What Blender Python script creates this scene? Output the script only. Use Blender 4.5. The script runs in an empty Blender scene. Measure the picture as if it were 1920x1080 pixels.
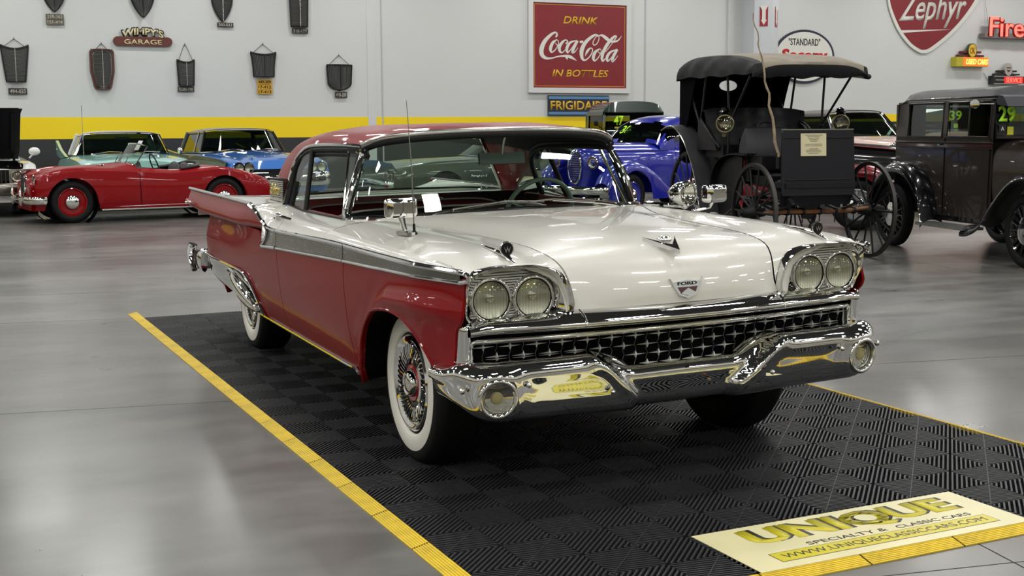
import bpy, bmesh, math, random
from mathutils import Vector, Matrix, Euler
from math import pi, sin, cos, radians, sqrt, atan2
random.seed(7)
SC = bpy.context.scene
COL = SC.collection
V3 = Vector

# ---------------------------------------------------------------- camera
cam_d = bpy.data.cameras.new('camera'); cam_o = bpy.data.objects.new('camera', cam_d); COL.objects.link(cam_o)
cam_d.sensor_width = 36; cam_d.lens = 2325.47 / 1920 * 36; cam_d.clip_end = 200
_y, _p, _r = radians(155.8015), radians(-7.2733), radians(-0.3040)
fw = V3((cos(_p)*cos(_y), cos(_p)*sin(_y), sin(_p)))
rt = V3((sin(_y), -cos(_y), 0)); up = rt.cross(fw)
r_ = rt*cos(_r) + up*sin(_r); u_ = -rt*sin(_r) + up*cos(_r)
M = Matrix.Identity(4)
for i in range(3):
    M[i][0] = r_[i]; M[i][1] = u_[i]; M[i][2] = -fw[i]
M[0][3], M[1][3], M[2][3] = 4.8369, -2.5293, 1.3896
cam_o.matrix_world = M
SC.camera = cam_o
SC.view_settings.view_transform = 'Standard'
SC.view_settings.look = 'None'
SC.view_settings.gamma = 1.0
SC.view_settings.use_curve_mapping = False
SC.view_settings.exposure = 0.0
LAMP_POWER = 78.0
world = bpy.data.worlds.new('world'); SC.world = world; world.use_nodes = True
world.node_tree.nodes['Background'].inputs[0].default_value = (0.5, 0.52, 0.55, 1)
world.node_tree.nodes['Background'].inputs[1].default_value = 0.12

# ---------------------------------------------------------------- materials
MATS = {}
def s2l(c):
    return tuple(((x/255)/12.92 if x/255 <= .04045 else ((x/255+.055)/1.055)**2.4) for x in c)
def mat(name, col, rough=.5, metal=0., coat=0., noise=None, bump=None, emis=None, spec=None, stripes=None, coat_rough=.03):
    """col is sRGB 0-255; noise=(scale, amount) varies colour; bump=(scale, strength); stripes=(axis, period_m, strength)"""
    if name in MATS: return MATS[name]
    m = bpy.data.materials.new(name); m.use_nodes = True; MATS[name] = m
    nt = m.node_tree; b = nt.nodes['Principled BSDF']; L = nt.links.new
    c = (*s2l(col), 1)
    b.inputs['Base Color'].default_value = c
    b.inputs['Roughness'].default_value = rough
    b.inputs['Metallic'].default_value = metal
    if coat:
        b.inputs['Coat Weight'].default_value = coat; b.inputs['Coat Roughness'].default_value = coat_rough
    if spec is not None: b.inputs['Specular IOR Level'].default_value = spec
    if noise or bump or stripes:
        tc = nt.nodes.new('ShaderNodeTexCoord')
    if noise:
        n = nt.nodes.new('ShaderNodeTexNoise'); n.inputs['Scale'].default_value = noise[0]; n.inputs['Detail'].default_value = 5
        L(tc.outputs['Object'], n.inputs['Vector'])
        mr = nt.nodes.new('ShaderNodeMapRange'); mr.inputs['To Min'].default_value = 1-noise[1]; mr.inputs['To Max'].default_value = 1+noise[1]
        mr.inputs['From Min'].default_value = .3; mr.inputs['From Max'].default_value = .7
        L(n.outputs['Fac'], mr.inputs['Value'])
        mx = nt.nodes.new('ShaderNodeVectorMath'); mx.operation = 'SCALE'; mx.inputs[0].default_value = c[:3]
        L(mr.outputs['Result'], mx.inputs['Scale']); L(mx.outputs['Vector'], b.inputs['Base Color'])
    h = None
    if bump:
        n2 = nt.nodes.new('ShaderNodeTexNoise'); n2.inputs['Scale'].default_value = bump[0]; n2.inputs['Detail'].default_value = 3
        L(tc.outputs['Object'], n2.inputs['Vector']); h = (n2.outputs['Fac'], bump[1])
    if stripes:
        ax, per, st = stripes
        sp = nt.nodes.new('ShaderNodeSeparateXYZ'); L(tc.outputs['Object'], sp.inputs[0])
        mm = nt.nodes.new('ShaderNodeMath'); mm.operation = 'MULTIPLY'; mm.inputs[1].default_value = 2*pi/per
        L(sp.outputs['XYZ'.index(ax)], mm.inputs[0])
        sn = nt.nodes.new('ShaderNodeMath'); sn.operation = 'SINE'; L(mm.outputs[0], sn.inputs[0]); h = (sn.outputs[0], st)
    if h:
        bp = nt.nodes.new('ShaderNodeBump'); bp.inputs['Strength'].default_value = h[1]; bp.inputs['Distance'].default_value = .004
        L(h[0], bp.inputs['Height']); L(bp.outputs[0], b.inputs['Normal'])
    if emis:
        b.inputs['Emission Color'].default_value = (*s2l(emis[0]), 1); b.inputs['Emission Strength'].default_value = emis[1]
    return m
def glass(name, tint=(235, 245, 238), refl=1.0):
    if name in MATS: return MATS[name]
    m = bpy.data.materials.new(name); m.use_nodes = True; MATS[name] = m
    nt = m.node_tree; nt.nodes.clear(); L = nt.links.new
    o = nt.nodes.new('ShaderNodeOutputMaterial'); mx = nt.nodes.new('ShaderNodeMixShader')
    t = nt.nodes.new('ShaderNodeBsdfTransparent'); t.inputs[0].default_value = (*s2l(tint), 1)
    g = nt.nodes.new('ShaderNodeBsdfGlossy'); g.inputs['Roughness'].default_value = 0.0
    f = nt.nodes.new('ShaderNodeFresnel'); f.inputs[0].default_value = 1.5
    k = nt.nodes.new('ShaderNodeMath'); k.operation = 'MULTIPLY'; k.inputs[1].default_value = refl; k.use_clamp = True
    ge = nt.nodes.new('ShaderNodeNewGeometry'); mi = nt.nodes.new('ShaderNodeMapRange')   # same index seen from either side of the pane
    mi.inputs['To Min'].default_value = 1.5; mi.inputs['To Max'].default_value = 1/1.5
    L(ge.outputs['Backfacing'], mi.inputs['Value']); L(mi.outputs[0], f.inputs[0])
    L(f.outputs[0], k.inputs[0]); L(k.outputs[0], mx.inputs[0]); L(t.outputs[0], mx.inputs[1]); L(g.outputs[0], mx.inputs[2]); L(mx.outputs[0], o.inputs[0])
    return m

CHROME = mat('chrome', (222, 222, 220), .035, 1.)
STEEL = mat('brushed_stainless', (170, 170, 165), .22, 1.)
ALUR = mat('ribbed_aluminium_plate', (196, 196, 188), .42, .35)
ALU = mat('ribbed_aluminium', (176, 176, 168), .32, .9, stripes=('Z', .0075, .9))
RED = mat('red_car_paint', (124, 5, 10), .42, .0, .32, noise=(1.5, .03), spec=.08)
CREAM = mat('cream_white_car_paint', (214, 212, 203), .3, 0., .9)
BLACK = mat('black_plastic', (7, 7, 8), .6, spec=.25)
GLOSSBLACK = mat('gloss_black_paint', (4, 4, 6), .25, 0, .8, spec=.2)
RUBBER = mat('tyre_rubber', (9, 9, 9), .65, bump=(60, .15), spec=.25)
WHITEWALL = mat('whitewall_rubber', (222, 220, 210), .5)
DARK = mat('dark_interior', (6, 5, 6), .85, spec=.1)
WSGLASS = glass('windshield_glass', (222, 232, 224), 1.1)
WINGLASS = glass('window_glass', (225, 238, 230), 1.2)
LENS = glass('lamp_lens_glass', (245, 245, 238), 1.3)
CLEAR = glass('thin_clear_glass')

# ---------------------------------------------------------------- mesh helpers
class MB:
    def __init__(s): s.v = []; s.f = []
    def add(s, vs, fs, tf=None):
        k = len(s.v)
        s.v += [tuple(tf @ V3(p)) if tf else tuple(p) for p in vs]
        s.f += [tuple(i+k for i in f) for f in fs]
        return s
    def box(s, c, d, tf=None, rot=None):
        x, y, z = d[0]/2, d[1]/2, d[2]/2
        vs = [V3((i*x, j*y, k*z)) for i in (-1, 1) for j in (-1, 1) for k in (-1, 1)]
        if rot: R = Euler(rot).to_matrix(); vs = [R @ p for p in vs]
        vs = [p + V3(c) for p in vs]
        return s.add(vs, [(0,1,3,2), (4,6,7,5), (0,4,5,1), (2,3,7,6), (0,2,6,4), (1,5,7,3)], tf)
    def grid(s, P, closed=False, tf=None):
        n, m = len(P), len(P[0]); vs = [p for row in P for p in row]; fs = []
        for i in range(n-1 if not closed else n):
            for j in range(m-1):
                a = i*m+j; b = ((i+1) % n)*m+j
                fs.append((a, b, b+1, a+1))
        return s.add(vs, fs, tf)
    def tube(s, path, r, n=8, closed=False, flat=None, up=None, tf=None):
        """r scalar/list; flat=(a,b): elliptical radii factors along (up-ish, side)"""
        path = [V3(p) for p in path]; N = len(path)
        rs = r if isinstance(r, (list, tuple)) else [r]*N
        P = []; upv = V3(up) if up else None; prev = None
        for i in range(N):
            a = path[(i-1) % N] if (closed or i > 0) else path[i]
            b = path[(i+1) % N] if (closed or i < N-1) else path[i]
            t = (b-a)
            t = t.normalized() if t.length > 1e-9 else V3((1, 0, 0))
            if upv: n1 = (upv - t*upv.dot(t))
            elif prev is not None: n1 = prev - t*prev.dot(t)
            else:
                q = V3((0, 0, 1)) if abs(t.z) < .9 else V3((1, 0, 0)); n1 = q - t*q.dot(t)
            n1 = n1.normalized() if n1.length > 1e-6 else V3((0, 0, 1)); prev = n1
            n2 = t.cross(n1); fa, fb = flat or (1, 1)
            P.append([path[i] + n1*(rs[i]*fa*cos(2*pi*j/n)) + n2*(rs[i]*fb*sin(2*pi*j/n)) for j in range(n)])
        k = len(s.v); s.v += [tuple(tf @ p) if tf else tuple(p) for row in P for p in row]
        for i in range(N if closed else N-1):
            for j in range(n):
                a = k+i*n+j; b = k+i*n+(j+1) % n; c = k+((i+1) % N)*n+(j+1) % n; d = k+((i+1) % N)*n+j
                s.f.append((a, b, c, d))
        if not closed:
            s.f.append(tuple(k+j for j in reversed(range(n)))); s.f.append(tuple(k+(N-1)*n+j for j in range(n)))
        return s
    def lathe(s, prof, origin=(0, 0, 0), axis=(0, 1, 0), n=32, arc=2*pi, tf=None):
        """prof: list of (radius, height along axis)"""
        A = V3(axis).normalized(); q = V3((0, 0, 1)) if abs(A.z) < .9 else V3((1, 0, 0))
        e1 = (q - A*q.dot(A)).normalized(); e2 = A.cross(e1); O = V3(origin)
        full = abs(arc-2*pi) < 1e-6; m = n if full else n+1
        P = [[O + A*h + e1*(r*cos(arc*j/n)) + e2*(r*sin(arc*j/n)) for (r, h) in prof] for j in range(m)]
        return s.grid(P, closed=full, tf=tf)
    def ell(s, c, r, n=16, m=10, rot=None, tf=None):
        R = Euler(rot).to_matrix() if rot else Matrix.Identity(3); P = []
        for i in range(n):
            a = 2*pi*i/n
            P.append([V3(c) + R @ V3((r[0]*cos(a)*sin(pi*j/m), r[1]*sin(a)*sin(pi*j/m), r[2]*cos(pi*j/m))) for j in range(m+1)])
        return s.grid(P, closed=True, tf=tf)
    def prism(s, poly, fn, t0, t1):
        """poly: 2D points; fn(a,b,t)->3D; caps at t0,t1 (n-gon caps)"""
        n = len(poly); vs = [fn(a, b, t0) for a, b in poly] + [fn(a, b, t1) for a, b in poly]
        fs = [tuple(range(n)), tuple(reversed(range(n, 2*n)))] + [(i, i+n, (i+1) % n+n, (i+1) % n) for i in range(n)]
        return s.add(vs, fs)
def mesh_of(name, mb, m, smooth=35, merge=True):
    me = bpy.data.meshes.new(name); me.from_pydata([tuple(p) for p in mb.v], [], mb.f)
    bm = bmesh.new(); bm.from_mesh(me)
    if merge: bmesh.ops.remove_doubles(bm, verts=bm.verts, dist=1e-5)
    bmesh.ops.recalc_face_normals(bm, faces=bm.faces)
    bm.to_mesh(me); bm.free()
    if smooth:
        me.polygons.foreach_set('use_smooth', [True]*len(me.polygons)); me.set_sharp_from_angle(angle=radians(smooth))
    for mm in (m if isinstance(m, (list, tuple)) else [m]): me.materials.append(mm)
    return me
def link(name, me, parent=None, loc=None):
    o = bpy.data.objects.new(name, me); COL.objects.link(o)
    if parent is not None: o.parent = parent
    if loc is not None: o.location = loc
    return o
def obj(name, mb, m, parent=None, smooth=35, label=None, merge=True):
    o = link(name, mesh_of(name, mb, m, smooth, merge), parent)
    if label: o['label'] = label
    return o
def tag(o, label, cat, group=None):
    o['label'] = label; o['category'] = cat
    if group: o['group'] = group
    return o
def thing(name, label, cat, loc=(0, 0, 0), rot=(0, 0, 0), group=None):
    o = bpy.data.objects.new(name, None); COL.objects.link(o); o.empty_display_size = .1
    o.location = loc; o.rotation_euler = rot
    return tag(o, label, cat, group)
def struct(name, mb, m, parent=None, smooth=0):
    o = obj(name, mb, m, parent, smooth); o['kind'] = 'structure'; return o
def sub(o, lv=1):
    md = o.modifiers.new('s', 'SUBSURF'); md.levels = lv; md.render_levels = lv; return o

def cr(pts, t):
    """catmull-rom through points, t in 0..len-1"""
    n = len(pts); i = min(int(t), n-2); u = t-i
    p1, p2 = V3(pts[i]), V3(pts[i+1])
    p0 = V3(pts[i-1]) if i > 0 else p1*2-p2
    p3 = V3(pts[i+2]) if i+2 < n else p2*2-p1
    return .5*((2*p1) + (p2-p0)*u + (2*p0-5*p1+4*p2-p3)*u*u + (3*p1-p0-3*p2+p3)*u**3)
def resample(pts, n, byarc=True):
    if len(pts) == 1: return [V3(pts[0])]*n
    K = 12*(len(pts)-1); D = [cr(pts, i/12) for i in range(K+1)]
    S = [0]
    for i in range(K): S.append(S[-1]+(D[i+1]-D[i]).length)
    out = []; j = 0
    for k in range(n):
        t = S[-1]*k/(n-1)
        while j < K-1 and S[j+1] < t: j += 1
        d = S[j+1]-S[j]; u = (t-S[j])/d if d > 1e-12 else 0
        out.append(D[j].lerp(D[j+1], min(max(u, 0), 1)))
    return out
def sp(table, x):
    """1-D interpolation through (x, value) with smooth monotone-ish cubic"""
    T = sorted(table)
    if x <= T[0][0]: return T[0][1]
    if x >= T[-1][0]: return T[-1][1]
    for i in range(len(T)-1):
        if T[i][0] <= x <= T[i+1][0]: break
    def slope(k):
        if k <= 0 or k >= len(T)-1: return None
        a = (T[k][1]-T[k-1][1])/(T[k][0]-T[k-1][0]); b = (T[k+1][1]-T[k][1])/(T[k+1][0]-T[k][0])
        return 0 if a*b <= 0 else 2*a*b/(a+b)
    h = T[i+1][0]-T[i][0]; d = (T[i+1][1]-T[i][1])/h
    m0 = slope(i); m1 = slope(i+1); m0 = d if m0 is None else m0; m1 = d if m1 is None else m1
    u = (x-T[i][0])/h
    return T[i][1]*(1+2*u)*(1-u)**2 + m0*h*u*(1-u)**2 + T[i+1][1]*u*u*(3-2*u) + m1*h*u*u*(u-1)
def rails(rl, nu, nv, arcs=True):
    """surface through rails (lists of 3D points): nu samples along each rail, nv across"""
    R = [resample(r, nu) for r in rl]; P = []
    for i in range(nu):
        P.append(resample([r[i] for r in R], nv) if nv else [r[i] for r in R])
    return P
def mir(P, s): return [[V3((p[0], p[1]*s, p[2])) for p in row] for row in P]
def mirl(L, s): return [V3((p[0], p[1]*s, p[2])) for p in L]
def sst(a, b, x):
    t = min(max((x-a)/(b-a), 0), 1); return t*t*(3-2*t)

def text_mesh(body, w, h, extr=.002, offset=0., shear=0., bevel=0.):
    cu = bpy.data.curves.new('t', 'FONT'); cu.body = body; cu.size = 1; cu.extrude = 0.0; cu.offset = offset; cu.shear = shear
    cu.align_x = 'CENTER'; cu.resolution_u = 3
    ob = bpy.data.objects.new('t', cu); COL.objects.link(ob)
    bpy.context.view_layer.update()
    me = bpy.data.meshes.new_from_object(ob.evaluated_get(bpy.context.evaluated_depsgraph_get()))
    bpy.data.objects.remove(ob); bpy.data.curves.remove(cu)
    xs = [v.co.x for v in me.vertices]; ys = [v.co.y for v in me.vertices]
    x0, x1, y0, y1 = min(xs), max(xs), min(ys), max(ys)
    for v in me.vertices:
        v.co.x = ((v.co.x-x0)/(x1-x0)-.5)*w; v.co.y = ((v.co.y-y0)/(y1-y0)-.5)*h; v.co.z = 0
    bm = bmesh.new(); bm.from_mesh(me)
    if extr:
        r = bmesh.ops.extrude_face_region(bm, geom=bm.faces[:])
        bmesh.ops.translate(bm, verts=[g for g in r['geom'] if isinstance(g, bmesh.types.BMVert)], vec=(0, 0, extr))
        bmesh.ops.recalc_face_normals(bm, faces=bm.faces)
    bm.to_mesh(me); bm.free()
    return me
def text(name, body, w, h, m, parent, mw, extr=.002, offset=0., shear=0., warp=None):
    """mw: 4x4 matrix local to parent; text plane XY, facing +Z"""
    me = text_mesh(body, w, h, extr, offset, shear)
    if warp:
        for v in me.vertices: v.co = warp(v.co)
    me.name = name; me.materials.clear(); me.materials.append(m)
    o = link(name, me, parent); o.matrix_local = mw; return o
def frame(o, x, y):
    """matrix with origin o, local X axis x, local Y axis y"""
    x = V3(x).normalized(); y = V3(y); z = x.cross(y).normalized(); y = z.cross(x)
    Mx = Matrix.Identity(4)
    for i in range(3): Mx[i][0] = x[i]; Mx[i][1] = y[i]; Mx[i][2] = z[i]; Mx[i][3] = o[i]
    return Mx
def stroke(mb, pts, ws, fn, t0, t1, sub_=6):
    """calligraphic ribbon through 2D points with widths at each point, flat solid between t0,t1"""
    P = [(p[0], p[1], w) for p, w in zip(pts, ws)]; D = [cr(P, i/sub_) for i in range(sub_*(len(P)-1)+1)]
    L = []; R = []
    for i, d in enumerate(D):
        a = D[max(i-1, 0)]; b = D[min(i+1, len(D)-1)]; tx, ty = b[0]-a[0], b[1]-a[1]; l = sqrt(tx*tx+ty*ty) or 1
        w = max(d[2], .0005)/2; L.append((d[0]-ty/l*w, d[1]+tx/l*w)); R.append((d[0]+ty/l*w, d[1]-tx/l*w))
    P4 = [[fn(*L[i], t0), fn(*L[i], t1), fn(*R[i], t1), fn(*R[i], t0), fn(*L[i], t0)] for i in range(len(D))]
    mb.grid(P4)
    k = len(mb.v); mb.add([*P4[0][:4], *P4[-1][:4]], [(0,1,2,3), (7,6,5,4)])
# ---------------------------------------------------------------- room
XW, YL, YR, XF, HC = -24.5, -15.0, 33.0, 15.0, 7.0
WALLM = mat('white_wall_paint', (203, 205, 204), .6, noise=(.35, .018), bump=(4, .08))
STRIPE = mat('yellow_wall_paint', (243, 211, 0), .45)
BAND = mat('charcoal_wall_paint', (38, 40, 42), .5)
BANDG = mat('dark_green_wall_paint', (36, 50, 48), .5)
CEILM = mat('grey_metal_ceiling', (78, 80, 83), .5)
def wallbox(name, c, d, m=WALLM): return struct(name, MB().box(c, d), m)
wb = wallbox('wall_back', (XW-.1, (YL+YR)/2, HC/2), (.2, YR-YL, HC))
wf = wallbox('wall_front', (XF+.1, (YL+YR)/2, HC/2), (.2, YR-YL, HC))
wl = wallbox('wall_left', ((XW+XF)/2, YL-.1, HC/2), (XF-XW, .2, HC))
wr = wallbox('wall_right', ((XW+XF)/2, YR+.1, HC/2), (XF-XW, .2, HC))
# painted bands on the walls (thin coats of paint, panel by panel)
PY = 18.1
def paint(name, c, d, m): o = struct(name, MB().box(c, d), m); return o
paint('trim_1', (XW+.003, (YL+PY)/2, (1.235+1.717)/2), (.006, PY-YL, 1.717-1.235), STRIPE)
paint('baseboard_back', (XW+.003, (YL+PY)/2, 1.235/2), (.006, PY-YL, 1.235), BAND)
paint('trim_2', (XW+.003, (PY+YR)/2, (1.572+1.79)/2), (.006, YR-PY, 1.79-1.572), STRIPE)
paint('baseboard_back_right', (XW+.003, (PY+YR)/2, 1.572/2), (.006, YR-PY, 1.572), BANDG)
for nm, c, d, m in [('trim_3', (XF-.003, 9, 1.48), (.006, 48, .48), STRIPE), ('baseboard_front', (XF-.003, 9, .617), (.006, 48, 1.235), BAND),
                    ('trim_4', (-4.75, YL+.003, 1.48), (39.5, .006, .48), STRIPE), ('baseboard_left', (-4.75, YL+.003, .617), (39.5, .006, 1.235), BAND),
                    ('trim_5', (-4.75, YR-.003, 1.48), (39.5, .006, .48), STRIPE), ('baseboard_right', (-4.75, YR-.003, .617), (39.5, .006, 1.235), BAND)]:
    paint(nm, c, d, m)
# tilt-up concrete panel joints in the back wall: shallow ribs of sealant
SEAL = mat('wall_joint_sealant', (176, 179, 182), .7)
for k, y in enumerate((7.2, -6.0, 14.6)):
    struct('trim_%d' % (6+k), MB().box((XW+.006, y, HC/2), (.012, .05 if k else .035, HC)), SEAL)
struct('trim_9', MB().box((XW+.006, 6.93, HC/2), (.012, .20, HC)), mat('conduit_cover_paint', (204, 206, 207), .6))
struct('trim_10', MB().box((XW+.03, 17.45, HC/2), (.06, .5, HC)), WALLM)
# boxed steel column with two visible faces
bm_ = MB(); y0, y1 = 17.64, 18.59
cx_ = XW+.9
bm_.add([(XW, y0, 0), (cx_-.25, y0+.0, 0), (cx_, (y0+y1)/2-.03, 0), (cx_-.45, y1, 0), (XW, y1, 0), (XW, y0, HC), (cx_-.25, y0, HC), (cx_, (y0+y1)/2-.03, HC), (cx_-.45, y1, HC), (XW, y1, HC)],
        [(0,1,6,5), (1,2,7,6), (2,3,8,7), (3,4,9,8), (0,4,3,2,1), (5,6,7,8,9)])
column = struct('trim_11', bm_, mat('column_paint', (196, 200, 204), .55))
struct('ceiling', MB().box(((XW+XF)/2, (YL+YR)/2, HC+.05), (XF-XW, YR-YL, .1)), CEILM)
# polished concrete floor: sub-base and sawn slabs
def concrete(name, v):
    m = bpy.data.materials.new(name); m.use_nodes = True; nt = m.node_tree; L = nt.links.new; b = nt.nodes['Principled BSDF']
    tc = nt.nodes.new('ShaderNodeTexCoord'); mp = nt.nodes.new('ShaderNodeMapping'); mp.inputs['Scale'].default_value = (1, .45, 1)
    L(tc.outputs['Object'], mp.inputs[0])
    n1 = nt.nodes.new('ShaderNodeTexNoise'); n1.inputs['Scale'].default_value = .9; n1.inputs['Detail'].default_value = 5; n1.inputs['Roughness'].default_value = .55
    n2 = nt.nodes.new('ShaderNodeTexNoise'); n2.inputs['Scale'].default_value = 2.5; n2.inputs['Detail'].default_value = 6
    n3 = nt.nodes.new('ShaderNodeTexNoise'); n3.inputs['Scale'].default_value = .35; n3.inputs['Detail'].default_value = 3
    for n in (n1, n2, n3): L(mp.outputs[0], n.inputs['Vector'])
    cr1 = nt.nodes.new('ShaderNodeValToRGB'); e = cr1.color_ramp.elements
    e[0].position = .33; e[0].color = (*[x*v for x in s2l((78, 78, 76))], 1); e[1].position = .68; e[1].color = (*[x*v for x in s2l((124, 124, 121))], 1)
    L(n1.outputs['Fac'], cr1.inputs[0])
    cr2 = nt.nodes.new('ShaderNodeValToRGB'); e = cr2.color_ramp.elements
    e[0].position = .38; e[0].color = (.62, .58, .53, 1); e[1].position = .58; e[1].color = (1, 1, 1, 1); L(n3.outputs['Fac'], cr2.inputs[0])
    mx = nt.nodes.new('ShaderNodeMix'); mx.data_type = 'RGBA'; mx.blend_type = 'MULTIPLY'; mx.inputs[0].default_value = .85
    n2.inputs['Scale'].default_value = 4.5; n2.inputs['Detail'].default_value = 7; n2.inputs['Roughness'].default_value = .6
    cr3 = nt.nodes.new('ShaderNodeMapRange'); cr3.inputs['From Min'].default_value = .25; cr3.inputs['From Max'].default_value = .75; cr3.inputs['To Min'].default_value = .74; cr3.inputs['To Max'].default_value = 1.24
    L(n2.outputs['Fac'], cr3.inputs['Value'])
    vm = nt.nodes.new('ShaderNodeVectorMath'); vm.operation = 'SCALE'; L(cr1.outputs[0], vm.inputs[0]); L(cr3.outputs[0], vm.inputs['Scale'])
    L(vm.outputs[0], mx.inputs[6]); L(cr2.outputs[0], mx.inputs[7])
    # small pits and chips
    vo = nt.nodes.new('ShaderNodeTexVoronoi'); vo.inputs['Scale'].default_value = 1.1; L(tc.outputs['Object'], vo.inputs['Vector'])
    lt = nt.nodes.new('ShaderNodeMath'); lt.operation = 'LESS_THAN'; lt.inputs[1].default_value = .018; L(vo.outputs['Distance'], lt.inputs[0])
    m2 = nt.nodes.new('ShaderNodeMix'); m2.data_type = 'RGBA'; m2.inputs[7].default_value = (.06, .055, .05, 1); L(lt.outputs[0], m2.inputs[0]); L(mx.outputs[2], m2.inputs[6])
    L(m2.outputs[2], b.inputs['Base Color'])
    mr = nt.nodes.new('ShaderNodeMapRange'); mr.inputs['From Min'].default_value = .2; mr.inputs['From Max'].default_value = .8
    mr.inputs['To Min'].default_value = .24; mr.inputs['To Max'].default_value = .42; L(n2.outputs['Fac'], mr.inputs['Value']); L(mr.outputs[0], b.inputs['Roughness'])
    b.inputs['Specular IOR Level'].default_value = .5
    b.inputs['Coat Weight'].default_value = .30; b.inputs['Coat Roughness'].default_value = .16
    return m
CONC = [concrete('polished_concrete_a', 1.0), concrete('polished_concrete_b', .94), concrete('polished_concrete_c', 1.12)]
floor = struct('floor', MB().box(((XW+XF)/2, (YL+YR)/2, -.06), (XF-XW, YR-YL, .1)), mat('joint_filler', (86, 84, 80), .7))
ja, jv = V3((.985, -.172, 0)), V3((.172, .985, 0))
cs = [18.5, 15.2, 11.8, 8.4, 5.1, 1.9, -1.3, -4.5, -6.15, -9.4, -12.7, -16.0, -19.3, -22.6, -26, -29.5]
vs_ = [-24, -19.2, -14.4, -9.6, -4.8, .85, 5.6, 10.4, 15.2, 20.0, 24.8, 29.6, 34.4]
G = .0035
def clip(poly, ax, lim, keep_less):
    out = []
    for i in range(len(poly)):
        a, b = poly[i], poly[(i+1) % len(poly)]
        ia = (a[ax] <= lim) == keep_less; ib = (b[ax] <= lim) == keep_less
        if ia: out.append(a)
        if ia != ib:
            t = (lim-a[ax])/(b[ax]-a[ax]); out.append(a.lerp(b, t))
    return out
for i in range(len(cs)-1):
    for j in range(len(vs_)-1):
        q = [ja*(.985*a)+jv*b for a, b in ((cs[i]-G, vs_[j]+G), (cs[i]-G, vs_[j+1]-G), (cs[i+1]+G, vs_[j+1]-G), (cs[i+1]+G, vs_[j]+G))]
        for ax, lim, k in ((0, XW, False), (0, XF, True), (1, YL, False), (1, YR, True)):
            if q: q = clip(q, ax, lim, k)
        if len(q) < 3: continue
        mb = MB().prism([(p.x, p.y) for p in q], lambda a, b, t: (a, b, t), -.01, 0)
        o = struct('slab', mb, CONC[2] if i == 7 else CONC[(i*5+j*3) % 2], floor)
# ceiling lights: square high-bay panels with area lamps in them
FIX = mat('light_fixture_metal', (225, 225, 225), .5); DIFF = mat('light_diffuser', (255, 252, 245), .6, emis=((255, 250, 240), 9))
hb = mesh_of('housing', MB().box((0, 0, .06), (.46, 1.22, .08)).box((0, 0, .13), (.2, .5, .08)), FIX, 0)
rm = mesh_of('suspension_rod', MB().tube([(0, 0, .16), (0, 0, .52)], .012, 6), FIX, 0)
lx = 0
for i in range(9):
    for j in range(12):
        x = XW+2.3+i*4.4; y = YL+1.8+j*4.0 + (1.0 if i % 2 else 0)
        t = thing('ceiling_light', 'long white high-bay ceiling light hanging over the hall', 'lamp', (x, y, HC-.52), group='ceiling lights over the hall')
        link('housing', hb, t); link('suspension_rod', rm, t)
        if lx == 0:
            ld = bpy.data.lights.new('high_bay_lamp', 'AREA'); ld.shape = 'RECTANGLE'; ld.size = .38; ld.size_y = 1.15; ld.energy = LAMP_POWER; ld.color = (1, .985, .95); lx = ld
        lo = bpy.data.objects.new('high_bay_lamp', lx); COL.objects.link(lo); lo.parent = t; lo.location = (0, 0, .015)
# ---------------------------------------------------------------- interlocking display mat under the car
DM = radians(1.51)
mat_root = thing('garage_floor_mat', 'large black ribbed checkered floor mat with yellow edges under the red and white car', 'mat', (0, 0, 0), (0, 0, DM))
MATM = mat('black_mat_plastic', (40, 41, 44), .5, noise=(3, .12)); MATY = mat('yellow_mat_edge', (214, 184, 28), .5, noise=(14, .12), stripes=('X', 1e3, 0.01))
MATY = mat('yellow_mat_edge', (214, 184, 28), .5)
MATB = mat('mat_underlay', (3, 3, 3), .9, spec=.1)
T0, N0, TS = 1.757, -1.166, .4          # front end, right edge, tile size in the mat's own axes
def rib_tile():
    mb = MB(); q = .1985; wr_ = .0068; H0, H1 = .004, .0182
    for qi in (0, 1):
        for qj in (0, 1):
            ox, oy = .0015+qi*.2, .0015+qj*.2; d = 1 if (qi+qj) % 2 == 0 else -1   # rib direction (1,d)
            w = q-.001
            n = 16; step = 2*w/n
            for k in range(n):
                c = -w + step*(k+.5)
                # line: u - v' = c (direction (1,1)) ; v' = v or mirrored
                hw = wr_*.72
                def seg(cc):
                    a = (max(cc, 0), max(-cc, 0)); b = (min(w, w+cc), min(w, w-cc)); return a, b
                cs_ = [c-hw, c+hw]; pl = []
                (a0, b0), (a1, b1) = seg(cs_[0]), seg(cs_[1])
                pts = [a0, b0, b1, a1]
                if cs_[0] < 0 < cs_[1]: pts = [a0, (0, 0), a1, b1, (w, w), b0]
                P = [(ox+u, oy+(v if d == 1 else w-v)) for u, v in pts]; m_ = len(P)
                vs = [(x, y, H0) for x, y in P]+[(x, y, H1) for x, y in P]
                mb.add(vs, [tuple(range(m_, 2*m_))]+[(i, (i+1) % m_, (i+1) % m_+m_, i+m_) for i in range(m_)])
            if d == 1:   # thin tie bar across the ribs, corner to corner
                a, b = V3((ox, oy+w, 0)), V3((ox+w, oy, 0)); s = V3((.0011, .0011, 0))
                mb.add([a-s+V3((0,0,H1+.0003)), a+s+V3((0,0,H1+.0003)), b+s+V3((0,0,H1+.0003)), b-s+V3((0,0,H1+.0003))], [(0,1,2,3)])
    return mesh_of('mat_tile', mb, MATM, 0, merge=False)
tile_me = rib_tile()
for i in range(16):
    for j in range(7):
        o = link('mat_tile', tile_me, mat_root, (T0-(i+1)*TS, N0+j*TS, 0))
L_ = 16*TS; W_ = 7*TS
obj('mat_underlay', MB().box((T0-L_/2, N0+W_/2, .003), (L_, W_, .003)), MATB, mat_root, 0)
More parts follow.
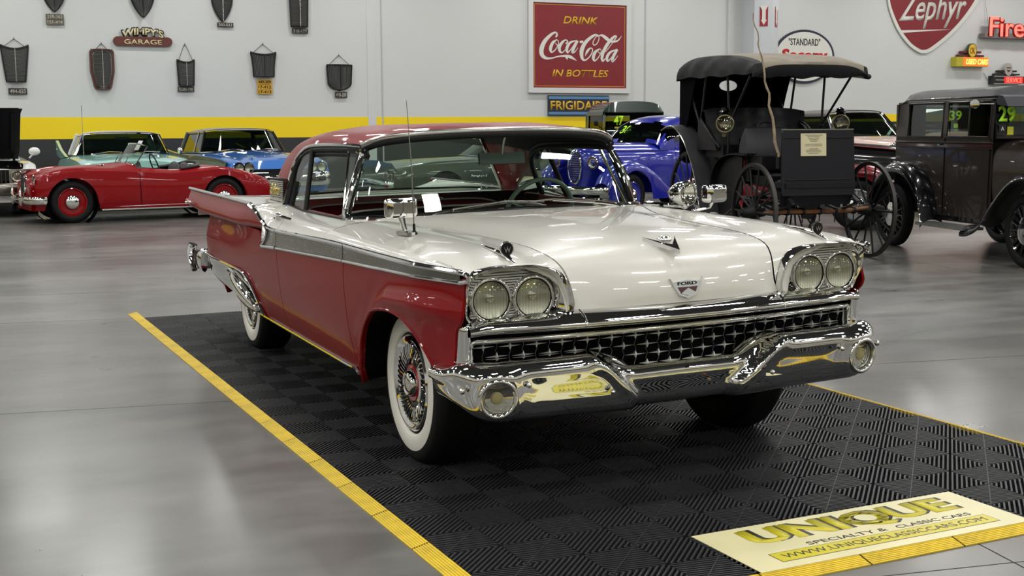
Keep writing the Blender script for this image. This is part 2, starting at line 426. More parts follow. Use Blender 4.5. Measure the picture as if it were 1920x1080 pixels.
# bevelled ribbed yellow edge pieces
def edge_me(n_r=7, L=.393, W=.062):
    mb = MB(); P = []
    prof = [(0, .0005)]
    for k in range(n_r):
        a = k/n_r; b = (k+.6)/n_r; z0, z1 = .002+.0145*a, .002+.0145*b
        prof += [(W*a, z0+.0025), (W*b, z1+.0025), (W*b, z1), (W*(k+1)/n_r, .002+.0145*(k+1)/n_r)]
    prof += [(W, .0175), (W, .0005)]
    mb.grid([[(x, -y, z) for y, z in prof] for x in (0, L)])
    return mesh_of('edge_piece', mb, MATY, 0)
em = edge_me()
def edge_piece(p, rz):
    o = link('edge_piece', em, mat_root, p); o.rotation_euler = (0, 0, rz)
# edge mesh: from y=0 (outer, low) going to -W (high, inner): place per side
for i in range(17):
    edge_piece((T0+.062-(i)*TS if i < 99 else 0, N0-.062, 0), pi) if i < 16 or True else None
for i in range(16): edge_piece((T0-(i+1)*TS+.0015, N0+W_+.062, 0), 0)
for j in range(7): edge_piece((T0+.062, N0+(j+1)*TS, 0), -pi/2)
# vinyl banner laid on the mat
VIN = mat('banner_vinyl', (222, 214, 168), .35, noise=(6, .05)); BY = mat('banner_yellow', (206, 194, 40), .35); BD = mat('banner_black', (48, 44, 34), .4)
t = thing('floor_banner', 'cream and yellow printed vinyl banner lying on the front corner of the mat', 'banner', (0, 0, 0), (0, 0, DM))
bx0, bx1, by0, by1 = 1.372, 1.762, -.352, .812
obj('banner_sheet', MB().box(((bx0+bx1)/2, (by0+by1)/2, .0195), (bx1-bx0, by1-by0, .002)), VIN, t, 0)
def bfr(x, y, z=.0206): return frame((x, y, z), (0, 1, 0), (-1, 0, 0))
text('shadow_lettering', 'UNIQUE', .90, .17, BD, t, bfr(1.487, .263), .0005, .05)
text('lettering', 'UNIQUE', .90, .165, BY, t, bfr(1.490, .245, .0212), .0006, .045)
text('lettering', 'SPECIALTY &', .34, .028, BD, t, bfr(1.607, .12), .0005, .01)
text('lettering', 'CLASSIC CARS', .34, .028, BD, t, bfr(1.607, .505), .0005, .01)
obj('banner_stripe', MB().box((1.675, .24, .0209), (.074, .94, .0008)), BY, t, 0)
obj('stripe_outline', MB().box((1.675, .24, .0207), (.080, .946, .0006)), BD, t, 0)
text('lettering', 'WWW.UNIQUECLASSICCARS.COM', .88, .042, BD, t, bfr(1.677, .24, .0214), .0005, .0)
# ================================================================= red and cream hardtop
# car axes: x forward (front axle 0), y to the car's left, z up; the body leans about one degree on its springs
BR = 0.018028
car = thing('vintage_car', 'red and cream 1950s hardtop with quad headlamps and tail fins parked on the black mat', 'car', (0, 0, 0))

CG = Matrix.Translation((0, 0, .3)) @ Matrix.Rotation(BR, 4, 'X') @ Matrix.Translation((0, 0, -.3))
def cp(name, mb, m, smooth=35, parent=None, label=None, merge=True):
    """part of the car body, leaned with the body"""
    o = obj(name, mb, m, parent or car, smooth, label, merge)
    if parent is None: o.matrix_local = CG
    return o
def P3(L): return [V3(p) for p in L]

# ---- side surface: half width as a function of (x, z)
ZL = [.30, .45, .60, .76, .90]
WT = {1.02: [.82, .83, .84, .85, .85], .80: [.858, .873, .883, .888, .886], .4: [.895, .935, .95, .962, .955], -.2: [.90, .94, .962, .972, .965],
      -1.0: [.90, .945, .966, .974, .967], -2.0: [.90, .945, .966, .974, .965], -3.0: [.895, .94, .958, .966, .95],
      -3.8: [.87, .915, .935, .94, .93], -4.05: [.83, .87, .895, .90, .89], -4.2: [.74, .78, .80, .81, .80]}
XS_ = sorted(WT)
CREST = [(-.40, .30), (-.256, .453), (-.087, .605), (.053, .700), (.17, .742), (.40, .757), (.72, .757), (1.02, .742)]
def crest_d(x, z):
    best = 9; sg = 1
    for (x0, z0), (x1, z1) in zip(CREST, CREST[1:]):
        dx, dz = x1-x0, z1-z0; l = dx*dx+dz*dz; t = min(max(((x-x0)*dx+(z-z0)*dz)/l, 0), 1)
        px, pz = x0+t*dx, z0+t*dz; d = sqrt((x-px)**2+(z-pz)**2)
        if d < best: best = d; sg = 1 if (dx*(z-pz)-dz*(x-px)) > 0 else -1
    return best*sg                       # + above / behind the crest line
def W(x, z):
    tb = [(zz, sp([(k, WT[k][i]) for k in XS_], x)) for i, zz in enumerate(ZL)]
    w = sp(tb, z) if z < .90 else tb[-1][1]-(z-.90)*.9
    if x > -.8:
        d = crest_d(x, z); fade = sst(-.8, -.3, x)*(1-.55*sst(.62, .80, x))
        if d >= 0: w += .020*math.exp(-(d/.030)**2)*fade - 0.006*math.exp(-((d-.08)/.05)**2)*fade
        else: w += (.020*math.exp(-(d/.05)**2) + .000*(1-math.exp(-(d/.06)**2)))*fade
    if z < .74 and x > .75: w -= .10*sst(.74, .60, z)*0 + .04*sst(.80, 1.0, x)*sst(.74, .66, z)
    return w
TRT = [(-2.3, .985), (-2.1, .955), (-1.98, .915), (-1.90, .893), (-1.72, .886), (-1.2, .897), (-.44, .909), (.34, .909), (.87, .906), (1.0, .903)]
TRB = [(-1.99, .778), (-1.21, .808), (-.44, .838), (.33, .860), (.83, .868), (1.0, .885)]
def ztt(x): return sp(TRT, x)
def ztb(x): return sp(TRB, x)
# wheel arches: (centre x, z, radius-ish outline)
AR = [(-.375, .30), (-.346, .345), (-.318, .455), (-.235, .56), (-.12, .632), (.02, .678), (.16, .697), (.30, .685), (.42, .640), (.50, .585), (.555, .53), (.60, .475)]
def arch_z(x):
    if x <= AR[0][0] or x >= AR[-1][0]: return None
    return sp(AR, x)
AR = [(p.x, p.y) for p in resample([(a, b, 0) for a, b in AR], 48)]
ARR = [(-3.42, .34), (-3.36, .42), (-3.22, .445), (-3.0, .45), (-2.78, .445), (-2.64, .42), (-2.56, .34)]
def rz(x): return sp([(-4.2, .43), (-3.8, .42), (-3.4, .385), (-2.6, .345), (-2.2, .338), (-.4, .338), (.6, .475), (.8, .49), (1.0, .50)], x)
def xsamp(x0, x1, n, extra=()):
    L = [x0+(x1-x0)*i/n for i in range(n+1)]+[e for e in extra if x0 < e < x1]
    return sorted(set(round(v, 5) for v in L))
XE = [(.34, .60), (.47, .61), (.52, .64), (.56, .70), (.60, .715), (.69, .735), (.725, .775), (.755, .788), (.79, .785), (.86, .79), (.92, .81)]
def side_patch(name, x0, x1, zt, zb, m, n=40, nz=22, extra=(), lip=.012, off=0., s_list=(-1, 1), top_lip=True, label=None, wfun=None):
    wf_ = wfun or W; fr_ = name == 'front_fender'
    xs = xsamp(x0, x1, n, extra)
    for s in s_list:
        P = []
        for x in xs:
            a, b = zb(x), zt(x); row = []
            for j in range(nz+1):
                z = a+(b-a)*j/nz
                x2 = x if not fr_ or x < .58 else .58+(x-.58)*(sp(XE, z)-.58)/(1.0-.58)
                row.append(V3((x2, s*(wf_(x2, z)+off), z)))
            if lip:
                row = [row[0]-V3((0, s*lip*2, 0))]+row+([row[-1]-V3((0, s*lip, .0))] if top_lip else [])
            P.append(row)
        if lip:
            P = [[p-V3((0, s*lip, 0)) for p in P[0]]]+P+[[p-V3((0, s*lip, 0)) for p in P[-1]]]
        mb = MB().grid(P); yield cp(name, mb, m, 40, label=label)
ARR = [(p.x, p.y) for p in resample([(a, b, 0) for a, b in ARR], 40)]
def zb_front(x):
    a = arch_z(x); return a if a is not None else rz(x)
ax_extra = [AR[i][0] for i in range(len(AR))]+[-.3749]
gap = .0035
fronts = list(side_patch('front_fender', -.425+gap, 1.0, lambda x: ztb(x)-.0, zb_front, RED, 70, 26, ax_extra, label=None))
doors = list(side_patch('door', -1.655+gap, -.425-gap, lambda x: ztb(x), lambda x: rz(x)+.012, RED, 30, 20))
def zt_q(x): return sp([(-4.2, .80), (-3.8, .835), (-2.7, .85), (-2.2, .853), (-2.04, .850), (-1.985, .79), (-1.90, .785), (-1.6, .793)], x)
def Wq(x, z):
    w = W(x, z); k = sst(-2.0, -3.0, x)
    return w - .035*k*sst(.66, .84, z)
def zb_q(x):
    a = sp(ARR, x) if ARR[0][0] < x < ARR[-1][0] else None
    return a if a is not None else rz(x)+.004
quarters = list(side_patch('quarter_panel', -4.2, -1.655-gap, zt_q, zb_q, RED, 56, 20, [a[0] for a in ARR], wfun=Wq))
# wheel-arch linings: dark inner shells
for s in (-1, 1):
    for nm, A_ in (('front', AR), ('rear', ARR)):
        P = []
        for x, z in A_:
            w = W(x, z); P.append([V3((x, s*(w-.004), z)), V3((x, s*(w-.03), z+.004)), V3((x, s*(w-.05), z+.01)), V3((x, s*.50, z+.02))])
        cp('wheel_well', MB().grid(P), DARK, 40)
    # rolled red lip round the front arch
    cp('arch_lip', MB().tube([V3((x, s*(W(x, z)-.004), z)) for x, z in AR], .008, 8), RED)
# under-body tub so that nothing shows through
cp('underbody', MB().box((-1.9, 0, .36), (4.5, 1.1, .05)).box((-1.5, 0, .50), (2.0, 1.76, .30)).box((.62, 0, .53), (.14, 1.50, .20)).box((-3.75, 0, .62), (.6, 1.5, .4)), BLACK, 0)
cp('engine_bay_wall', MB().box((.70, 0, .60), (.04, 1.66, .26)).box((-.05, .56, .66), (1.4, .04, .4)).box((-.05, -.56, .66), (1.4, .04, .4)), DARK, 0)
# ---- trim spear: ribbed aluminium between two chrome mouldings
for s in (-1, 1):
    for x0, x1 in ((-.421, .77), (-1.651, -.429), (-1.985, -1.659)):
        xs = xsamp(x0, x1, 36); P = []; N = 12
        for x in xs:
            a, b = ztb(x)+.006, ztt(x)-.010; row = []
            if x < -1.70: a = ztb(x)+.006+(.0)*0
            for j in range(N*3+1):
                z = a+(b-a)*j/(N*3); row.append(V3((x, s*(W(x, z)+.003+(.0025 if j % 3 == 1 else 0)), z)))
            row.insert(0, row[0]-V3((0, s*.006, 0))); row.append(row[-1]-V3((0, s*.006, 0)))
            P.append(row)
        cp('spear_insert', MB().grid(P), STEEL, 20)
        top = [V3((x, s*(W(x, ztt(x))+.004), ztt(x)-.004)) for x in xs]; bot = [V3((x, s*(W(x, ztb(x))+.004), ztb(x))) for x in xs]
        cp('spear_moulding', MB().tube(top, .0105, 8), CHROME); cp('spear_moulding', MB().tube(bot, .0075, 8), CHROME)
    # rounded nose of the spear
    nx = [(.77, ztt(.77)-.004), (.812, .900), (.828, .889), (.820, .876), (.77, ztb(.77))]
    cp('spear_tip', MB().tube(resample([V3((x, s*(W(x, z)+.004), z)) for x, z in nx], 12), .0095, 8), CHROME)
    # crescent where the spear meets the fin
    nx = [(-1.66, .792), (-1.80, .785), (-1.99, .778), (-1.90, .81), (-1.84, .86), (-1.86, .885), (-1.98, .915), (-2.10, .953), (-2.3, .984)]
    cp('spear_crescent', MB().tube(resample([V3((x, s*(W(x, min(z, .9))+.006), z)) for x, z in nx], 30), .010, 8), CHROME)
    # sill moulding and black sill
    sl = [V3((x, s*(W(x, rz(x))+.004), rz(x))) for x in xsamp(-2.36, -.385, 20)]
    cp('sill_moulding', MB().tube(sl, .009, 8), CHROME)
    cp('sill', MB().grid([[p-V3((0, s*.012, .0)), p-V3((0, s*.035, .03)), p-V3((0, s*.09, .032))] for p in sl]), BLACK)
# ---- fins: swelling jet pods along the rear quarters
for s in (-1, 1):
    secs = []
    for i in range(33):
        u = i/32; x = -1.88-2.50*u
        g = sst(0, .35, u)
        zt = ztt(x) if x > -2.3 else .985+.010*(u-.17)
        zb = .870-.022*g+.020*sst(.7, 1, u)
        yt = .945-.02*u if x > -2.3 else .938-.015*u
        yb = .935-.03*u
        h = (zt-zb)
        bul = .010+.045*g
        sec = [(yt-.01, zt-.004, 0), (yt+.004, zt, 0), (yt+.3*bul, zt-.20*h, .0), (yt+.75*bul, zt-.50*h, .05), (yt+bul, zt-.78*h, .11), (yt+.80*bul, zb+.06*h, .14), (yb+.01, zb-.008, .15), (yb-.02, zb, .15)]
        row = [V3((x+sh*u**6, s*y, z)) for y, z, sh in sec]
        secs.append(resample(row, 22))
    mb = MB().grid(secs)
    mb.add([tuple(p) for p in secs[-1]], [tuple(range(22))])
    fo = cp('fin', mb, RED, 50)
    ft = [V3((x, s*(.952-.01*(x < -2.3)), ztt(x)+.002 if x > -2.3 else .988+.01*(-2.3-x)/2.1)) for x in xsamp(-4.385, -2.2, 24)]
    cp('fin_moulding', MB().tube(ft, .010, 8), CHROME)
# script on the fin side
GOLDC = mat('gold_badge', (214, 196, 120), .25, 1.)
def script_badge(name, pts_list, w, m, mw, parent, th=.003):
    mb = MB()
    for pts in pts_list: stroke(mb, pts, [w]*len(pts), lambda a, b, t: V3((a, b, t)), 0, th, 4)
    o = cp(name, mb, m, 30, parent); 
    if parent is not None: o.matrix_local = mw
    else: o.matrix_local = CG @ mw
    return o
# "Galaxie"-like script on the rear of the fin (word as on the car)
gal = text('fin_script', 'Galaxie', .21, .035, CHROME, car, CG @ frame((-4.13, -1.001, .915), (1, 0, 0), (0, .25, .97)), .003, .012, .35)
# ---- fender tops (cream) from the bonnet seam out to the spear
SEAM = [(.787, .470, .735), (.782, .452, .775), (.765, .456, .83), (.735, .466, .880), (.68, .480, .915), (.58, .492, .937), (.40, .500, .952), (.0, .530, .964), (-.35, .585, .974), (-.66, .690, .985)]
for s in (-1, 1):
    r1 = mirl([(x+.000, y+.0035, z) for x, y, z in SEAM], s)
    r2 = mirl([(.795, .478, .735), (.79, .500, .80), (.782, .53, .872), (.76, .552, .905), (.62, .575, .938), (.4, .590, .955), (.0, .625, .970), (-.35, .665, .979), (-.68, .735, .984)], s)
    r3 = mirl([(.800, .487, .735), (.795, .515, .82), (.790, .585, .902), (.775, .66, .925), (.62, .69, .955), (.4, .70, .966), (.0, .72, .976), (-.35, .742, .979), (-.70, .765, .982)], s)
    r4 = mirl([(.805, .492, .735), (.80, .525, .835), (.805, .66, .915), (.81, .79, .912), (.65, .80, .943), (.4, .81, .957), (.0, .825, .965), (-.35, .832, .968), (-.72, .840, .970)], s)
    r5 = mirl([(.81, .495, .735), (.805, .535, .85), (.82, .72, .918), (.803, .866, .893), (.64, .885, .918), (.4, .912, .935), (.0, .922, .942), (-.35, .925, .944), (-.75, .925, .946)], s)
    r6 = []
    for p in resample([(.812, .91, .903), (.4, .955, .910), (0, .965, .910), (-.425+gap, .967, .909)], 9): r6.append(V3((p.x, s*(W(p.x, .90)-.001), ztt(p.x))))
    # side part of the fender (behind the brow) and crown part as one surface
    R = [resample(r, 40) for r in (r1, r2, r3, r4, r5)]
    P = [resample([R[k][i] for k in range(5)], 22) for i in range(40)]
    # top: from r5's part behind the brow to the spear line
    r5b = resample(r5, 200); k0 = min(range(200), key=lambda k: (r5b[k]-V3((.803, s*.866, .893))).length)
    r5c = resample(r5b[k0::8] + [r5b[-1]], 40)
    r6r = resample([r6[0]]+r6[1:] + [V3((-.75, s*(W(-.75, .9)), ztt(-.75)))], 40)
    mid = [(a+b)/2+V3((0, s*.006, .004)) for a, b in zip(r5c, r6r)]
    Q = [resample([a, m_, b, b-V3((0, s*.012, .01))], 10) for a, m_, b in zip(r5c, mid, r6r)]
    def cutx(G_, xm):     # keep the part ahead of the door seam
        return G_
    mb = MB().grid(P).grid(Q)
    cp('fender_top', mb, CREAM, 60)
# ---- upper quarter/door shoulders (cream): window ledge to spear
def ledge(x):   # inner edge of the shoulder: (y, z)
    return sp([(-2.6, .80), (-2.2, .80), (-1.7, .795), (-1.0, .795), (-.70, .79)], x), sp([(-2.6, .988), (-2.1, .992), (-1.7, .974), (-1.0, .977), (-.7, .982)], x)
for s in (-1, 1):
    for nm, x0, x1, n in (('door_top', -1.655+gap, -.75, 24), ('quarter_top', -2.30, -1.655-gap, 16)):
        P = []
        for x in xsamp(x0, x1, n):
            y, z = ledge(x); zt = ztt(x); wo = W(x, min(zt, .90)) if zt < .9 else W(x, .9)-.012*(zt-.9)/.085
            row = [V3((x, s*(y-.02), z-.012)), V3((x, s*y, z)), V3((x, s*(y*.6+wo*.4), z-.010-.004)), V3((x, s*(y*.25+wo*.75), z*.55+zt*.45)), V3((x, s*wo, zt)), V3((x, s*(wo-.012), zt-.01))]
            if zt > .97: row[2].z = z-.001; row[3].z = zt+.002
            P.append([row[0]]+resample(row[1:5], 14)+[row[5]])
        P = [[p-V3((0, 0, .012)) for p in P[0]]]+P+[[p-V3((0, 0, .012)) for p in P[-1]]]
        cp(nm, MB().grid(P), CREAM, 50)
# rear deck (boot lid + flanks)
P = []
for i in range(25):
    u = i/24; x = -2.30-1.95*u
    zc = 1.003-.095*u**2.0; ze = ztt(x) if x > -2.3 else .986+.008*u
    yi = .935-.02*u
    P.append([V3((x, yi*cos(pi*(j/24)), zc+(ze-zc)*abs(cos(pi*j/24))**5)) for j in range(25)])
last = P[-1]; P.append([V3((-4.33, p.y*.99, p.z-.03)) for p in last]); P.append([V3((-4.36, p.y*.98, .80)) for p in last])
cp('boot_lid', MB().grid(P), CREAM, 40)
cp('rear_panel', MB().box((-4.20, 0, .64), (.12, 1.66, .36)), RED, 0)
# ---- bonnet
HC_ = [(.836, .735), (.838, .77), (.826, .815), (.800, .862), (.755, .903), (.69, .934), (.60, .957), (.40, .980), (.0, 1.000), (-.35, 1.008), (-.60, 1.010)]
cen = [V3((x, 0, z)) for x, z in HC_]
nU = 64
RC = resample(cen, nU)
grid_ = []
for i in range(nU):
    grid_.append([])
s_r = resample(SEAM, nU)
for i in range(nU):
    c = RC[i]; e = V3((s_r[i].x, s_r[i].y-.0035, s_r[i].z))
    # cross profile: flat broad crown then a soft roll near the seam
    half = []
    for j in range(17):
        t = j/16
        k = t**2.2
        half.append(V3((c.x+(e.x-c.x)*k, e.y*t, c.z+(e.z-c.z)*(k*.72+.28*sst(.62, 1, t)))))
    L = [V3((p.x, -p.y, p.z)) for p in reversed(half[1:])]+half
    L = [L[0]-V3((0, 0, .012))]+L+[L[-1]-V3((0, 0, .012))]
    grid_[i] = L
grid_ = [[p-V3((.015, 0, .0)) for p in grid_[0]]]+grid_+[[p-V3((0, 0, .015)) for p in grid_[-1]]]
cp('bonnet', MB().grid(grid_), CREAM, 50)
for s_ in (-1, 1): cp('bonnet_gap_filler', MB().grid([[V3((p.x-.02, s_*(p.y+.03), p.z-.022)), V3((p.x-.02, s_*(p.y-.05), p.z-.022))] for p in resample(SEAM, 30)]), BLACK)
# cowl between bonnet and windscreen
P = []
for j in range(25):
    t = -1+j/12; y = .80*t; a = abs(t)
    P.append([V3((-.585-.14*a**2.5, y, 1.000-.022*a**2)), V3((-.66-.24*a**2.2, y, 1.000-.02*a*a)), V3((-.80-.20*a**2, y, .99-.02*a*a))])
cp('cowl', MB().grid(P), CREAM, 50)
# ---- greenhouse
WB = [(-.610, 0, 1.006), (-.628, .25, 1.003), (-.680, .50, .996), (-.765, .68, .988), (-.865, .775, .981), (-.945, .795, .979)]
WTP = [(-.875, 0, 1.368), (-.882, .22, 1.366), (-.902, .42, 1.358), (-.935, .57, 1.345), (-.975, .650, 1.325), (-1.01, .675, 1.305)]
def fullc(h): return [V3((p[0], -p[1], p[2])) for p in reversed(h[1:])]+[V3(p) for p in h]
wb_, wt_ = resample(fullc(WB), 41), resample(fullc(WTP), 41)
P = []
for a, b in zip(wb_, wt_):
    m_ = (a+b)/2+V3((.022, 0, .012)); P.append(resample([a, m_, b], 9))
cp('windshield', MB().grid(P), WSGLASS, 60)
frm = wb_+[V3(p) for p in reversed(wt_)]
cp('windshield_gasket', MB().tube(frm, .017, 8, closed=True), BLACK, 50)
# chrome surround: thin inside reveal along the base, wide A-pillar covers, header strip
cp('windshield_reveal', MB().tube([p+V3((.016, 0, .002)) for p in wb_], .013, 8), CHROME)
for s in (-1, 1):
    a, b = V3((-.945, s*.797, .985)), V3((-1.005, s*.682, 1.305))
    lo = [a+V3((.012, 0, -.008)), a+V3((-.004, 0, .03)), (a+b)/2+V3((.012, s*.006, .01)), b+V3((.006, 0, -.02)), b+V3((.01, 0, .008))]
    cp('pillar_cover', MB().tube(resample(lo, 14), [.020]*3+[.019]*4+[.021]*5+[.024]*2, 10, flat=(1, .72)), CHROME)
    cp('windshield_corner', MB().tube(resample([V3((-.945, s*.797, .99)), V3((-.90, s*.795, .980)), V3((-.82, s*.745, .984))], 8), .012, 8), CHROME)
# roof
DR = [(-.985, .688, 1.330), (-1.22, .697, 1.335), (-1.66, .700, 1.331), (-1.90, .708, 1.318), (-2.02, .718, 1.285), (-2.09, .735, 1.235), (-2.122, .760, 1.150), (-2.112, .800, 1.010), (-2.108, .805, .985)]
CRW = [(-.955, .655, 1.352), (-1.22, .650, 1.372), (-1.66, .650, 1.376), (-2.02, .655, 1.360), (-2.22, .685, 1.312), (-2.30, .715, 1.245), (-2.325, .758, 1.145), (-2.325, .800, 1.010), (-2.32, .808, .985)]
MIDR = [(-.92, .57, 1.372), (-1.22, .55, 1.397), (-1.66, .54, 1.404), (-2.08, .555, 1.388), (-2.35, .625, 1.335), (-2.45, .69, 1.252), (-2.485, .742, 1.145), (-2.49, .79, 1.010), (-2.49, .798, .985)]
INR = [(-.90, .44, 1.386), (-1.22, .42, 1.413), (-1.66, .41, 1.424), (-2.10, .42, 1.406), (-2.42, .54, 1.340), (-2.53, .63, 1.25), (-2.58, .70, 1.145), (-2.61, .765, 1.010), (-2.61, .775, .985)]
CEN = [(-.868, 0, 1.394), (-1.22, 0, 1.424), (-1.66, 0, 1.428), (-2.10, 0, 1.420), (-2.42, 0, 1.375), (-2.50, 0, 1.35)]
SCR = [0, .18, .42, .62, .74, .82, .90, .98, 1]
def railn(r, n): 
    return [cr(r, i*(len(r)-1)/(n-1)) for i in range(n)]
mb = MB(); inner = MB()
for s in (-1, 1):
    R = [[V3((p.x, s*p.y, p.z)) for p in railn(r, 49)] for r in (DR, CRW, MIDR, INR)]
    G_ = [resample([R[k][i] for k in range(4)], 16) for i in range(49)]
    mb.grid(G_); inner.grid([[p*1.0-V3((0, s*.02, .022)) for p in row] for row in G_[:27]])
    n1 = 29   # rail index up to the rear header (param 4 of 8 on INR = index 24)
    ir = R[3][:28]; ce = [V3((p.x, s*p.y, p.z)) for p in railn([V3(p) for p in CEN], 28)]
    T_ = []
    for a, c in zip(ir, ce):
        # tangent-continuous cross section from INR to the centre line
        m1 = V3((a.x*.55+c.x*.45, a.y*.55, a.z+(c.z-a.z)*.72)); T_.append(resample([a, V3((a.x*.8+c.x*.2, a.y*.8, a.z+(c.z-a.z)*.36)), m1, V3((c.x, a.y*.25, c.z-.002)), c], 14))
    mb.grid(T_); inner.grid([[p-V3((0, 0, .022)) for p in row] for row in T_])
cp('roof', mb, RED, 50)
cp('headliner', inner, mat('headliner_cloth', (40, 38, 37), .85), 50)
for s in (-1, 1):
    d = [V3((p.x, s*(p.y+.004), p.z-.004)) for p in railn([V3(p) for p in DR], 50)]
    cp('drip_moulding', MB().tube(d, .0095, 8), CHROME)
    d2 = [V3((p.x+.020*sst(30, 42, i)+.012, p.y-s*.012, p.z-.022*(1-sst(34, 46, i)))) for i, p in enumerate(d)]
    cp('door_gasket', MB().tube(d2, .017, 8), BLACK)
    d3 = [V3((p.x+.045*sst(28, 42, i)+.03, p.y-s*.020, p.z-.035*(1-sst(34, 46, i))-.012)) for i, p in enumerate(d)]
    cp('window_channel', MB().tube(d3, .014, 8), BLACK)
hd = fullc([(-.880, 0, 1.388), (-.888, .22, 1.386), (-.906, .42, 1.379), (-.938, .57, 1.365), (-.972, .655, 1.345), (-.995, .690, 1.328)])
cp('header_moulding', MB().tube(resample(hd, 40), .013, 8, flat=(1.2, .8)), STEEL)
# rear window + its surround
rb = resample(fullc([(-2.80, 0, 1.005), (-2.78, .3, 1.003), (-2.70, .58, 1.0), (-2.55, .74, .992)]), 25)
rt_ = resample(fullc([(-2.45, 0, 1.355), (-2.44, .2, 1.355), (-2.40, .40, 1.348), (-2.37, .52, 1.335)]), 25)
cp('rear_window', MB().grid([resample([a, (a+b)/2+V3((-.02, 0, .012)), b], 6) for a, b in zip(rb, rt_)]), WINGLASS, 60)
cp('rear_window_moulding', MB().tube(rb+list(reversed(rt_)), .014, 8, closed=True), CHROME)
# side glass, vent frames and dividers
for s in (-1, 1):
    A0, A1 = V3((-.965, s*.790, .975)), V3((-1.03, s*.690, 1.300))
    B0, B1 = V3((-1.015, s*.792, .975)), V3((-1.175, s*.697, 1.312))
    C0, C1 = V3((-1.735, s*.790, .975)), V3((-1.865, s*.700, 1.310))
    D0, D1 = V3((-2.07, s*.785, .985)), V3((-1.96, s*.712, 1.285))
    cp('vent_glass', MB().grid([[A0, A1], [B0, B1]]), WINGLASS, 0)
    cp('vent_frame', MB().tube([B0, B1], .010, 8, flat=(1, .6)).tube([A0+V3((-.012, 0, 0)), A1+V3((-.01, 0, 0))], .007, 8).box((-1.10, s*.697, 1.306), (.14, .02, .022)), CHROME)
    cp('quarter_glass', MB().grid([resample([C0, C1], 6), resample([D0, V3((-2.06, s*.745, 1.16)), D1], 6)]), WINGLASS, 0)
    cp('quarter_frame', MB().tube([C0, C1], .008, 8).tube([C0+V3((.012, 0, 0)), C1+V3((.012, 0, 0))], .009, 8), CHROME)
    cp('window_channel', MB().tube([C0+V3((.03, 0, 0)), C1+V3((.03, 0, 0))], .012, 8), BLACK)
    cp('belt_moulding', MB().tube([V3((-.96, s*.797, .979)), V3((-1.4, s*.797, .976)), V3((-1.75, s*.797, .976)), V3((-2.08, s*.80, .992))], .006, 8), BLACK)
# C-pillar badge: ribbed plate with gold script
for s in (-1, 1):
    b0 = V3((-2.27, s*.812, 1.062)); R_ = frame(b0, (-s*1, 0, 0) if s > 0 else (1, 0, 0), (0, -s*.10*0+.0, 1))
    wb2, hb2 = .31, .125
    mbp = MB()
    def qf(a, b, c): return V3((b0.x+a, s*(.800+.030*abs(0)+c-.16*(b)*.35), b0.z+b))
    rect = [(-wb2/2, -hb2/2-.008), (wb2/2, -hb2/2-.012), (wb2/2+.006, hb2/2), (wb2/2-.01, hb2/2+.008), (-wb2/2+.03, hb2/2+.008), (-wb2/2+.018, hb2/2)]
    pl = cp('pillar_badge', MB().prism(rect, qf, -.02, .012), CHROME, 30)
    rb_ = MB()
    for k in range(11):
        z = -hb2/2+.008+k*.0107; rb_.prism([(-wb2/2+.02, z), (wb2/2-.012, z), (wb2/2-.012, z+.006), (-wb2/2+.02, z+.006)], qf, .0, .0165)
    obj('badge_ribs', rb_, mat('badge_rib_metal', (190, 190, 184), .4, .6), pl, 0)
    tm = text('badge_script', 'Skyliner', .235, .080, GOLDC, pl, frame(qf(.0, .0, .0175), (-s, 0, 0), (0, -s*.056, 1)), .003, .008, .4)
cp('roof_edge_base', MB().tube([V3((-2.10, -.81, .990)), V3((-2.28, -.82, .992)), V3((-2.45, -.81, .992))], .012, 8).tube([V3((-2.10, .81, .990)), V3((-2.28, .82, .992)), V3((-2.45, .81, .992))], .012, 8), CHROME)
# ---- interior
REDV = mat('red_vinyl', (112, 14, 24), .4); BLKV = mat('black_vinyl', (24, 20, 22), .45); PIPE = mat('seat_piping', (200, 196, 190), .5)
cp('cabin_floor', MB().box((-1.7, 0, .42), (2.0, 1.6, .04)), DARK, 0)
dash = []
for j in range(17):
    y = -.74+1.48*j/16; dx = -.10*(abs(y)/.74)**2
    dash.append([V3((-.66+dx, y, .985)), V3((-.80+dx, y, .990)), V3((-.90+dx*.6, y, .965)), V3((-.93+dx*.4, y, .90)), V3((-.90+dx*.3, y, .80))])
cp('dashboard', MB().grid(dash), REDV, 50)
for s in (-1, 1):
    cp('door_card', MB().box((-1.45, s*.772, .80), (1.2, .025, .36)), REDV, 0)
    cp('door_card_trim', MB().tube([V3((-.95, s*.758, .945)), V3((-2.0, s*.758, .945))], .008, 6), CHROME)
def bench(name, x, ztop, zb=.45, w=.70, parent=None, bm=BLKV):
    q = []
    for j in range(21):
        t = -1+j/10; y = w*t; r = .06*abs(t)**8
        q.append([V3((x+.50, y, zb+.16-r)), V3((x+.30, y, zb+.19-r)), V3((x+.06, y, zb+.17-r)), V3((x+.03, y, zb+.30)), V3((x-.03, y, ztop-.05-r)), V3((x-.06, y, ztop-r)), V3((x-.11, y, ztop-.015-r)), V3((x-.13, y, ztop-.08-r)), V3((x-.10, y, zb))])
    o = cp(name, MB().grid([resample(r, 24) for r in q]), bm, 60)
    p = MB().tube([V3((x-.045, w*(-1+j/10)*.98, ztop+.002-.06*abs(-1+j/10)**8)) for j in range(21)], .006, 6)
    obj('seat_piping', p, PIPE, o)
    return o
bench('front_seat', -1.62, .965); bench('rear_seat', -2.38, .955, bm=REDV)
st = MB().tube([V3((-1.22+.06*sin(a), .37+.195*cos(a), .945+.19*sin(a)*.92)) for a in [2*pi*k/32 for k in range(32)]], .0125, 8, closed=True)
so = cp('steering_wheel', st, mat('ivory_green_wheel', (120, 136, 124), .35)); 
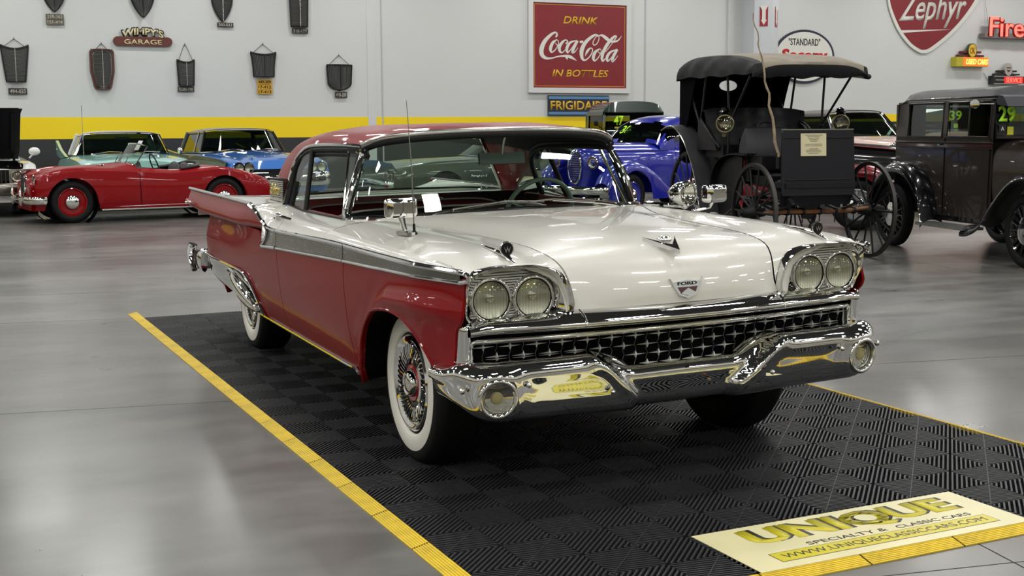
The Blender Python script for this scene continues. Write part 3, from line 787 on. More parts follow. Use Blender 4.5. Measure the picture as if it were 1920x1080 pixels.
obj('wheel_hub', MB().tube([V3((-1.22, .37, .94)), V3((-.80, .37, .84))], [.03, .03], 10).tube([V3((-1.225, .18, .935)), V3((-1.21, .37, .925)), V3((-1.225, .56, .935))], .010, 6).tube([V3((-1.10, .32, .94)), V3((-1.12, .12, 1.02))], .006, 6), mat('wheel_spokes', (110, 124, 114), .35), so)
mo = cp('interior_mirror', MB().box((-.985, .05, 1.245), (.022, .25, .058), rot=(0, -.12, 0)), mat('mirror_backing', (70, 80, 76), .4, .2), 0)
obj('mirror_stem', MB().tube([V3((-.975, .05, 1.265)), V3((-.955, .05, 1.33)), V3((-.93, .05, 1.365))], .007, 6), STEEL, mo)
cp('dash_card', MB().box((-.80, -.60, 1.022), (.004, .055, .075), rot=(0, .25, .2)), mat('white_card', (225, 225, 220), .6), 0, label='small white card standing inside the windshield corner')
# ---- wheels
def tyre_set(x, s, zc=.345, yc=.735, full=True):
    w = bpy.data.objects.new('wheel', None); COL.objects.link(w); w.parent = car; w.location = (x, s*yc, zc); w.empty_display_size = .1
    R = zc
    prof = [(.20, -.085), (.225, -.10), (.27, -.107), (.315, -.102), (R-.012, -.082), (R, -.06), (R, .06), (R-.012, .082), (.318, .100), (.275, .106), (.235, .101), (.20, .085)]
    pr = resample([(a, b*s, 0) for a, b in prof], 30)
    obj('tyre', MB().lathe([(p.x, p.y) for p in pr], n=64), RUBBER, w, 50)
    ww = [(.192, .094), (.198, .101), (.235, .1075), (.252, .109), (.262, .1055), (.262, .09)]
    wr2 = [(a-.0, b*s) for a, b in ww]
    obj('whitewall', MB().lathe([(.212, .086*s), (.215, .100*s), (.225, .1065*s), (.245, .1095*s), (.268, .1095*s), (.283, .1065*s), (.286, .100*s)], n=64), WHITEWALL, w, 50, label='broad white sidewall ring')
    if not full: return w
    obj('rim', MB().lathe([(.212, -.05*s), (.212, .09*s), (.205, .092*s), (.172, .080*s), (.05, .06*s), (.0, .06*s)], n=48), BLACK, w, 40)
    cap = obj('wheel_cover', MB().lathe([(.182, .088*s), (.184, .098*s), (.178, .106*s), (.168, .104*s), (.160, .096*s), (.150, .094*s), (.145, .080*s), (.10, .074*s), (.09, .088*s), (.074, .092*s), (.070, .080*s)], n=64), CHROME, w, 40)
    obj('cover_recess', MB().lathe([(.148, .088*s), (.120, .0855*s), (.092, .088*s)], n=48), BLACK, w, 40)
    sl = MB()
    for k in range(44):
        a = 2*pi*k/44; b = a+.16*s
        p0, p1, p2 = (cos(a), sin(a)), (cos((a+b)/2), sin((a+b)/2)), (cos(b), sin(b))
        sl.tube([V3((.094*p0[0], s*.090, .094*p0[1])), V3((.120*p1[0], s*.098, .120*p1[1])), V3((.148*p2[0], s*.098, .148*p2[1]))], [.0026, .0036, .004], 5)
    so_ = obj('cover_slats', sl, CHROME, w, 40); so_['kind'] = 'stuff'
    obj('cover_ring', MB().lathe([(.070, .090*s), (.068, .094*s), (.054, .092*s), (.052, .086*s)], n=40), mat('red_enamel', (160, 16, 30), .3, .3, .8), w, 40, label='red enamel ring')
    obj('cover_hub', MB().lathe([(.052, .088*s), (.050, .110*s), (.044, .118*s), (.036, .114*s), (.03, .118*s), (.0, .122*s)], n=32), CHROME, w, 40)
    for c_ in w.children:
        if c_.name.startswith('cover') or c_.name.startswith('wheel_cover'): c_.scale = (1.10, 1.0, 1.10)
    return w
wfr = tyre_set(.030, -1); tyre_set(.030, 1); tyre_set(-2.997, -1); tyre_set(-2.997, 1)
# ---- rear skirts (bright gravel shields) with teardrop bulge
for s in (-1, 1):
    ztp = lambda x: sp([(-4.15, .56), (-3.68, .560), (-3.0, .572), (-2.62, .570), (-2.46, .545), (-2.36, .50), (-2.27, .42), (-2.215, .352)], x)
    zbt = lambda x: sp([(-4.15, .455), (-3.99, .448), (-3.4, .42), (-2.9, .38), (-2.5, .345), (-2.215, .34)], x)
    xs = xsamp(-4.10, -2.215, 40); P = []
    for x in xs:
        a, b = zbt(x), ztp(x)
        P.append([V3((x, s*(W(x, a+(b-a)*j/8)+.008-.05*sst(.35, 0, j/8)*0), a+(b-a)*j/8)) for j in range(9)])
    P = [[row[0]-V3((0, s*.03, 0))]+row+[row[-1]-V3((0, s*.012, 0))] for row in P]
    cp('rear_shield', MB().grid(P), CHROME, 50)
    cp('shield_moulding', MB().tube([V3((x, s*(W(x, ztp(x))+.010), ztp(x))) for x in xs], .009, 8), CHROME)
    bl = MB(); cb = V3((-2.66, s*(W(-2.70, .46)-.012), .448))
    bl.ell(cb, (.38, .068, .070), 28, 16, rot=(0, .20, 0))
    cp('shield_bulge', bl, CHROME, 60)
    cp('bulge_rim', MB().tube([cb+Euler((0, .20, 0)).to_matrix() @ V3((-.39*cos(a_), s*(.025+.025*sin(a_)), .074*sin(a_))) for a_ in [pi*k/20 for k in range(21)]], .010, 8), CHROME)
# ---- rear bumper with tall guards
for s in (-1, 1):
    pth = resample([V3((-4.06, s*.925, .485)), V3((-4.16, s*.93, .485)), V3((-4.30, s*.90, .48)), V3((-4.40, s*.72, .475)), V3((-4.42, s*.0, .47))], 20)
    cp('rear_bumper', MB().tube(pth, .06, 10, flat=(1.25, .45)), CHROME)
    cp('bumper_guard', MB().tube([V3((-4.42, s*.935, .585)), V3((-4.43, s*.945, .55)), V3((-4.40, s*.95, .47)), V3((-4.33, s*.95, .405))], [.030, .034, .032, .02], 10, flat=(1, 1.1)), CHROME)
    cp('guard_bracket', MB().box((-4.28, s*.93, .50), (.12, .03, .10)), BLACK, 0)
# ---- front: bezels, lamps
def ring(mb, c, R, r, axis=(1, 0, 0), n=40, m=10):
    A = V3(axis).normalized(); q = V3((0, 0, 1)); e1 = (q-A*q.dot(A)).normalized(); e2 = A.cross(e1)
    mb.tube([V3(c)+e1*(R*cos(2*pi*k/n))+e2*(R*sin(2*pi*k/n)) for k in range(n)], r, m, closed=True); return mb
REFL = mat('lamp_reflector', (186, 188, 180), .28, .9)
LFL = mat('headlamp_fluting', (228, 226, 214), .16, .75, stripes=('Y', .011, .5))
for s in (-1, 1):
    out = [(.470, .735), (.466, .770), (.480, .82), (.505, .862), (.548, .893), (.62, .907), (.72, .913), (.80, .908), (.850, .894), (.872, .868), (.876, .80), (.868, .745), (.850, .716), (.80, .712), (.66, .718), (.54, .726)]
    xo = lambda y, z: .800-.008*sst(.70, .88, y)-.045*(1-sst(.72, .84, z))*sst(.70, .88, y)
    oc = [V3((xo(y, z), s*y, z)) for y, z in out]
    n = 80; ocs = resample(oc+[oc[0]], n+1)[:-1]
    fo = cp('headlamp_surround', MB(), CHROME) if False else None
    mb = MB()
    # outer lip (rolled), concave inner wall, back plate
    ctr = V3((.77, s*.700, .800)); rows = []
    for p in ocs:
        d = (p-V3((p.x, ctr.y, ctr.z)))
        top = sst(.84, .90, p.z)
        rows.append([p+d*.035+V3((-.045, 0, .002)), p+d*.050+V3((-.012, 0, .003*top)), p+d*.030+V3((.010+.020*top, 0, .002*top)), p-d*.012+V3((.010+.012*top, 0, 0)), p-d*.05+V3((-.002, 0, 0)), p-d*.13+V3((-.020, 0, 0)), V3((.756, (p-d*.24).y, (p-d*.24).z)), V3((.748, (p-d*.27).y, (p-d*.27).z))])
    mb.grid(rows, closed=True); mb.add([r[-1] for r in rows], [tuple(range(n))])
    sur = cp('headlamp_surround', mb, CHROME, 60)
    # ribbed aluminium plate behind the lamps
    pm = MB()
    for k in range(17):
        z = .733+k*.0095; y0_, y1_ = (.585-.0*k, .835)
        sh = .05*sst(.80, .89, z); zm = z+.003
        def cut(yc_): return sqrt(max(.079**2-(zm-.795)**2, 0))
        h_ = cut(0); segs = [(.56 if h_ == 0 else .615+h_, .778-h_ if h_ else .85)]
        if h_ and .778+h_ < .852: segs.append((.778+h_, .855))
        if h_ and .615-h_ > .555: segs.append((.545, .615-h_))
        for a0, a1 in segs:
            if a1-a0 > .004: pm.prism([(a0, z), (a1, z), (a1, z+.0058), (a0, z+.0058)], lambda a, b, t: V3((t, s*a, b)), .760, .771)
    obj('ribbed_plate', pm, ALUR, sur, 0)
    for yc in (.615, .778):
        c = V3((.790 if yc < .7 else .778, s*yc, .795)); 
        lamp = cp('headlamp', MB().lathe([(.0, -.021), (.03, -.018), (.055, -.011), (.071, -.003)], origin=c, axis=(1, 0, 0), n=40), REFL, 60)
        m1 = ring(MB(), c+V3((-.004, 0, 0)), .0765, .0075); m1.lathe([(.084, -.045), (.084, -.004), (.080, .003)], origin=c, axis=(1, 0, 0), n=40)
        obj('lamp_ring', m1, CHROME, lamp, 50)
        obj('lamp_gasket', ring(MB(), c+V3((-.001, 0, 0)), .0705, .003), BLACK, lamp, 50)
        obj('lamp_lens', MB().lathe([(.0, .016), (.03, .0135), (.055, .006), (.070, -.003)], origin=c, axis=(1, 0, 0), n=40), LENS, lamp, 60)
        fl = MB().lathe([(.0, .008), (.03, .006), (.055, -.001), (.068, -.006)], origin=c, axis=(1, 0, 0), n=48, arc=2*pi)
        fl2 = MB()
        for k in range(-5, 6):
            yy = k*.0115; h = sqrt(max(.066**2-yy*yy, 0))
            fl2.tube([V3((c.x+.004-.0, c.y+yy, c.z+h*t)) for t in (-1, -.5, 0, .5, 1)], .0014, 4)
        obj('lens_flutes', fl2, LENS, lamp, 40)
        obj('bulb_shield', MB().lathe([(0, .0), (.014, -.004), (.018, -.02)], origin=c+V3((-.006, 0, .006)), axis=(1, 0, 0), n=16), CHROME, lamp, 50)
# chrome bar under the bonnet, wrapping down at both ends
def bar_prof(y):
    a = abs(y); x = .838-.095*(a/.88)**2.4
    return x
ys = [-.868+1.736*i/60 for i in range(61)]
P = []
for y in ys:
    x = bar_prof(y); e = sst(.80, .875, abs(y))
    P.append([V3((x-.035, y, .738-.01*e)), V3((x-.005, y, .734-.012*e)), V3((x+.030, y, .716-.012*e)), V3((x+.044, y, .703-.012*e)), V3((x+.050, y, .692-.010*e)), V3((x+.046, y, .680-.008*e)), V3((x+.030, y, .674-.008*e)), V3((x-.03, y, .674-.008*e))])
cp('grille_header_bar', MB().grid([resample(r, 18) for r in P]), CHROME, 60)
for s in (-1, 1):
    cp('header_bar_joint', MB().tube([V3((bar_prof(.44)+q[0], s*.44, q[1])) for q in ((-.01, .738), (.03, .720), (.049, .700), (.050, .684))], .004, 6), CHROME)
    # end cheeks: wrap from the bar down beside the grille to the bumper
    rows = []
    for k in range(13):
        t = k/12; z = .712-.17*t
        pts = [V3((.735, s*.850, z)), V3((.772-.012*t, s*.858, z)), V3((.780-.016*t, s*.872, z)), V3((.768-.018*t, s*.889, z)), V3((.735-.02*t, s*.895, z)), V3((.68, s*.895, z))]
        if k == 0: pts = [V3((p.x-.008, p.y-s*.006, p.z)) for p in pts]
        rows.append(resample(pts, 10))
    top = [[V3((p.x-.03, s*(abs(p.y)-.03), .722)) for p in rows[0]]]
    cp('grille_cheek', MB().grid(top+rows), CHROME, 60)
# grille cavity, rim and star lattice
cp('grille_cavity', MB().box((.68, 0, .56), (.02, 1.72, .26)).box((.70, 0, .668), (.10, 1.70, .01)).box((.70, .853, .6), (.08, .01, .2)).box((.70, -.853, .6), (.08, .01, .2)), BLACK, 0)
def gx(y): return .806-.075*(abs(y)/.86)**2.3
gb = lambda y: sp([(0, .475), (.20, .480), (.30, .535), (.42, .560), (.86, .560)], abs(y))
rim = []
for i in range(41): y = -.835+1.67*i/40; rim.append(V3((gx(y)+.012, y, .644)))
rim += [V3((gx(.85)+.012, .850, .636)), V3((gx(.85)+.010, .853, .60)), V3((gx(.85)+.010, .850, .568))]
for i in range(41): y = .835-1.67*i/40; rim.append(V3((gx(y)+.012, y, gb(y))))
rim += [V3((gx(.85)+.010, -.850, .568)), V3((gx(.85)+.010, -.853, .60)), V3((gx(.85)+.012, -.850, .636))]
gr = cp('grille', MB().tube(rim, .0115, 8, closed=True, flat=(1, 1.1)), CHROME, 50)
cp('grille_rim_inner', MB().tube([V3((p.x-.014, p.y*.985, .60+(p.z-.60)*.80 if abs(p.y) > .3 else p.z-.008*(1 if p.z > .6 else -1))) for p in rim], .006, 6, closed=True), STEEL, 50)
star = MB(); a_, b_ = .047, .016
star.add([(.011, 0, 0), (.0, a_, 0), (.004, .0036, .0030), (0, 0, b_), (.004, -.0036, .0030), (0, -a_, 0), (.004, -.0036, -.0030), (0, 0, -b_), (.004, .0036, -.0030), (-.02, 0, 0)],
         [(0, 1, 2), (0, 2, 3), (0, 3, 4), (0, 4, 5), (0, 5, 6), (0, 6, 7), (0, 7, 8), (0, 8, 1), (9, 2, 1), (9, 3, 2), (9, 4, 3), (9, 5, 4), (9, 6, 5), (9, 7, 6), (9, 8, 7), (9, 1, 8)])
star_me = mesh_of('grille_star', star, mat('star_metal', (214, 214, 208), .34, .55), 20)
lat = MB(); PX, PZ = .100, .0365
rows_z = [.620-PZ*k for k in range(5)]
for k, z in enumerate(rows_z):
    off = PX/2 if k % 2 else 0
    for i in range(-9, 10):
        y = i*PX+off
        if abs(y) > .835 or z-.012 < gb(y)+.004: continue
        o = link('grille_star', star_me, gr, (gx(y), y, z))
    yl = [q/100 for q in range(-84, 85, 4) if z > gb(q/100)+.01]
# slender crimped verticals and cross webs behind the stars
for i in range(-17, 18):
    y = i*PX/2
    if abs(y) > .845: continue
    pts = []; z = .640; k = 0
    while z > gb(y)+.002: pts.append(V3((gx(y)-.004, y+(.004 if k % 2 else -.004)*(1 if i % 2 else -1), z))); z -= PZ/2; k += 1
    if len(pts) > 1: lat.tube(pts, .0013, 4)
lo = obj('grille_lattice', lat, mat('dull_lattice_metal', (84, 84, 82), .45, .6), gr, 0); lo['kind'] = 'stuff'
# ---- front bumper
def bump():
    plan = [(.885, 0), (.893, .25), (.900, .50), (.896, .70), (.880, .82), (.835, .905), (.75, .955), (.68, .968), (.61, .966)]
    half = resample([(x, y, 0) for x, y in plan], 70)
    full = [V3((p.x, -p.y, 0)) for p in reversed(half[1:])]+half
    # denser sampling in the centre steps
    rows = []
    for i, p in enumerate(full):
        a = full[max(i-1, 0)]; b = full[min(i+1, len(full)-1)]; t = (b-a).normalized(); nrm = V3((t.y, -t.x, 0))
        if nrm.dot(V3((p.x-.2, p.y, 0))) < 0: nrm = -nrm
        yy = abs(p.y); zt = .513+.068*sst(.215, .405, yy)
        endk = sst(.86, .97, yy) if p.x > .5 else 1
        zt -= .022*sst(.93, .972, yy)+.01*sst(.80, .60, p.x)
        zb = sp([(0, .338), (.25, .342), (.5, .352), (.78, .358), (.90, .380), (.972, .43)], yy)
        sec = []
        prof = [(-.17, -.004), (-.10, 0), (-.045, 0), (-.018, -.010), (-.003, -.028), (.003, -.052), (-.006, -.085)]
        H = zt-zb
        for o_, dz in prof: sec.append((o_, zt+dz*min(1, H/.2)))
        kk = sst(.60, .74, yy)
        sec += [(-.016+.004*kk, zb+.075), (-.028+.006*kk, zb+.040), (-.044+.008*kk, zb+.014), (-.070, zb), (-.14, zb+.004)]
        row = []
        ss = resample([(o_, z, 0) for o_, z in sec], 34)
        for q in ss:
            o_, z = q.x, q.y
            yb = .205+max(0, (z-.40))/(.575-.40)*.19
            k = 1-sst(yb-.012, yb+.032, yy)
            rollup = .012*math.exp(-((yy-yb-.035)/.03)**2)*sst(.36, .44, z)
            o2 = o_-(.050*k if o_ > -.12 else 0)+rollup*(1 if o_ > -.1 else 0)
            # swelling round the parking lamps
            if p.x > .70: d = sqrt((yy-.808)**2+(z-.457)**2); o2 += .016*math.exp(-((d-.075)/.035)**2)*(1 if o_ > -.06 else 0)
            row.append(V3((p.x, p.y, z))+nrm*o2)
        rows.append(row)
    return rows
BR_ = bump()
bmp = cp('front_bumper', MB().grid(BR_), CHROME, 60)
for s in (-1, 1):
    c = V3((.889, s*.808, .457)); ax = V3((1, s*.13, -.10))
    pl_ = cp('parking_lamp', ring(MB(), c, .066, .010, ax).lathe([(.062, 0), (.058, -.02), (.045, -.035), (0, -.04)], origin=c, axis=ax, n=36), CHROME, 50)
    ribs = MB()
    for k, rr in enumerate((.054, .047, .040)): ring(ribs, c+ax*(-.012-.006*k), rr, .0035, ax, 32, 6)
    obj('lamp_rings', ribs, REFL, pl_, 50)
    obj('lamp_bulb', MB().lathe([(0, -.004), (.02, -.008), (.026, -.02), (.018, -.034)], origin=c, axis=ax, n=24), mat('frosted_amber_lens', (176, 166, 120), .25, .2, .6), pl_, 50)
    obj('lamp_lens', MB().lathe([(0, .006), (.03, .003), (.058, -.006)], origin=c, axis=ax, n=36), LENS, pl_, 60)
    for (y, z, x) in ((.694, .499, .905), (.355, .438, .905)):
        cp('bumper_bolt', MB().ell((x, s*y, z), (.010, .010, .010), 12, 8), CHROME)
    cp('bumper_bolt', MB().ell((.84, s*.925, .490), (.012, .012, .012), 12, 8), CHROME)
cp('bumper_bolt', MB().ell((.846, .10, .425), (.008, .008, .008), 10, 6), mat('brown_bolt', (120, 90, 60), .5)); cp('bumper_bolt', MB().ell((.842, .01, .487), (.005, .006, .006), 10, 6), BLACK)
# ---- ornaments
def emblem():
    b = V3((.833, .008, .792)); ux, uz = V3((0, 1, 0)), V3((-.22, 0, 1)).normalized(); nn = V3((1, 0, .2)).normalized()
    f = lambda a, c_, t: b+ux*a+uz*c_+nn*t
    sh = [(-.072, .036), (-.060, .020), (0, .026), (.060, .020), (.072, .036), (.060, .005), (.040, -.030), (0, -.044), (-.040, -.030), (-.060, .005)]
    o = cp('bonnet_emblem', MB().prism(sh, f, -.01, .008), CHROME, 30)
    o2 = obj('emblem_field', MB().prism([(-.044, .000), (.044, .000), (.032, -.022), (0, -.031), (-.032, -.022)], f, .004, .0095), mat('emblem_enamel', (70, 14, 18), .3, .2, .8), o, 0, label='dark red enamel field')
    obj('emblem_chevron', MB().prism([(-.034, -.024), (0, -.004), (.034, -.024), (0, -.034)], f, .006, .0125), CHROME, o, 0)
    text('emblem_letters', 'FORD', .085, .013, BLACK, o, frame(f(0, .0135, .0085), ux, uz), .0012, .02)
emblem()
orn = MB().tube([V3((.80, .0, .925)), V3((.75, -.03, .925)), V3((.66, -.10, .955))], [.004, .010, .003], 8, flat=(.5, 1.2)).tube([V3((.80, .0, .925)), V3((.76, .05, .925)), V3((.70, .09, .945))], [.004, .008, .003], 8, flat=(.5, 1.2)) if False else MB()
orn.prism([(.64, -.072), (.80, .0), (.64, .072), (.675, .052), (.745, 0), (.675, -.052)], lambda a, b, t: V3((a, b, 1.005-.42*(a-.55)**1.6*1.1-.035+t)), -.004, .012)
oo = cp('bonnet_ornament', orn, CHROME, 30)
obj('ornament_ball', MB().ell((.685, 0, .962), (.032, .030, .017), 16, 10).tube([V3((.685, 0, .93)), V3((.685, 0, .96))], .010, 8), CHROME, oo)
for s in (-1, 1):
    c = V3((.735, s*.695, .973))
    fo_ = cp('fender_ornament', MB().tube([V3((.80, s*.695, .930)), V3((.745, s*.695, .946)), V3((.64, s*.695, .958)), V3((.50, s*.695, .968))], [.003, .010, .009, .003], 10, flat=(.7, 1.3)), CHROME, 50)
    obj('ornament_disc', MB().lathe([(0, .006), (.022, .006), (.026, 0), (.022, -.014), (0, -.02)], origin=c, axis=(1, 0, 0), n=28), BLACK, fo_, 40, label='round black disc')
    obj('disc_rim', ring(MB(), c+V3((.002, 0, 0)), .025, .003, (1, 0, 0), 28, 6), CHROME, fo_)
    obj('disc_wings', MB().prism([(-.014, .010), (-.006, -.014), (0, 0), (.006, -.014), (.014, .010), (.005, -.004), (0, .012), (-.005, -.004)], lambda a, b, t: V3((c.x+t, c.y+a, c.z+b)), .005, .009), CHROME, fo_, 0)
# ---- mirrors, spotlights, aerial, wipers, handles
mr = cp('door_mirror', MB().tube([V3((-.065, -.80, .975)), V3((-.075, -.808, 1.02)), V3((-.085, -.812, 1.055))], [.012, .011, .016], 10), CHROME)
obj('mirror_foot', MB().prism([(-.05, -.03), (.05, -.018), (.055, 0), (.05, .018), (-.05, .03)], lambda a, b, t: V3((-.05+a, -.80+b, .971+t)), 0, .014), CHROME, mr, 30)
mh = MB()
hp = []
for k in range(9):
    u = k/8; w2 = [.0, .050, .056, .057, .057, .056, .052, .040, .0][k]; hh = [.0, .040, .046, .047, .047, .046, .042, .032, 0][k]
    pass
bmh = MB().box((-.085, -.812, 1.082), (.055, .150, .082), rot=(0, .0, .30))
mo2 = obj('mirror_head', bmh, CHROME, mr, 30); bv = mo2.modifiers.new('b', 'BEVEL'); bv.width = .018; bv.segments = 5
obj('mirror_cap', MB().ell((-.065, -.812, 1.052), (.022, .020, .012), 14, 8), CHROME, mr)
cp('aerial', MB().tube([V3((-.03, -.775, .975)), V3((-.032, -.777, 1.25)), V3((-.040, -.787, 1.526))], [.0035, .0025, .0016], 6), STEEL)
cp('aerial_base', MB().lathe([(.016, 0), (.014, .012), (.006, .022), (.005, .05), (0, .052)], origin=(-.03, -.775, .968), axis=(0, 0, 1), n=14), BLACK)
# driver's side spotlight and mirror
sc_ = V3((-.60, .90, 1.045))
spl = cp('spotlight', MB().lathe([(0, -.13), (.012, -.11), (.035, -.085), (.055, -.05), (.062, -.01), (.063, .02), (.060, .028)], origin=sc_, axis=(.976, .22, .0), n=36), CHROME, 50)
ax2 = V3((.976, .22, 0)).normalized()
obj('spotlight_ring', ring(MB(), sc_+ax2*.024, .060, .007, ax2), CHROME, spl)
obj('spotlight_lens', MB().lathe([(0, .030), (.04, .026), (.057, .018)], origin=sc_, axis=ax2, n=30), LENS, spl, 60)
obj('spotlight_reflector', MB().lathe([(0, -.03), (.03, -.02), (.056, .014)], origin=sc_, axis=ax2, n=30), CHROME, spl, 60)
obj('spotlight_bracket', MB().tube([sc_-V3((0, 0, .06)), V3((-.66, .86, .985)), V3((-.86, .82, .985))], .012, 8).ell((sc_.x, sc_.y, sc_.z-.065), (.02, .02, .015)), CHROME, spl)
m3 = cp('door_mirror', MB().tube([V3((-.56, .935, .955)), V3((-.50, .985, .975)), V3((-.49, 1.0, 1.01))], .008, 8).ell((-.56, .935, .957), (.02, .016, .01)), CHROME)
mo3 = obj('mirror_head', MB().box((-.49, 1.005, 1.045), (.075, .135, .090), rot=(0, 0, .25)), CHROME, m3, 30); bv = mo3.modifiers.new('b', 'BEVEL'); bv.width = .022; bv.segments = 5
# windscreen wipers
for s_, (a, b, c, d) in {-1: ((-.64, -.50, .990), (-.645, -.42, 1.012), (-.625, -.10, 1.045), (-.61, .10, 1.045)), 1: ((-.63, .55, .992), (-.63, .45, 1.015), (-.605, .15, 1.045), (-.60, .02, 1.047))}.items():
    wp = cp('wiper_arm', MB().tube(resample(P3([a, b, c]), 10), [.009]*3+[.007]*3+[.005]*4, 8).ell(a, (.016, .016, .012), 10, 6), CHROME)
    obj('wiper_blade', MB().tube(P3([V3(b)+V3((.01, .06*-s_*1.0, .012)), V3(c)+V3((.012, 0, .006)), V3(d)+V3((.012, .0, -.004))]), .0045, 6), STEEL, wp)
# door handles
for s in (-1, 1):
    hd_ = cp('door_handle', MB().tube(P3([(-1.76, s*.925, .945), (-1.72, s*.955, .958), (-1.60, s*.962, .962), (-1.50, s*.955, .960), (-1.47, s*.93, .952)]), [.010, .012, .012, .011, .008], 8, flat=(.8, 1)), CHROME)
    obj('handle_button', MB().lathe([(0, .03), (.017, .028), (.019, .0)], origin=(-1.79, s*.915, .945), axis=(0, s, .2), n=16), CHROME, hd_)
# sunlit number plate recess etc. are behind the car and out of view
# ================================================================= other cars in the hall
TYRE2 = mat('old_tyre_rubber', (13, 13, 14), .65, spec=.25)
GLASSD = glass('car_side_glass', (118, 134, 126), 1.3)
def parts_wheel(parent, x, y, r, w=.17, rim=None, cap=CHROME, ww=None, rimr=None, spokes=0, name='wheel'):
    s = 1 if y > 0 else -1
    g = bpy.data.objects.new(name, None); COL.objects.link(g); g.parent = parent; g.location = (x, y, r); g.empty_display_size = .1
    rr = rimr or r*.62; h = w/2
    obj('tyre', MB().lathe([(rr, -h*.8*s), (rr+.02, -h*s), (r-.03, -h*s), (r, -h*.6*s), (r, h*.6*s), (r-.03, h*s), (rr+.03, h*1.06*s), (rr, h*.8*s)], n=40), TYRE2, g, 50)
    if ww: obj('whitewall', MB().lathe([(rr+.005, h*.9*s), (rr+.03, h*1.10*s), (rr+.03+ww, h*1.08*s)], n=40), WHITEWALL, g, 50)
    m = rim or STEEL
    obj('rim', MB().lathe([(rr, -h*.7*s), (rr+.002, h*.85*s), (rr-.012, h*.9*s), (rr-.03, h*.55*s), (rr*.55, h*.45*s), (rr*.5, h*.7*s), (0, h*.75*s)], n=36), m, g, 40)
    if spokes:
        sp_ = MB()
        for k in range(spokes):
            a = 2*pi*k/spokes; sp_.tube([V3((.05*cos(a), h*.9*s, .05*sin(a))), V3(((rr-.02)*cos(a), h*.7*s, (rr-.02)*sin(a)))], .012, 5)
        o = obj('rim_spokes', sp_, m, g); o['kind'] = 'stuff'
    if cap: obj('hub_cap', MB().lathe([(rr*.52, h*.7*s), (rr*.50, h*.98*s), (rr*.36, h*1.2*s), (0, h*1.3*s)], n=28), cap, g, 50)
    return g
def body_loft(parent, name, secs, m, arches=(), zb=.25, nx=90, hole=None, under=True):
    """secs: (x, w, zc, zm, zs) centre height, mid-bonnet height, shoulder height"""
    rl = [[] for _ in range(8)]
    for x, w, zc, zm, zs in secs:
        zl = zs-.10
        pts = [(0, zc), (.38*w, zc*.72+zm*.28), (.66*w, zm), (.86*w, zs), (.965*w, zs-.045), (w, (zs+zb)/2+.06), (w*.985, zb+.12), (w*.93, zb)]
        for k, (y, z) in enumerate(pts): rl[k].append(V3((x, y, z)))
    x0, x1 = secs[0][0], secs[-1][0]
    def at(k, x):
        L = rl[k]; xs = [p.x for p in L]
        i = 0
        while i < len(xs)-2 and not (xs[i] >= x >= xs[i+1]): i += 1
        u = (xs[i]-x)/(xs[i]-xs[i+1]); return cr(L, i+min(max(u, 0), 1))
    ex = []
    for (ax, ar, az) in arches:
        for k in range(15): ex.append(ax+ar*cos(pi*k/14)*.999)
    XS = sorted(set([round(x0+(x1-x0)*i/nx, 4) for i in range(nx+1)]+[round(e, 4) for e in ex if x1 < e < x0]), reverse=True)
    def low(x):
        z = zb
        for ax, ar, az in arches:
            if abs(x-ax) < ar: z = max(z, az+sqrt(ar*ar-(x-ax)**2))
        return z
    mb = MB(); lining = MB()
    for s in (-1, 1):
        P = []
        for x in XS:
            pts = [at(k, x) for k in range(8)]; row = resample([V3((x, p.y, p.z)) for p in pts[:5]], 12)
            side = resample([V3((x, p.y, p.z)) for p in pts[4:]], 10); lo = low(x)
            zt = side[0].z
            if lo > zb:
                lo = min(lo, zt-.02); sd = []
                for j in range(10):
                    z = zt+(lo-zt)*j/9
                    for a, b in zip(side, side[1:]):
                        if a.z >= z >= b.z: u = (a.z-z)/(a.z-b.z+1e-9); y = a.y+(b.y-a.y)*u; break
                    else: y = side[-1].y
                    sd.append(V3((x, y, z)))
                side = sd
            row = row+side[1:]+[side[-1]-V3((0, .05, 0))]
            P.append([V3((p.x, s*p.y, p.z)) for p in row])
        if hole:
            hx0, hx1, hy = hole; n, m_ = len(P), len(P[0]); k = len(mb.v); mb.v += [tuple(p) for row in P for p in row]
            for i in range(n-1):
                for j in range(m_-1):
                    c = (P[i][j]+P[i+1][j+1])/2
                    if hx1 < c.x < hx0 and abs(c.y) < hy and j < 13: continue
                    a = k+i*m_+j; mb.f.append((a, a+m_, a+m_+1, a+1))
        else: mb.grid(P)
        # closed ends
        for row in (P[0], P[-1]):
            cx = [V3((p.x, 0, p.z)) for p in row]; mb.grid([row, cx])
    o = obj(name, mb, m, parent, 45)
    if under:
        w = min(q[1] for q in secs[1:-1]); obj('underbody', MB().box(((x0+x1)/2, 0, zb+.10), (abs(x1-x0)*.86, w*1.25, .22)), BLACK, parent, 0)
        for ax, ar, az in arches:
            for s in (-1, 1):
                ww_ = sp([(q[0], q[1]) for q in secs], ax)
                obj('wheel_well', MB().lathe([(ar+.01, 0), (ar+.01, .25)], origin=(ax, s*(ww_-.02), az), axis=(0, -s, 0), n=28), DARK, parent)
    return o
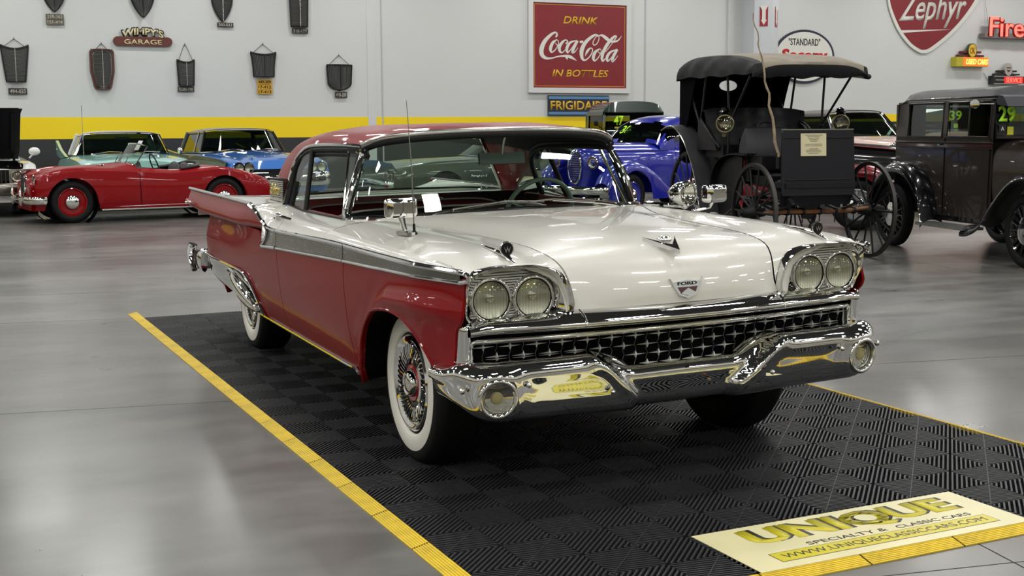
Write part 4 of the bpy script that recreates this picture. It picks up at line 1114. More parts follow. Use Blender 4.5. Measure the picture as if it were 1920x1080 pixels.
def greenhouse(parent, B, T, zr, roofm, pillar=CHROME, pr=.022, posts=(), glassm=None, crown=.05, frames=CHROME):
    """B/T: base and top corners [(x,y,z) front-centre, front-corner, rear-corner, rear-centre]; posts: fractions for side pillars"""
    g = glassm or GLASSD
    fb, cb, rb2, eb = [V3(p) for p in B]; ft, ct, rt2, et = [V3(p) for p in T]
    def arc(c, k, n=13):
        h = resample([c, V3((c.x*.7+k.x*.3, k.y*.6, c.z*.8+k.z*.2)), k], n)
        return [V3((p.x, -p.y, p.z)) for p in reversed(h[1:])]+h
    ws0, ws1 = arc(fb, cb), arc(ft, ct)
    obj('windshield', MB().grid([ws0, ws1]), g, parent, 60)
    re0, re1 = arc(eb, rb2), arc(et, rt2)
    obj('rear_window', MB().grid([re0, re1]), g, parent, 60)
    n = 15; rows = []
    front, rear = arc(V3((ft.x+.02, 0, ft.z)), V3((ct.x+.01, ct.y+.015, ct.z))), arc(V3((et.x-.02, 0, et.z)), V3((rt2.x-.01, rt2.y+.015, rt2.z)))
    for i in range(n):
        u = i/(n-1); row = []
        for a, b in zip(front, rear):
            p = a.lerp(b, u); w = 1-(abs(p.y)/(ct.y+.016))**2.5
            p = p+V3((0, 0, (zr-(a.z*(1-u)+b.z*u))*(w**.6 if w > 0 else 0)*sin(pi*(.08+.84*u))**.5)); row.append(p)
        rows.append([V3((row[0].x, row[0].y, row[0].z-.035))]+row+[V3((row[-1].x, row[-1].y, row[-1].z-.035))])
    obj('roof', MB().grid(rows), roofm, parent, 45)
    obj('headliner', MB().grid([[p-V3((0, 0, .03)) for p in r] for r in rows]), DARK, parent, 45)
    for s in (-1, 1):
        m_ = lambda p: V3((p.x, s*p.y, p.z))
        obj('pillar', MB().tube([m_(cb), m_(ct)], pr, 8), pillar, parent)
        obj('pillar', MB().tube([m_(rb2), m_(rt2)], pr*1.6, 8), roofm, parent)
        obj('side_glass', MB().grid([[m_(cb), m_(ct)], [m_(rb2), m_(rt2)]]), g, parent, 0)
        for f in posts:
            obj('pillar', MB().tube([m_(cb).lerp(m_(rb2), f), m_(ct).lerp(m_(rt2), f)], pr*.8, 8), frames, parent)
        obj('window_trim', MB().tube([m_(cb), m_(cb).lerp(m_(rb2), .5), m_(rb2)], pr*.5, 6), frames, parent)
        obj('roof_trim', MB().tube([m_(ct), m_(ct).lerp(m_(rt2), .5), m_(rt2)], pr*.5, 6), frames, parent)
    obj('windshield_frame', MB().tube([p+V3((.01, 0, 0)) for p in ws0], pr*.6, 6).tube([p+V3((.01, 0, 0)) for p in ws1], pr*.6, 6), frames, parent)
def lamp(parent, p, r=.09, ring_r=.012, ax=(1, 0, 0)):
    c = V3(p); l = obj('headlamp', MB().lathe([(0, -.03), (r*.6, -.02), (r, .0)], origin=c, axis=ax, n=24), REFL, parent, 60)
    obj('lamp_ring', ring(MB(), c, r+.006, ring_r, ax, 24, 6), CHROME, l); obj('lamp_lens', MB().lathe([(0, .02), (r*.6, .014), (r, .002)], origin=c, axis=ax, n=24), LENS, l, 60)
    return l
def bumper(parent, pts, r=.055, flat=(1.5, .5), m=CHROME, name='bumper'):
    h = resample(P3(pts), 16); full = [V3((p.x, -p.y, p.z)) for p in reversed(h[1:])]+h
    return obj(name, MB().tube(full, r, 10, flat=flat, up=(0, 0, 1)), m, parent, 50)
def cabin(parent, x0, x1, w, z, m=BLKV, backs=True):
    obj('cabin_tub', MB().box(((x0+x1)/2, 0, z-.30), (abs(x1-x0), w*2, .05)), DARK, parent, 0)
    for xs_ in ((x0*.62+x1*.38), (x0*.15+x1*.85)):
        obj('seat_back', MB().box((xs_, 0, z-.08), (.14, w*1.7, .34), rot=(0, -.2, 0)), m, parent, 0)
    obj('dashboard', MB().box((x0-.06, 0, z-.02), (.16, w*1.9, .12)), m, parent, 0)
def steer(parent, x, y, z, r=.2, m=None):
    obj('steering_wheel', MB().tube([V3((x+.3*r*sin(a), y+r*cos(a), z+r*.9*sin(a))) for a in [2*pi*k/20 for k in range(20)]], .011, 6, closed=True).tube([V3((x, y-r, z)), V3((x, y, z)), V3((x, y+r, z))], .008, 5), m or BLACK, parent)

# ---- red open roadster, side-on by the back wall
RRED = mat('bright_red_car_paint', (132, 2, 11), .4, 0, .45, spec=.12)
mg = thing('roadster', 'bright red open two-seat roadster with red wheels standing side-on near the back wall', 'car', (-15.92, -.95, 0), (0, 0, radians(-83)))
body_loft(mg, 'body', [(.58, .34, .40, .40, .42), (.55, .52, .66, .64, .60), (.47, .66, .73, .70, .72), (.30, .74, .80, .74, .80), (0, .745, .85, .77, .845), (-.45, .74, .88, .82, .835), (-.85, .73, .905, .87, .82), (-1.15, .72, .90, .86, .80), (-1.6, .715, .84, .81, .775), (-2.0, .72, .85, .83, .80), (-2.35, .735, .84, .80, .83), (-2.80, .70, .76, .73, .735), (-3.18, .58, .64, .61, .60), (-3.32, .36, .46, .46, .45)],
          RRED, [(0, .375, .32), (-2.39, .365, .32)], .20, 90, hole=(-1.02, -2.02, .56))
for x in (0, -2.39):
    for s in (-1, 1): parts_wheel(mg, x, s*.615, .325, .155, RRED, CHROME, rimr=.215)
obj('cockpit_tub', MB().box((-1.52, 0, .42), (1.0, 1.15, .04)).box((-1.52, .57, .60), (1.0, .02, .35)).box((-1.52, -.57, .60), (1.0, .02, .35)).box((-2.03, 0, .62), (.03, 1.14, .42)), DARK, mg, 0)
for s in (-1, 1): obj('seat', MB().ell((-1.86, s*.28, .70), (.10, .24, .20), 14, 8).ell((-1.62, s*.28, .50), (.25, .24, .08), 14, 8), BLKV, mg)
obj('cockpit_coaming', MB().tube(resample(P3([(-1.70, .60, .80), (-1.98, .56, .84), (-2.06, .30, .885), (-2.07, 0, .895), (-2.06, -.30, .885), (-1.98, -.56, .84), (-1.70, -.60, .80)]), 24), .028, 8), BLKV, mg)
steer(mg, -1.38, .28, .86, .19)
wsb = resample(P3([(-1.0, .56, .86), (-.93, .3, .895), (-.92, 0, .90)]), 8); wst = [p+V3((-.20, 0, .30)) for p in wsb]; full0 = [V3((p.x, -p.y, p.z)) for p in wsb[:-1]]+list(reversed(wsb)); full1 = [V3((p.x, -p.y, p.z)) for p in wst[:-1]]+list(reversed(wst))
wsb_f = wsb[:-1]+[V3((p.x, -p.y, p.z)) for p in reversed(wsb)]; wst_f = wst[:-1]+[V3((p.x, -p.y, p.z)) for p in reversed(wst)]
obj('windshield', MB().grid([wsb_f, wst_f]), CLEAR, mg, 60)
obj('windshield_frame', MB().tube(wsb_f+list(reversed(wst_f)), .011, 8, closed=True), CHROME, mg)
for s in (-1, 1): obj('windshield_bracket', MB().prism([(-1.02, .78), (-1.10, .80), (-1.06, .92), (-.99, .90)], lambda a, b, t: V3((a, s*t, b)), .575, .60), CHROME, mg, 0)
for s in (-1, 1): obj('sill_moulding', MB().box((-1.25, s*.725, .195), (1.65, .012, .02)), CHROME, mg, 0)
bumper(mg, [(.40, .74, .36), (.55, .66, .36), (.65, .40, .36), (.69, 0, .36)], .045, (1.25, .45), name='front_bumper')
for s in (-1, 1):
    obj('overrider', MB().ell((.69, s*.34, .40), (.035, .045, .13), 12, 10), CHROME, mg)
    lamp(mg, (.525, s*.50, .655), .085)
    obj('side_lamp', MB().ell((.55, s*.52, .50), (.03, .032, .032), 10, 8), CHROME, mg)
obj('grille_shell', MB().tube([V3((.60-.14*max(z-.40, 0), y, z)) for y, z in [(.17*cos(a)*(1-.2*sin(a)), .55+.17*sin(a)) for a in [2*pi*k/24 for k in range(24)]]], .022, 8, closed=True), CHROME, mg)
gl_ = MB()
for k in range(-6, 7): gl_.tube([V3((.60, k*.024, .42)), V3((.585, k*.024, .69))], .005, 5)
obj('grille_bars', gl_, CHROME, mg)['kind'] = 'stuff'
obj('door_seam', MB().tube(resample(P3([(-1.02, .735, .80), (-1.03, .735, .5), (-1.04, .725, .22)]), 8), .004, 5), DARK, mg)
obj('vent_trim', MB().ell((-.48, .50, .875), (.07, .05, .012), 12, 6), CHROME, mg)
for k, y in enumerate((.36, -.30)): obj('wiper_arm', MB().tube(P3([(-.90, y, .90), (-.97, y-.10, .99)]), .006, 5), BLACK, mg)
pp = obj('price_sheet', MB().box((-1.18, .12, 1.17), (.005, .24, .17), rot=(0, -.5, 0)), mat('paper', (225, 225, 225), .7), mg, 0)

# ---- turquoise finned hardtop
TURQ = mat('turquoise_car_paint', (156, 212, 202), .3, 0, .9); WHTP = mat('white_car_paint', (222, 222, 220), .3, 0, .9)
cd = thing('finned_hardtop', 'pale turquoise 1950s hardtop with white roof and tail fins parked nose-out behind the red roadster', 'car', (-18.95, .50, 0))
body_loft(cd, 'body', [(1.02, .90, .60, .62, .66), (.95, .99, .86, .84, .84), (.5, 1.01, .93, .90, .90), (0, 1.015, .95, .915, .92), (-.7, 1.015, .975, .94, .93), (-1.1, 1.015, .97, .95, .93), (-2.6, 1.015, .93, .92, .90), (-3.6, 1.01, .92, .88, .86), (-4.4, .98, .88, .82, .78), (-4.65, .90, .70, .70, .66)],
          TURQ, [(0, .40, .34), (-3.30, .38, .30)], .26, 70)
greenhouse(cd, [(-.80, 0, .97), (-1.28, .86, .95), (-2.75, .84, .94), (-3.15, 0, .95)], [(-1.20, 0, 1.365), (-1.36, .70, 1.335), (-2.60, .69, 1.335), (-2.75, 0, 1.36)], 1.415, WHTP, posts=(.22,), pr=.028)
cabin(cd, -1.4, -2.7, .75, .92)
for s in (-1, 1):
    fp = [(-2.4, .90), (-3.6, 1.02), (-4.5, 1.20), (-4.62, 1.21), (-4.58, .90), (-3.6, .84)]
    obj('tail_fin', MB().prism(fp, lambda a, b, t: V3((a, s*(t+.03*(b-.9)), b)), .90, .955), TURQ, cd, 30)
    obj('tail_lamp', MB().ell((-4.50, s*.93, 1.02), (.20, .045, .045), 12, 8), TURQ, cd)
    for y in (.60, .80): lamp(cd, (1.03, s*y, .72), .085)
    for x in (0, -3.3): parts_wheel(cd, x, s*.78, .37, .2, CHROME, CHROME, .05)
obj('rear_view_mirror', MB().ell((-.62, .98, 1.03), (.035, .05, .06), 10, 8).tube(P3([(-.62, .96, .93), (-.62, .98, 1.0)]), .01, 6), CHROME, cd)
obj('interior_mirror', MB().box((-1.22, 0, 1.27), (.03, .26, .05)), STEEL, cd, 0)
obj('aerial', MB().tube(P3([(-.55, -.78, .93), (-.58, -.78, 1.88)]), .006, 5), STEEL, cd)
for y0_, y1_ in ((-.55, -.05), (.15, .65)): obj('wiper_arm', MB().tube(P3([(-.78-.1*abs(y0_), y0_, .985), (-.80, (y0_+y1_)/2, 1.02), (-.82-.15*abs(y1_), y1_, 1.005)]), .010, 6), CHROME, cd)
bumper(cd, [(.80, 1.0, .46), (1.05, .90, .46), (1.12, .5, .46), (1.15, 0, .46)], .07)

# ---- blue 1950s hardtop; its gold tone is the yellow wall's reflection painted on
BLUEM = mat('metallic_blue_car_paint', (38, 108, 190), .32, .25, .9); WALLREFL = mat('painted_wall_reflection', (96, 92, 52), .35, .3, .9); GREYP = mat('grey_roof_paint', (96, 98, 96), .35, .2, .8)  # the dull gold is reflected yellow wall put into the colour
bk = thing('blue_hardtop', 'metallic blue 1950s hardtop with olive gold flank parked nose-out beside the turquoise car', 'car', (-19.05, 2.96, 0), (0, 0, radians(6)))
body_loft(bk, 'body', [(1.0, .88, .55, .58, .62), (.95, .97, .84, .80, .82), (.5, .99, .93, .88, .90), (0, .99, .97, .91, .93), (-.7, .99, 1.0, .95, .95), (-1.1, .99, 1.0, .96, .95), (-2.6, .985, .95, .94, .93), (-3.6, .98, .92, .90, .96), (-4.3, .96, .86, .86, 1.0), (-4.6, .88, .66, .70, .80)],
          BLUEM, [(0, .39, .34), (-3.1, .38, .30)], .26, 70)
greenhouse(bk, [(-.85, 0, .995), (-1.22, .86, .975), (-2.85, .80, .96), (-3.2, 0, .97)], [(-1.10, 0, 1.42), (-1.42, .70, 1.38), (-2.65, .69, 1.36), (-2.85, 0, 1.38)], 1.465, GREYP, posts=(.30,), pr=.028)
cabin(bk, -1.4, -2.7, .75, .94)
for s in (-1, 1):
    obj('flank_panel', MB().grid([[V3((x, s*(.998), z0)), V3((x, s*1.004, (z0+z1)/2)), V3((x, s*.975, z1))] for x, z0, z1 in ((.8, .66, .82), (-.2, .64, .90), (-1.0, .62, .92), (-2.4, .60, .92), (-3.9, .62, .93))]), WALLREFL, bk, 50)  # sheet added to carry the painted reflection of the yellow wall
    obj('tail_fin', MB().prism([(-2.6, .93), (-3.8, 1.02), (-4.45, 1.12), (-4.55, .86)], lambda a, b, t: V3((a, s*t, b)), .86, .93), WALLREFL, bk, 30)
    for y in (.62, .80): lamp(bk, (1.0, s*y, .715), .085, .02)
    for x in (0, -3.1): parts_wheel(bk, x, s*.76, .36, .2, CHROME, CHROME, .05)
for y0_, y1_ in ((-.60, -.05), (.10, .65)): obj('wiper_arm', MB().tube(P3([(-.82-.2*abs(y0_), y0_, 1.0), (-.86, (y0_+y1_)/2, 1.04), (-.9-.15*abs(y1_), y1_, 1.02)]), .011, 6), CHROME, bk)
obj('fender_ornament', MB().prism([(.75, .0), (.55, .05), (.60, 0), (.55, -.05)], lambda a, b, t: V3((a, -.45+b, .915+t)), 0, .02), CHROME, bk)
bumper(bk, [(.85, .99, .50), (1.05, .86, .50), (1.14, .4, .50), (1.16, 0, .50)], .085)
gm = MB()
for k in range(7): gm.tube([V3((1.03, -.55, .42+.04*k)), V3((1.07, 0, .42+.04*k)), V3((1.03, .55, .42+.04*k))], .008, 5)
obj('grille_bars', gm, CHROME, bk)['kind'] = 'stuff'; obj('grille_back', MB().box((1.0, 0, .54), (.02, 1.2, .30)), BLACK, bk, 0)

# ---- white muscle car with its bonnet open, at the left edge
wm = thing('muscle_car', 'white muscle car with raised black-lined bonnet cut by the left edge of the view', 'car', (-18.2, -2.15, 0))
body_loft(wm, 'body', [(.93, .86, .56, .56, .60), (.90, .93, .78, .76, .78), (.5, .955, .84, .84, .87), (0, .96, .86, .86, .90), (-.7, .96, .90, .89, .90), (-1.1, .955, .91, .90, .89), (-2.6, .955, .93, .92, .92), (-3.6, .95, .90, .88, .86), (-4.0, .9, .70, .70, .70)],
          WHTP, [(0, .40, .34), (-2.85, .39, .32)], .24, 60, hole=(.80, -.75, .70))
greenhouse(wm, [(-.95, 0, .93), (-1.15, .74, .90), (-2.9, .72, .92), (-3.3, 0, .93)], [(-1.45, 0, 1.30), (-1.50, .58, 1.28), (-2.5, .58, 1.28), (-2.6, 0, 1.30)], 1.35, WHTP, posts=(.5,), pr=.025)
obj('engine_bay', MB().box((0, 0, .55), (1.6, 1.4, .03)).box((.82, 0, .70), (.03, 1.4, .24)).box((-.76, 0, .75), (.03, 1.4, .28)).box((0, .70, .72), (1.55, .02, .3)).box((0, -.70, .72), (1.55, .02, .3)), DARK, wm, 0)
eng = MB()
for k in range(10): eng.ell((.5-.12*k, .5*math.sin(k*2.3), .74+.05*math.cos(k*1.7)), (.07, .09, .06), 10, 6)
for k in range(7): eng.tube([V3((.6, -.5+.16*k, .74)), V3((.2, -.4+.15*k, .82)), V3((-.3, -.5+.15*k, .76))], .013, 5)
obj('engine', eng, STEEL, wm)['kind'] = 'stuff'
hx = [(-.80, .93), (-.72, 1.10), (-.35, 1.72), (-.28, 1.80)]
obj('bonnet', MB().grid([[V3((x-.05*(1-abs(t)**3), .74*t*(.96+.04*k), z)) for t in [-1+j/8 for j in range(17)]] for k, (x, z) in enumerate(hx)]), WHTP, wm, 45)
obj('bonnet_lining', MB().grid([[V3((x+.045-.02*(abs(t) > .9), .74*t*(.96+.04*k), z-.005)) for t in [-1+j/8 for j in range(17)]] for k, (x, z) in enumerate(hx)]), BLACK, wm, 45)
obj('bonnet_rib', MB().tube(P3([(-.66, .60, 1.08), (-.29, .62, 1.72)]), .02, 6).tube(P3([(-.28, -.74, 1.80), (-.28, .74, 1.80)]), .012, 6), BLACK, wm)
obj('bonnet_hinge', MB().tube(P3([(-.75, .64, .86), (-.70, .64, 1.0)]), .025, 6), BLACK, wm)
for s in (-1, 1):
    for y in (.60, .79): lamp(wm, (.95, s*y, .665), .085, .014)
    obj('lamp_panel', MB().box((.925, s*.69, .665), (.02, .42, .24)), STEEL, wm, 0)
    for x in (0, -2.85): parts_wheel(wm, x, s*.76, .34, .2, STEEL, CHROME)
gm = MB()
for k in range(14): gm.box((.94, -.42+.065*k, .66), (.03, .02, .22))
obj('grille_bars', gm, mat('dark_grille', (52, 52, 52), .4, .6), wm, 0)['kind'] = 'stuff'; obj('grille_back', MB().box((.92, 0, .66), (.02, 1.0, .24)), BLACK, wm, 0)
bumper(wm, [(.80, .95, .46), (.98, .88, .46), (1.05, .45, .46), (1.06, 0, .46)], .085, (1.2, .5), mat('dark_chrome', (120, 118, 112), .2, 1.))
obj('door_mirror', MB().ell((-.85, .99, 1.05), (.08, .10, .075), 14, 10).tube(P3([(-.85, .90, .93), (-.85, .98, 1.02)]), .015, 6), WHTP, wm)
# ---- olive coupe seen through the hardtop's glass
OLIVE = mat('olive_green_car_paint', (54, 64, 50), .3, .2, .9)
fb = thing('olive_coupe', 'olive green coupe parked side-on behind the red and cream hardtop', 'car', (-15.9, 5.1, 0), (0, 0, radians(-86)))
body_loft(fb, 'body', [(.95, .78, .52, .54, .56), (.90, .88, .74, .72, .74), (.4, .915, .84, .82, .84), (-.3, .92, .90, .87, .88), (-.9, .92, .92, .90, .88), (-2.0, .92, .90, .88, .86), (-2.75, .92, .92, .90, .93), (-3.4, .90, .88, .84, .84), (-3.75, .82, .66, .66, .66)],
          OLIVE, [(0, .37, .33), (-2.75, .37, .32)], .22, 60)
greenhouse(fb, [(-.85, 0, .93), (-1.05, .76, .90), (-2.75, .70, .92), (-3.1, 0, .92)], [(-1.35, 0, 1.25), (-1.42, .60, 1.23), (-2.2, .60, 1.23), (-2.3, 0, 1.24)], 1.29, OLIVE, posts=(.55,), pr=.02)
cabin(fb, -1.2, -2.4, .65, .86)
for s in (-1, 1):
    for y in (.52, .70): lamp(fb, (.94, s*y, .62), .08)
    for x in (0, -2.75): parts_wheel(fb, x, s*.74, .33, .19, STEEL, CHROME)
    text('fender_script', 'Firebird', .30, .045, CHROME, fb, frame((-.62, s*.928, .60), (-s, 0, 0), (0, 0, 1)), .004, .01)
bumper(fb, [(.85, .86, .46), (1.0, .76, .46), (1.06, .35, .48), (1.07, 0, .50)], .05)

# ---- blue streamlined coupe
BLUE = mat('royal_blue_car_paint', (6, 26, 150), .28, .1, 1.)
def hump(mb, c, r, h, n=18, m=12): return mb.ell(c, r, n, m)
bc = thing('streamlined_coupe', 'royal blue late-1930s coupe with rounded fenders beside the carriage', 'car', (-13.3, 7.15, 0), (0, 0, radians(-68)))
secs = []
def oldbody(parent, name, st, m, nx=50, ny=20):
    """st: (x, half-width, z-top, z-bottom, squareness)"""
    rl = []
    for x, w, zt, zb, q in st:
        row = []
        for j in range(ny+1):
            a = pi/2-pi*j/ny*.5-0  # top centre to bottom
            t = j/ny
            if t < .6: b = (t/.6)*pi/2; y = w*sin(b)**(2/q); z = zb+(zt-zb)*(.55+.45*cos(b)**(2/q))
            else: u = (t-.6)/.4; y = w*(1-.10*u*u); z = zb+(zt-zb)*.55*(1-u)
            row.append(V3((x, y, z)))
        rl.append(row)
    cols = [resample([r[j] for r in rl], nx) for j in range(ny+1)]
    mb = MB()
    for s in (-1, 1):
        P = [[V3((cols[j][i].x, s*cols[j][i].y, cols[j][i].z)) for j in range(ny+1)] for i in range(nx)]
        mb.grid(P); mb.grid([P[0], [V3((p.x, 0, p.z)) for p in P[0]]]); mb.grid([P[-1], [V3((p.x, 0, p.z)) for p in P[-1]]])
    return obj(name, mb, m, parent, 50)
oldbody(bc, 'body', [(.50, .14, 1.02, .45, 2), (.42, .24, 1.10, .42, 2.2), (.0, .36, 1.15, .40, 2.4), (-.5, .52, 1.17, .38, 2.6), (-.95, .70, 1.17, .32, 3), (-1.6, .80, 1.15, .28, 3.4), (-2.4, .80, 1.14, .28, 3.2), (-3.1, .72, 1.05, .30, 2.6), (-3.8, .45, .85, .34, 2.2), (-3.95, .2, .65, .4, 2)], BLUE)
# cab top
rl = []
for x, w, z in ((-.92, .62, 1.18), (-1.05, .64, 1.36), (-1.22, .64, 1.52), (-1.5, .63, 1.60), (-1.9, .62, 1.625), (-2.3, .60, 1.58), (-2.75, .56, 1.44), (-3.15, .46, 1.22), (-3.35, .30, 1.08)):
    row = []
    for j in range(17):
        b = pi/2*j/16; y = w*sin(b)**.75; zz = 1.02+(z-1.02)*cos(b)**.55 if j < 16 else 1.02
        row.append(V3((x, y, zz)))
    rl.append(row)
cols = [resample([r[j] for r in rl], 40) for j in range(17)]
def grid_part(P, keep):
    mb = MB(); n, m_ = len(P), len(P[0]); idx = {}
    for i in range(n-1):
        for j in range(m_-1):
            c = (P[i][j]+P[i+1][j+1])/2
            if not keep(c): continue
            f = []
            for q in ((i, j), (i+1, j), (i+1, j+1), (i, j+1)):
                if q not in idx: idx[q] = len(mb.v); mb.v.append(tuple(P[q[0]][q[1]]))
                f.append(idx[q])
            mb.f.append(tuple(f))
    return mb
for s in (-1, 1):
    P = [[V3((cols[j][i].x, s*cols[j][i].y, cols[j][i].z)) for j in range(17)] for i in range(40)]
    w1 = lambda c: 1.20 < c.z < (1.47 if c.x < -1.3 else 1.40) and abs(c.y) > .56 and -1.93 < c.x < -1.10
    w2 = lambda c: 1.20 < c.z < 1.47 and abs(c.y) > .50 and -2.45 < c.x < -2.02
    w3 = lambda c: -1.24 < c.x < -.93 and .03 < abs(c.y) < .56 and 1.20 < c.z < 1.51
    obj('cab_top', grid_part(P, lambda c: not (w1(c) or w2(c) or w3(c))), BLUE, bc, 50)
    obj('door_window', grid_part(P, w1), GLASSD, bc, 50); obj('quarter_window', grid_part(P, w2), GLASSD, bc, 50); obj('windshield_pane', grid_part(P, w3), GLASSD, bc, 50)
cabin(bc, -1.3, -2.3, .55, 1.15)
for s in (-1, 1):
    # pontoon fenders swept as tapered tubes with open wheel arches
    fr = [(.62, .62, .52), (.50, .64, .72), (.20, .66, .86), (-.10, .67, .86), (-.45, .70, .74), (-.80, .74, .52), (-1.05, .76, .36)]
    P = []
    for i, p in enumerate(resample([(a, b, c) for a, b, c in fr], 30)):
        row = []
        for j in range(15):
            a = pi*j/14; u = i/29
            wv = .17*(1-.5*max(0, u-.6)/.4); row.append(V3((p.x, s*(p.y+wv*cos(a)*1.0), p.z-.12+.14*sin(a))))
        zlo = .33+sqrt(max(.40**2-(p.x)**2, 0)) if abs(p.x) < .40 else .26
        row = [V3((row[0].x, row[0].y, min(max(zlo, .26), row[0].z)))]+row+[V3((row[-1].x, row[-1].y, .35))]
        P.append(row)
    obj('front_fender', MB().grid(P), BLUE, bc, 60)
    fr = [(-2.45, .72, .34), (-2.55, .74, .62), (-2.85, .76, .80), (-3.20, .75, .80), (-3.60, .68, .62), (-3.95, .58, .36)]
    P = []
    for i, p in enumerate(resample([(a, b, c) for a, b, c in fr], 26)):
        P.append([V3((p.x, s*(p.y+.16*cos(pi*j/14)), p.z-.1+.12*sin(pi*j/14))) for j in range(15)])
        P[-1] = [V3((P[-1][0].x, P[-1][0].y, .28))]+P[-1]
    obj('rear_fender', MB().grid(P), BLUE, bc, 60)
    for x in (0, -2.95): parts_wheel(bc, x, s*.70, .34, .16, BLUE, CHROME)
    lamp(bc, (.56, s*.40, .86), .085, .014, (1, 0, 0))
    obj('lamp_pod', MB().ell((.42, s*.40, .86), (.16, .10, .10), 14, 8), BLUE, bc)
    obj('belt_trim', MB().tube(resample(P3([(.1, s*.38, 1.03), (-.6, s*.60, 1.03), (-1.0, s*.72, 1.03)]), 12), .007, 6), CHROME, bc)
    obj('door_mirror', MB().ell((-1.15, s*.90, 1.16), (.03, .05, .05), 10, 8).tube(P3([(-1.2, s*.78, 1.12), (-1.16, s*.88, 1.15)]), .01, 6), CHROME, bc)
obj('grille_frame', MB().tube([V3((.54-.10*(z-.75)**2, y, z)) for y, z in [(.135*cos(a), .78+.27*sin(a)) for a in [2*pi*k/28 for k in range(28)]]], .014, 8, closed=True), CHROME, bc)
gm = MB()
for k in range(14):
    z = .54+.036*k; hw = .13*sqrt(max(1-((z-.78)/.27)**2, 0)); gm.tube(P3([(.50, -hw, z), (.53, 0, z), (.50, hw, z)]), .007, 5)
obj('grille_bars', gm, STEEL, bc)['kind'] = 'stuff'
bumper(bc, [(.55, .80, .42), (.72, .68, .42), (.80, .3, .42), (.80, 0, .42)], .045, (1.3, .4))
LIME = mat('lime_window_paint', (176, 232, 20), .6); LIME2 = mat('green_number_paint', (128, 200, 60), .5)
text('number_mark', '38', .20, .17, LIME, bc, frame((-1.075, -.24, 1.38), (-.05, 1, 0), (-.62, 0, .75)), .003, .02, .3)
obj('door_seam', MB().tube(resample(P3([(-1.12, .765, 1.1), (-1.15, .80, .7), (-1.10, .78, .34)]), 8), .004, 5), DARK, bc)

# ---- boxier old cars and pickups: square cab + hood + separate wings
def old_cab(parent, x0, x1, w, zb, zr, m, roofm, ws_lean=.10, wins=((.08, .92),), belt=1.2, rad=.10, zwt=None, rear_win=True, tumble=.03, glassm=None):
    """x0 windscreen, x1 rear wall; wins: (u0,u1) side windows along the cab"""
    zwt = zwt or zr-.17; g = glassm or GLASSD
    L = x0-x1
    for s in (-1, 1):
        Y = lambda z: s*(w-tumble*max(0, (z-belt)/(zr-belt)))
        mb = MB()
        def q(xa, xb, za, zb_): 
            mb.grid([[V3((x, Y(z), z)) for z in [za+(zb_-za)*k/3 for k in range(4)]]+[V3((x, Y(zb_)-s*.03, zb_))] for x in [xa+(xb-xa)*k/4 for k in range(5)]])
        q(x0, x1, zb, belt); q(x0-ws_lean, x1, zwt, zr-rad)
        ed = [0]+[v for a in wins for v in a]+[1]
        for k in range(0, len(ed), 2):
            xa, xb = x0-L*ed[k], x0-L*ed[k+1]; q(xa, xb, belt, zwt)
        obj('cab_side', mb, m, parent, 30)
        for a, b in wins:
            xa, xb = x0-L*a, x0-L*b
            obj('side_window', MB().grid([[V3((x, Y(z)-s*.015, z)) for z in (belt, zwt)] for x in (xa, xb)]), g, parent, 0)
            obj('window_frame', MB().tube([V3((xa, Y(belt), belt)), V3((xb, Y(belt), belt)), V3((xb, Y(zwt), zwt)), V3((xa, Y(zwt), zwt))], .013, 6, closed=True), m, parent)
    rows = []
    for i in range(17):
        u = i/16; x = x0-ws_lean+.06-(L-ws_lean+.08)*u; e = min(1, sin(pi*min(max(u, .0), 1))*7)**.5 if 0 < u < 1 else 0
        row = []
        for j in range(17):
            t = -1+j/8; zz = (zr-rad)+rad*e*max(0, 1-abs(t)**4)**.5+.02*e*(1-t*t); row.append(V3((x, t*(w-tumble), zz)))
        rows.append(row)
    obj('roof', MB().grid(rows), roofm, parent, 50)
    fr = MB(); fr.tube(P3([(x0, -w+.03, belt), (x0-ws_lean, -w+.05, zr-rad), (x0-ws_lean, w-.05, zr-rad), (x0, w-.03, belt)]), .028, 6, closed=True)
    obj('windshield_frame', fr, m, parent)
    obj('windshield', MB().grid([[V3((x0, y, belt)), V3((x0-ws_lean, y, zr-rad))] for y in (-w+.05, w-.05)]), g, parent, 0)
    rb = MB(); rb.box((x1, 0, (zb+belt)/2), (.04, 2*w-.02, belt-zb)).box((x1+.01, 0, zwt+(zr-rad-zwt)/2), (.04, 2*w-.06, zr-rad-zwt)).box((x1, w*.72, (belt+zwt)/2), (.04, w*.55, zwt-belt)).box((x1, -w*.72, (belt+zwt)/2), (.04, w*.55, zwt-belt))
    obj('rear_wall', rb, m, parent, 0)
    obj('cab_floor', MB().box(((x0+x1)/2, 0, zb+.06), (L-.05, 2*w-.08, .05)), DARK, parent, 0)
def wing(parent, name, pts, s, wd, m, inner, zdrop=.0):
    """old-style fender: arched sheet following pts (x,z) from y=inner to inner+wd"""
    P = []
    for p in resample([(x, 0, z) for x, z in pts], 28):
        P.append([V3((p.x, s*(inner+wd*t), p.z+.035*sin(pi*t)-.05*t**6-zdrop)) for t in [k/8 for k in range(9)]]+[V3((p.x, s*(inner+wd), p.z-.09-zdrop))])
    return obj(name, MB().grid(P), m, parent, 60)

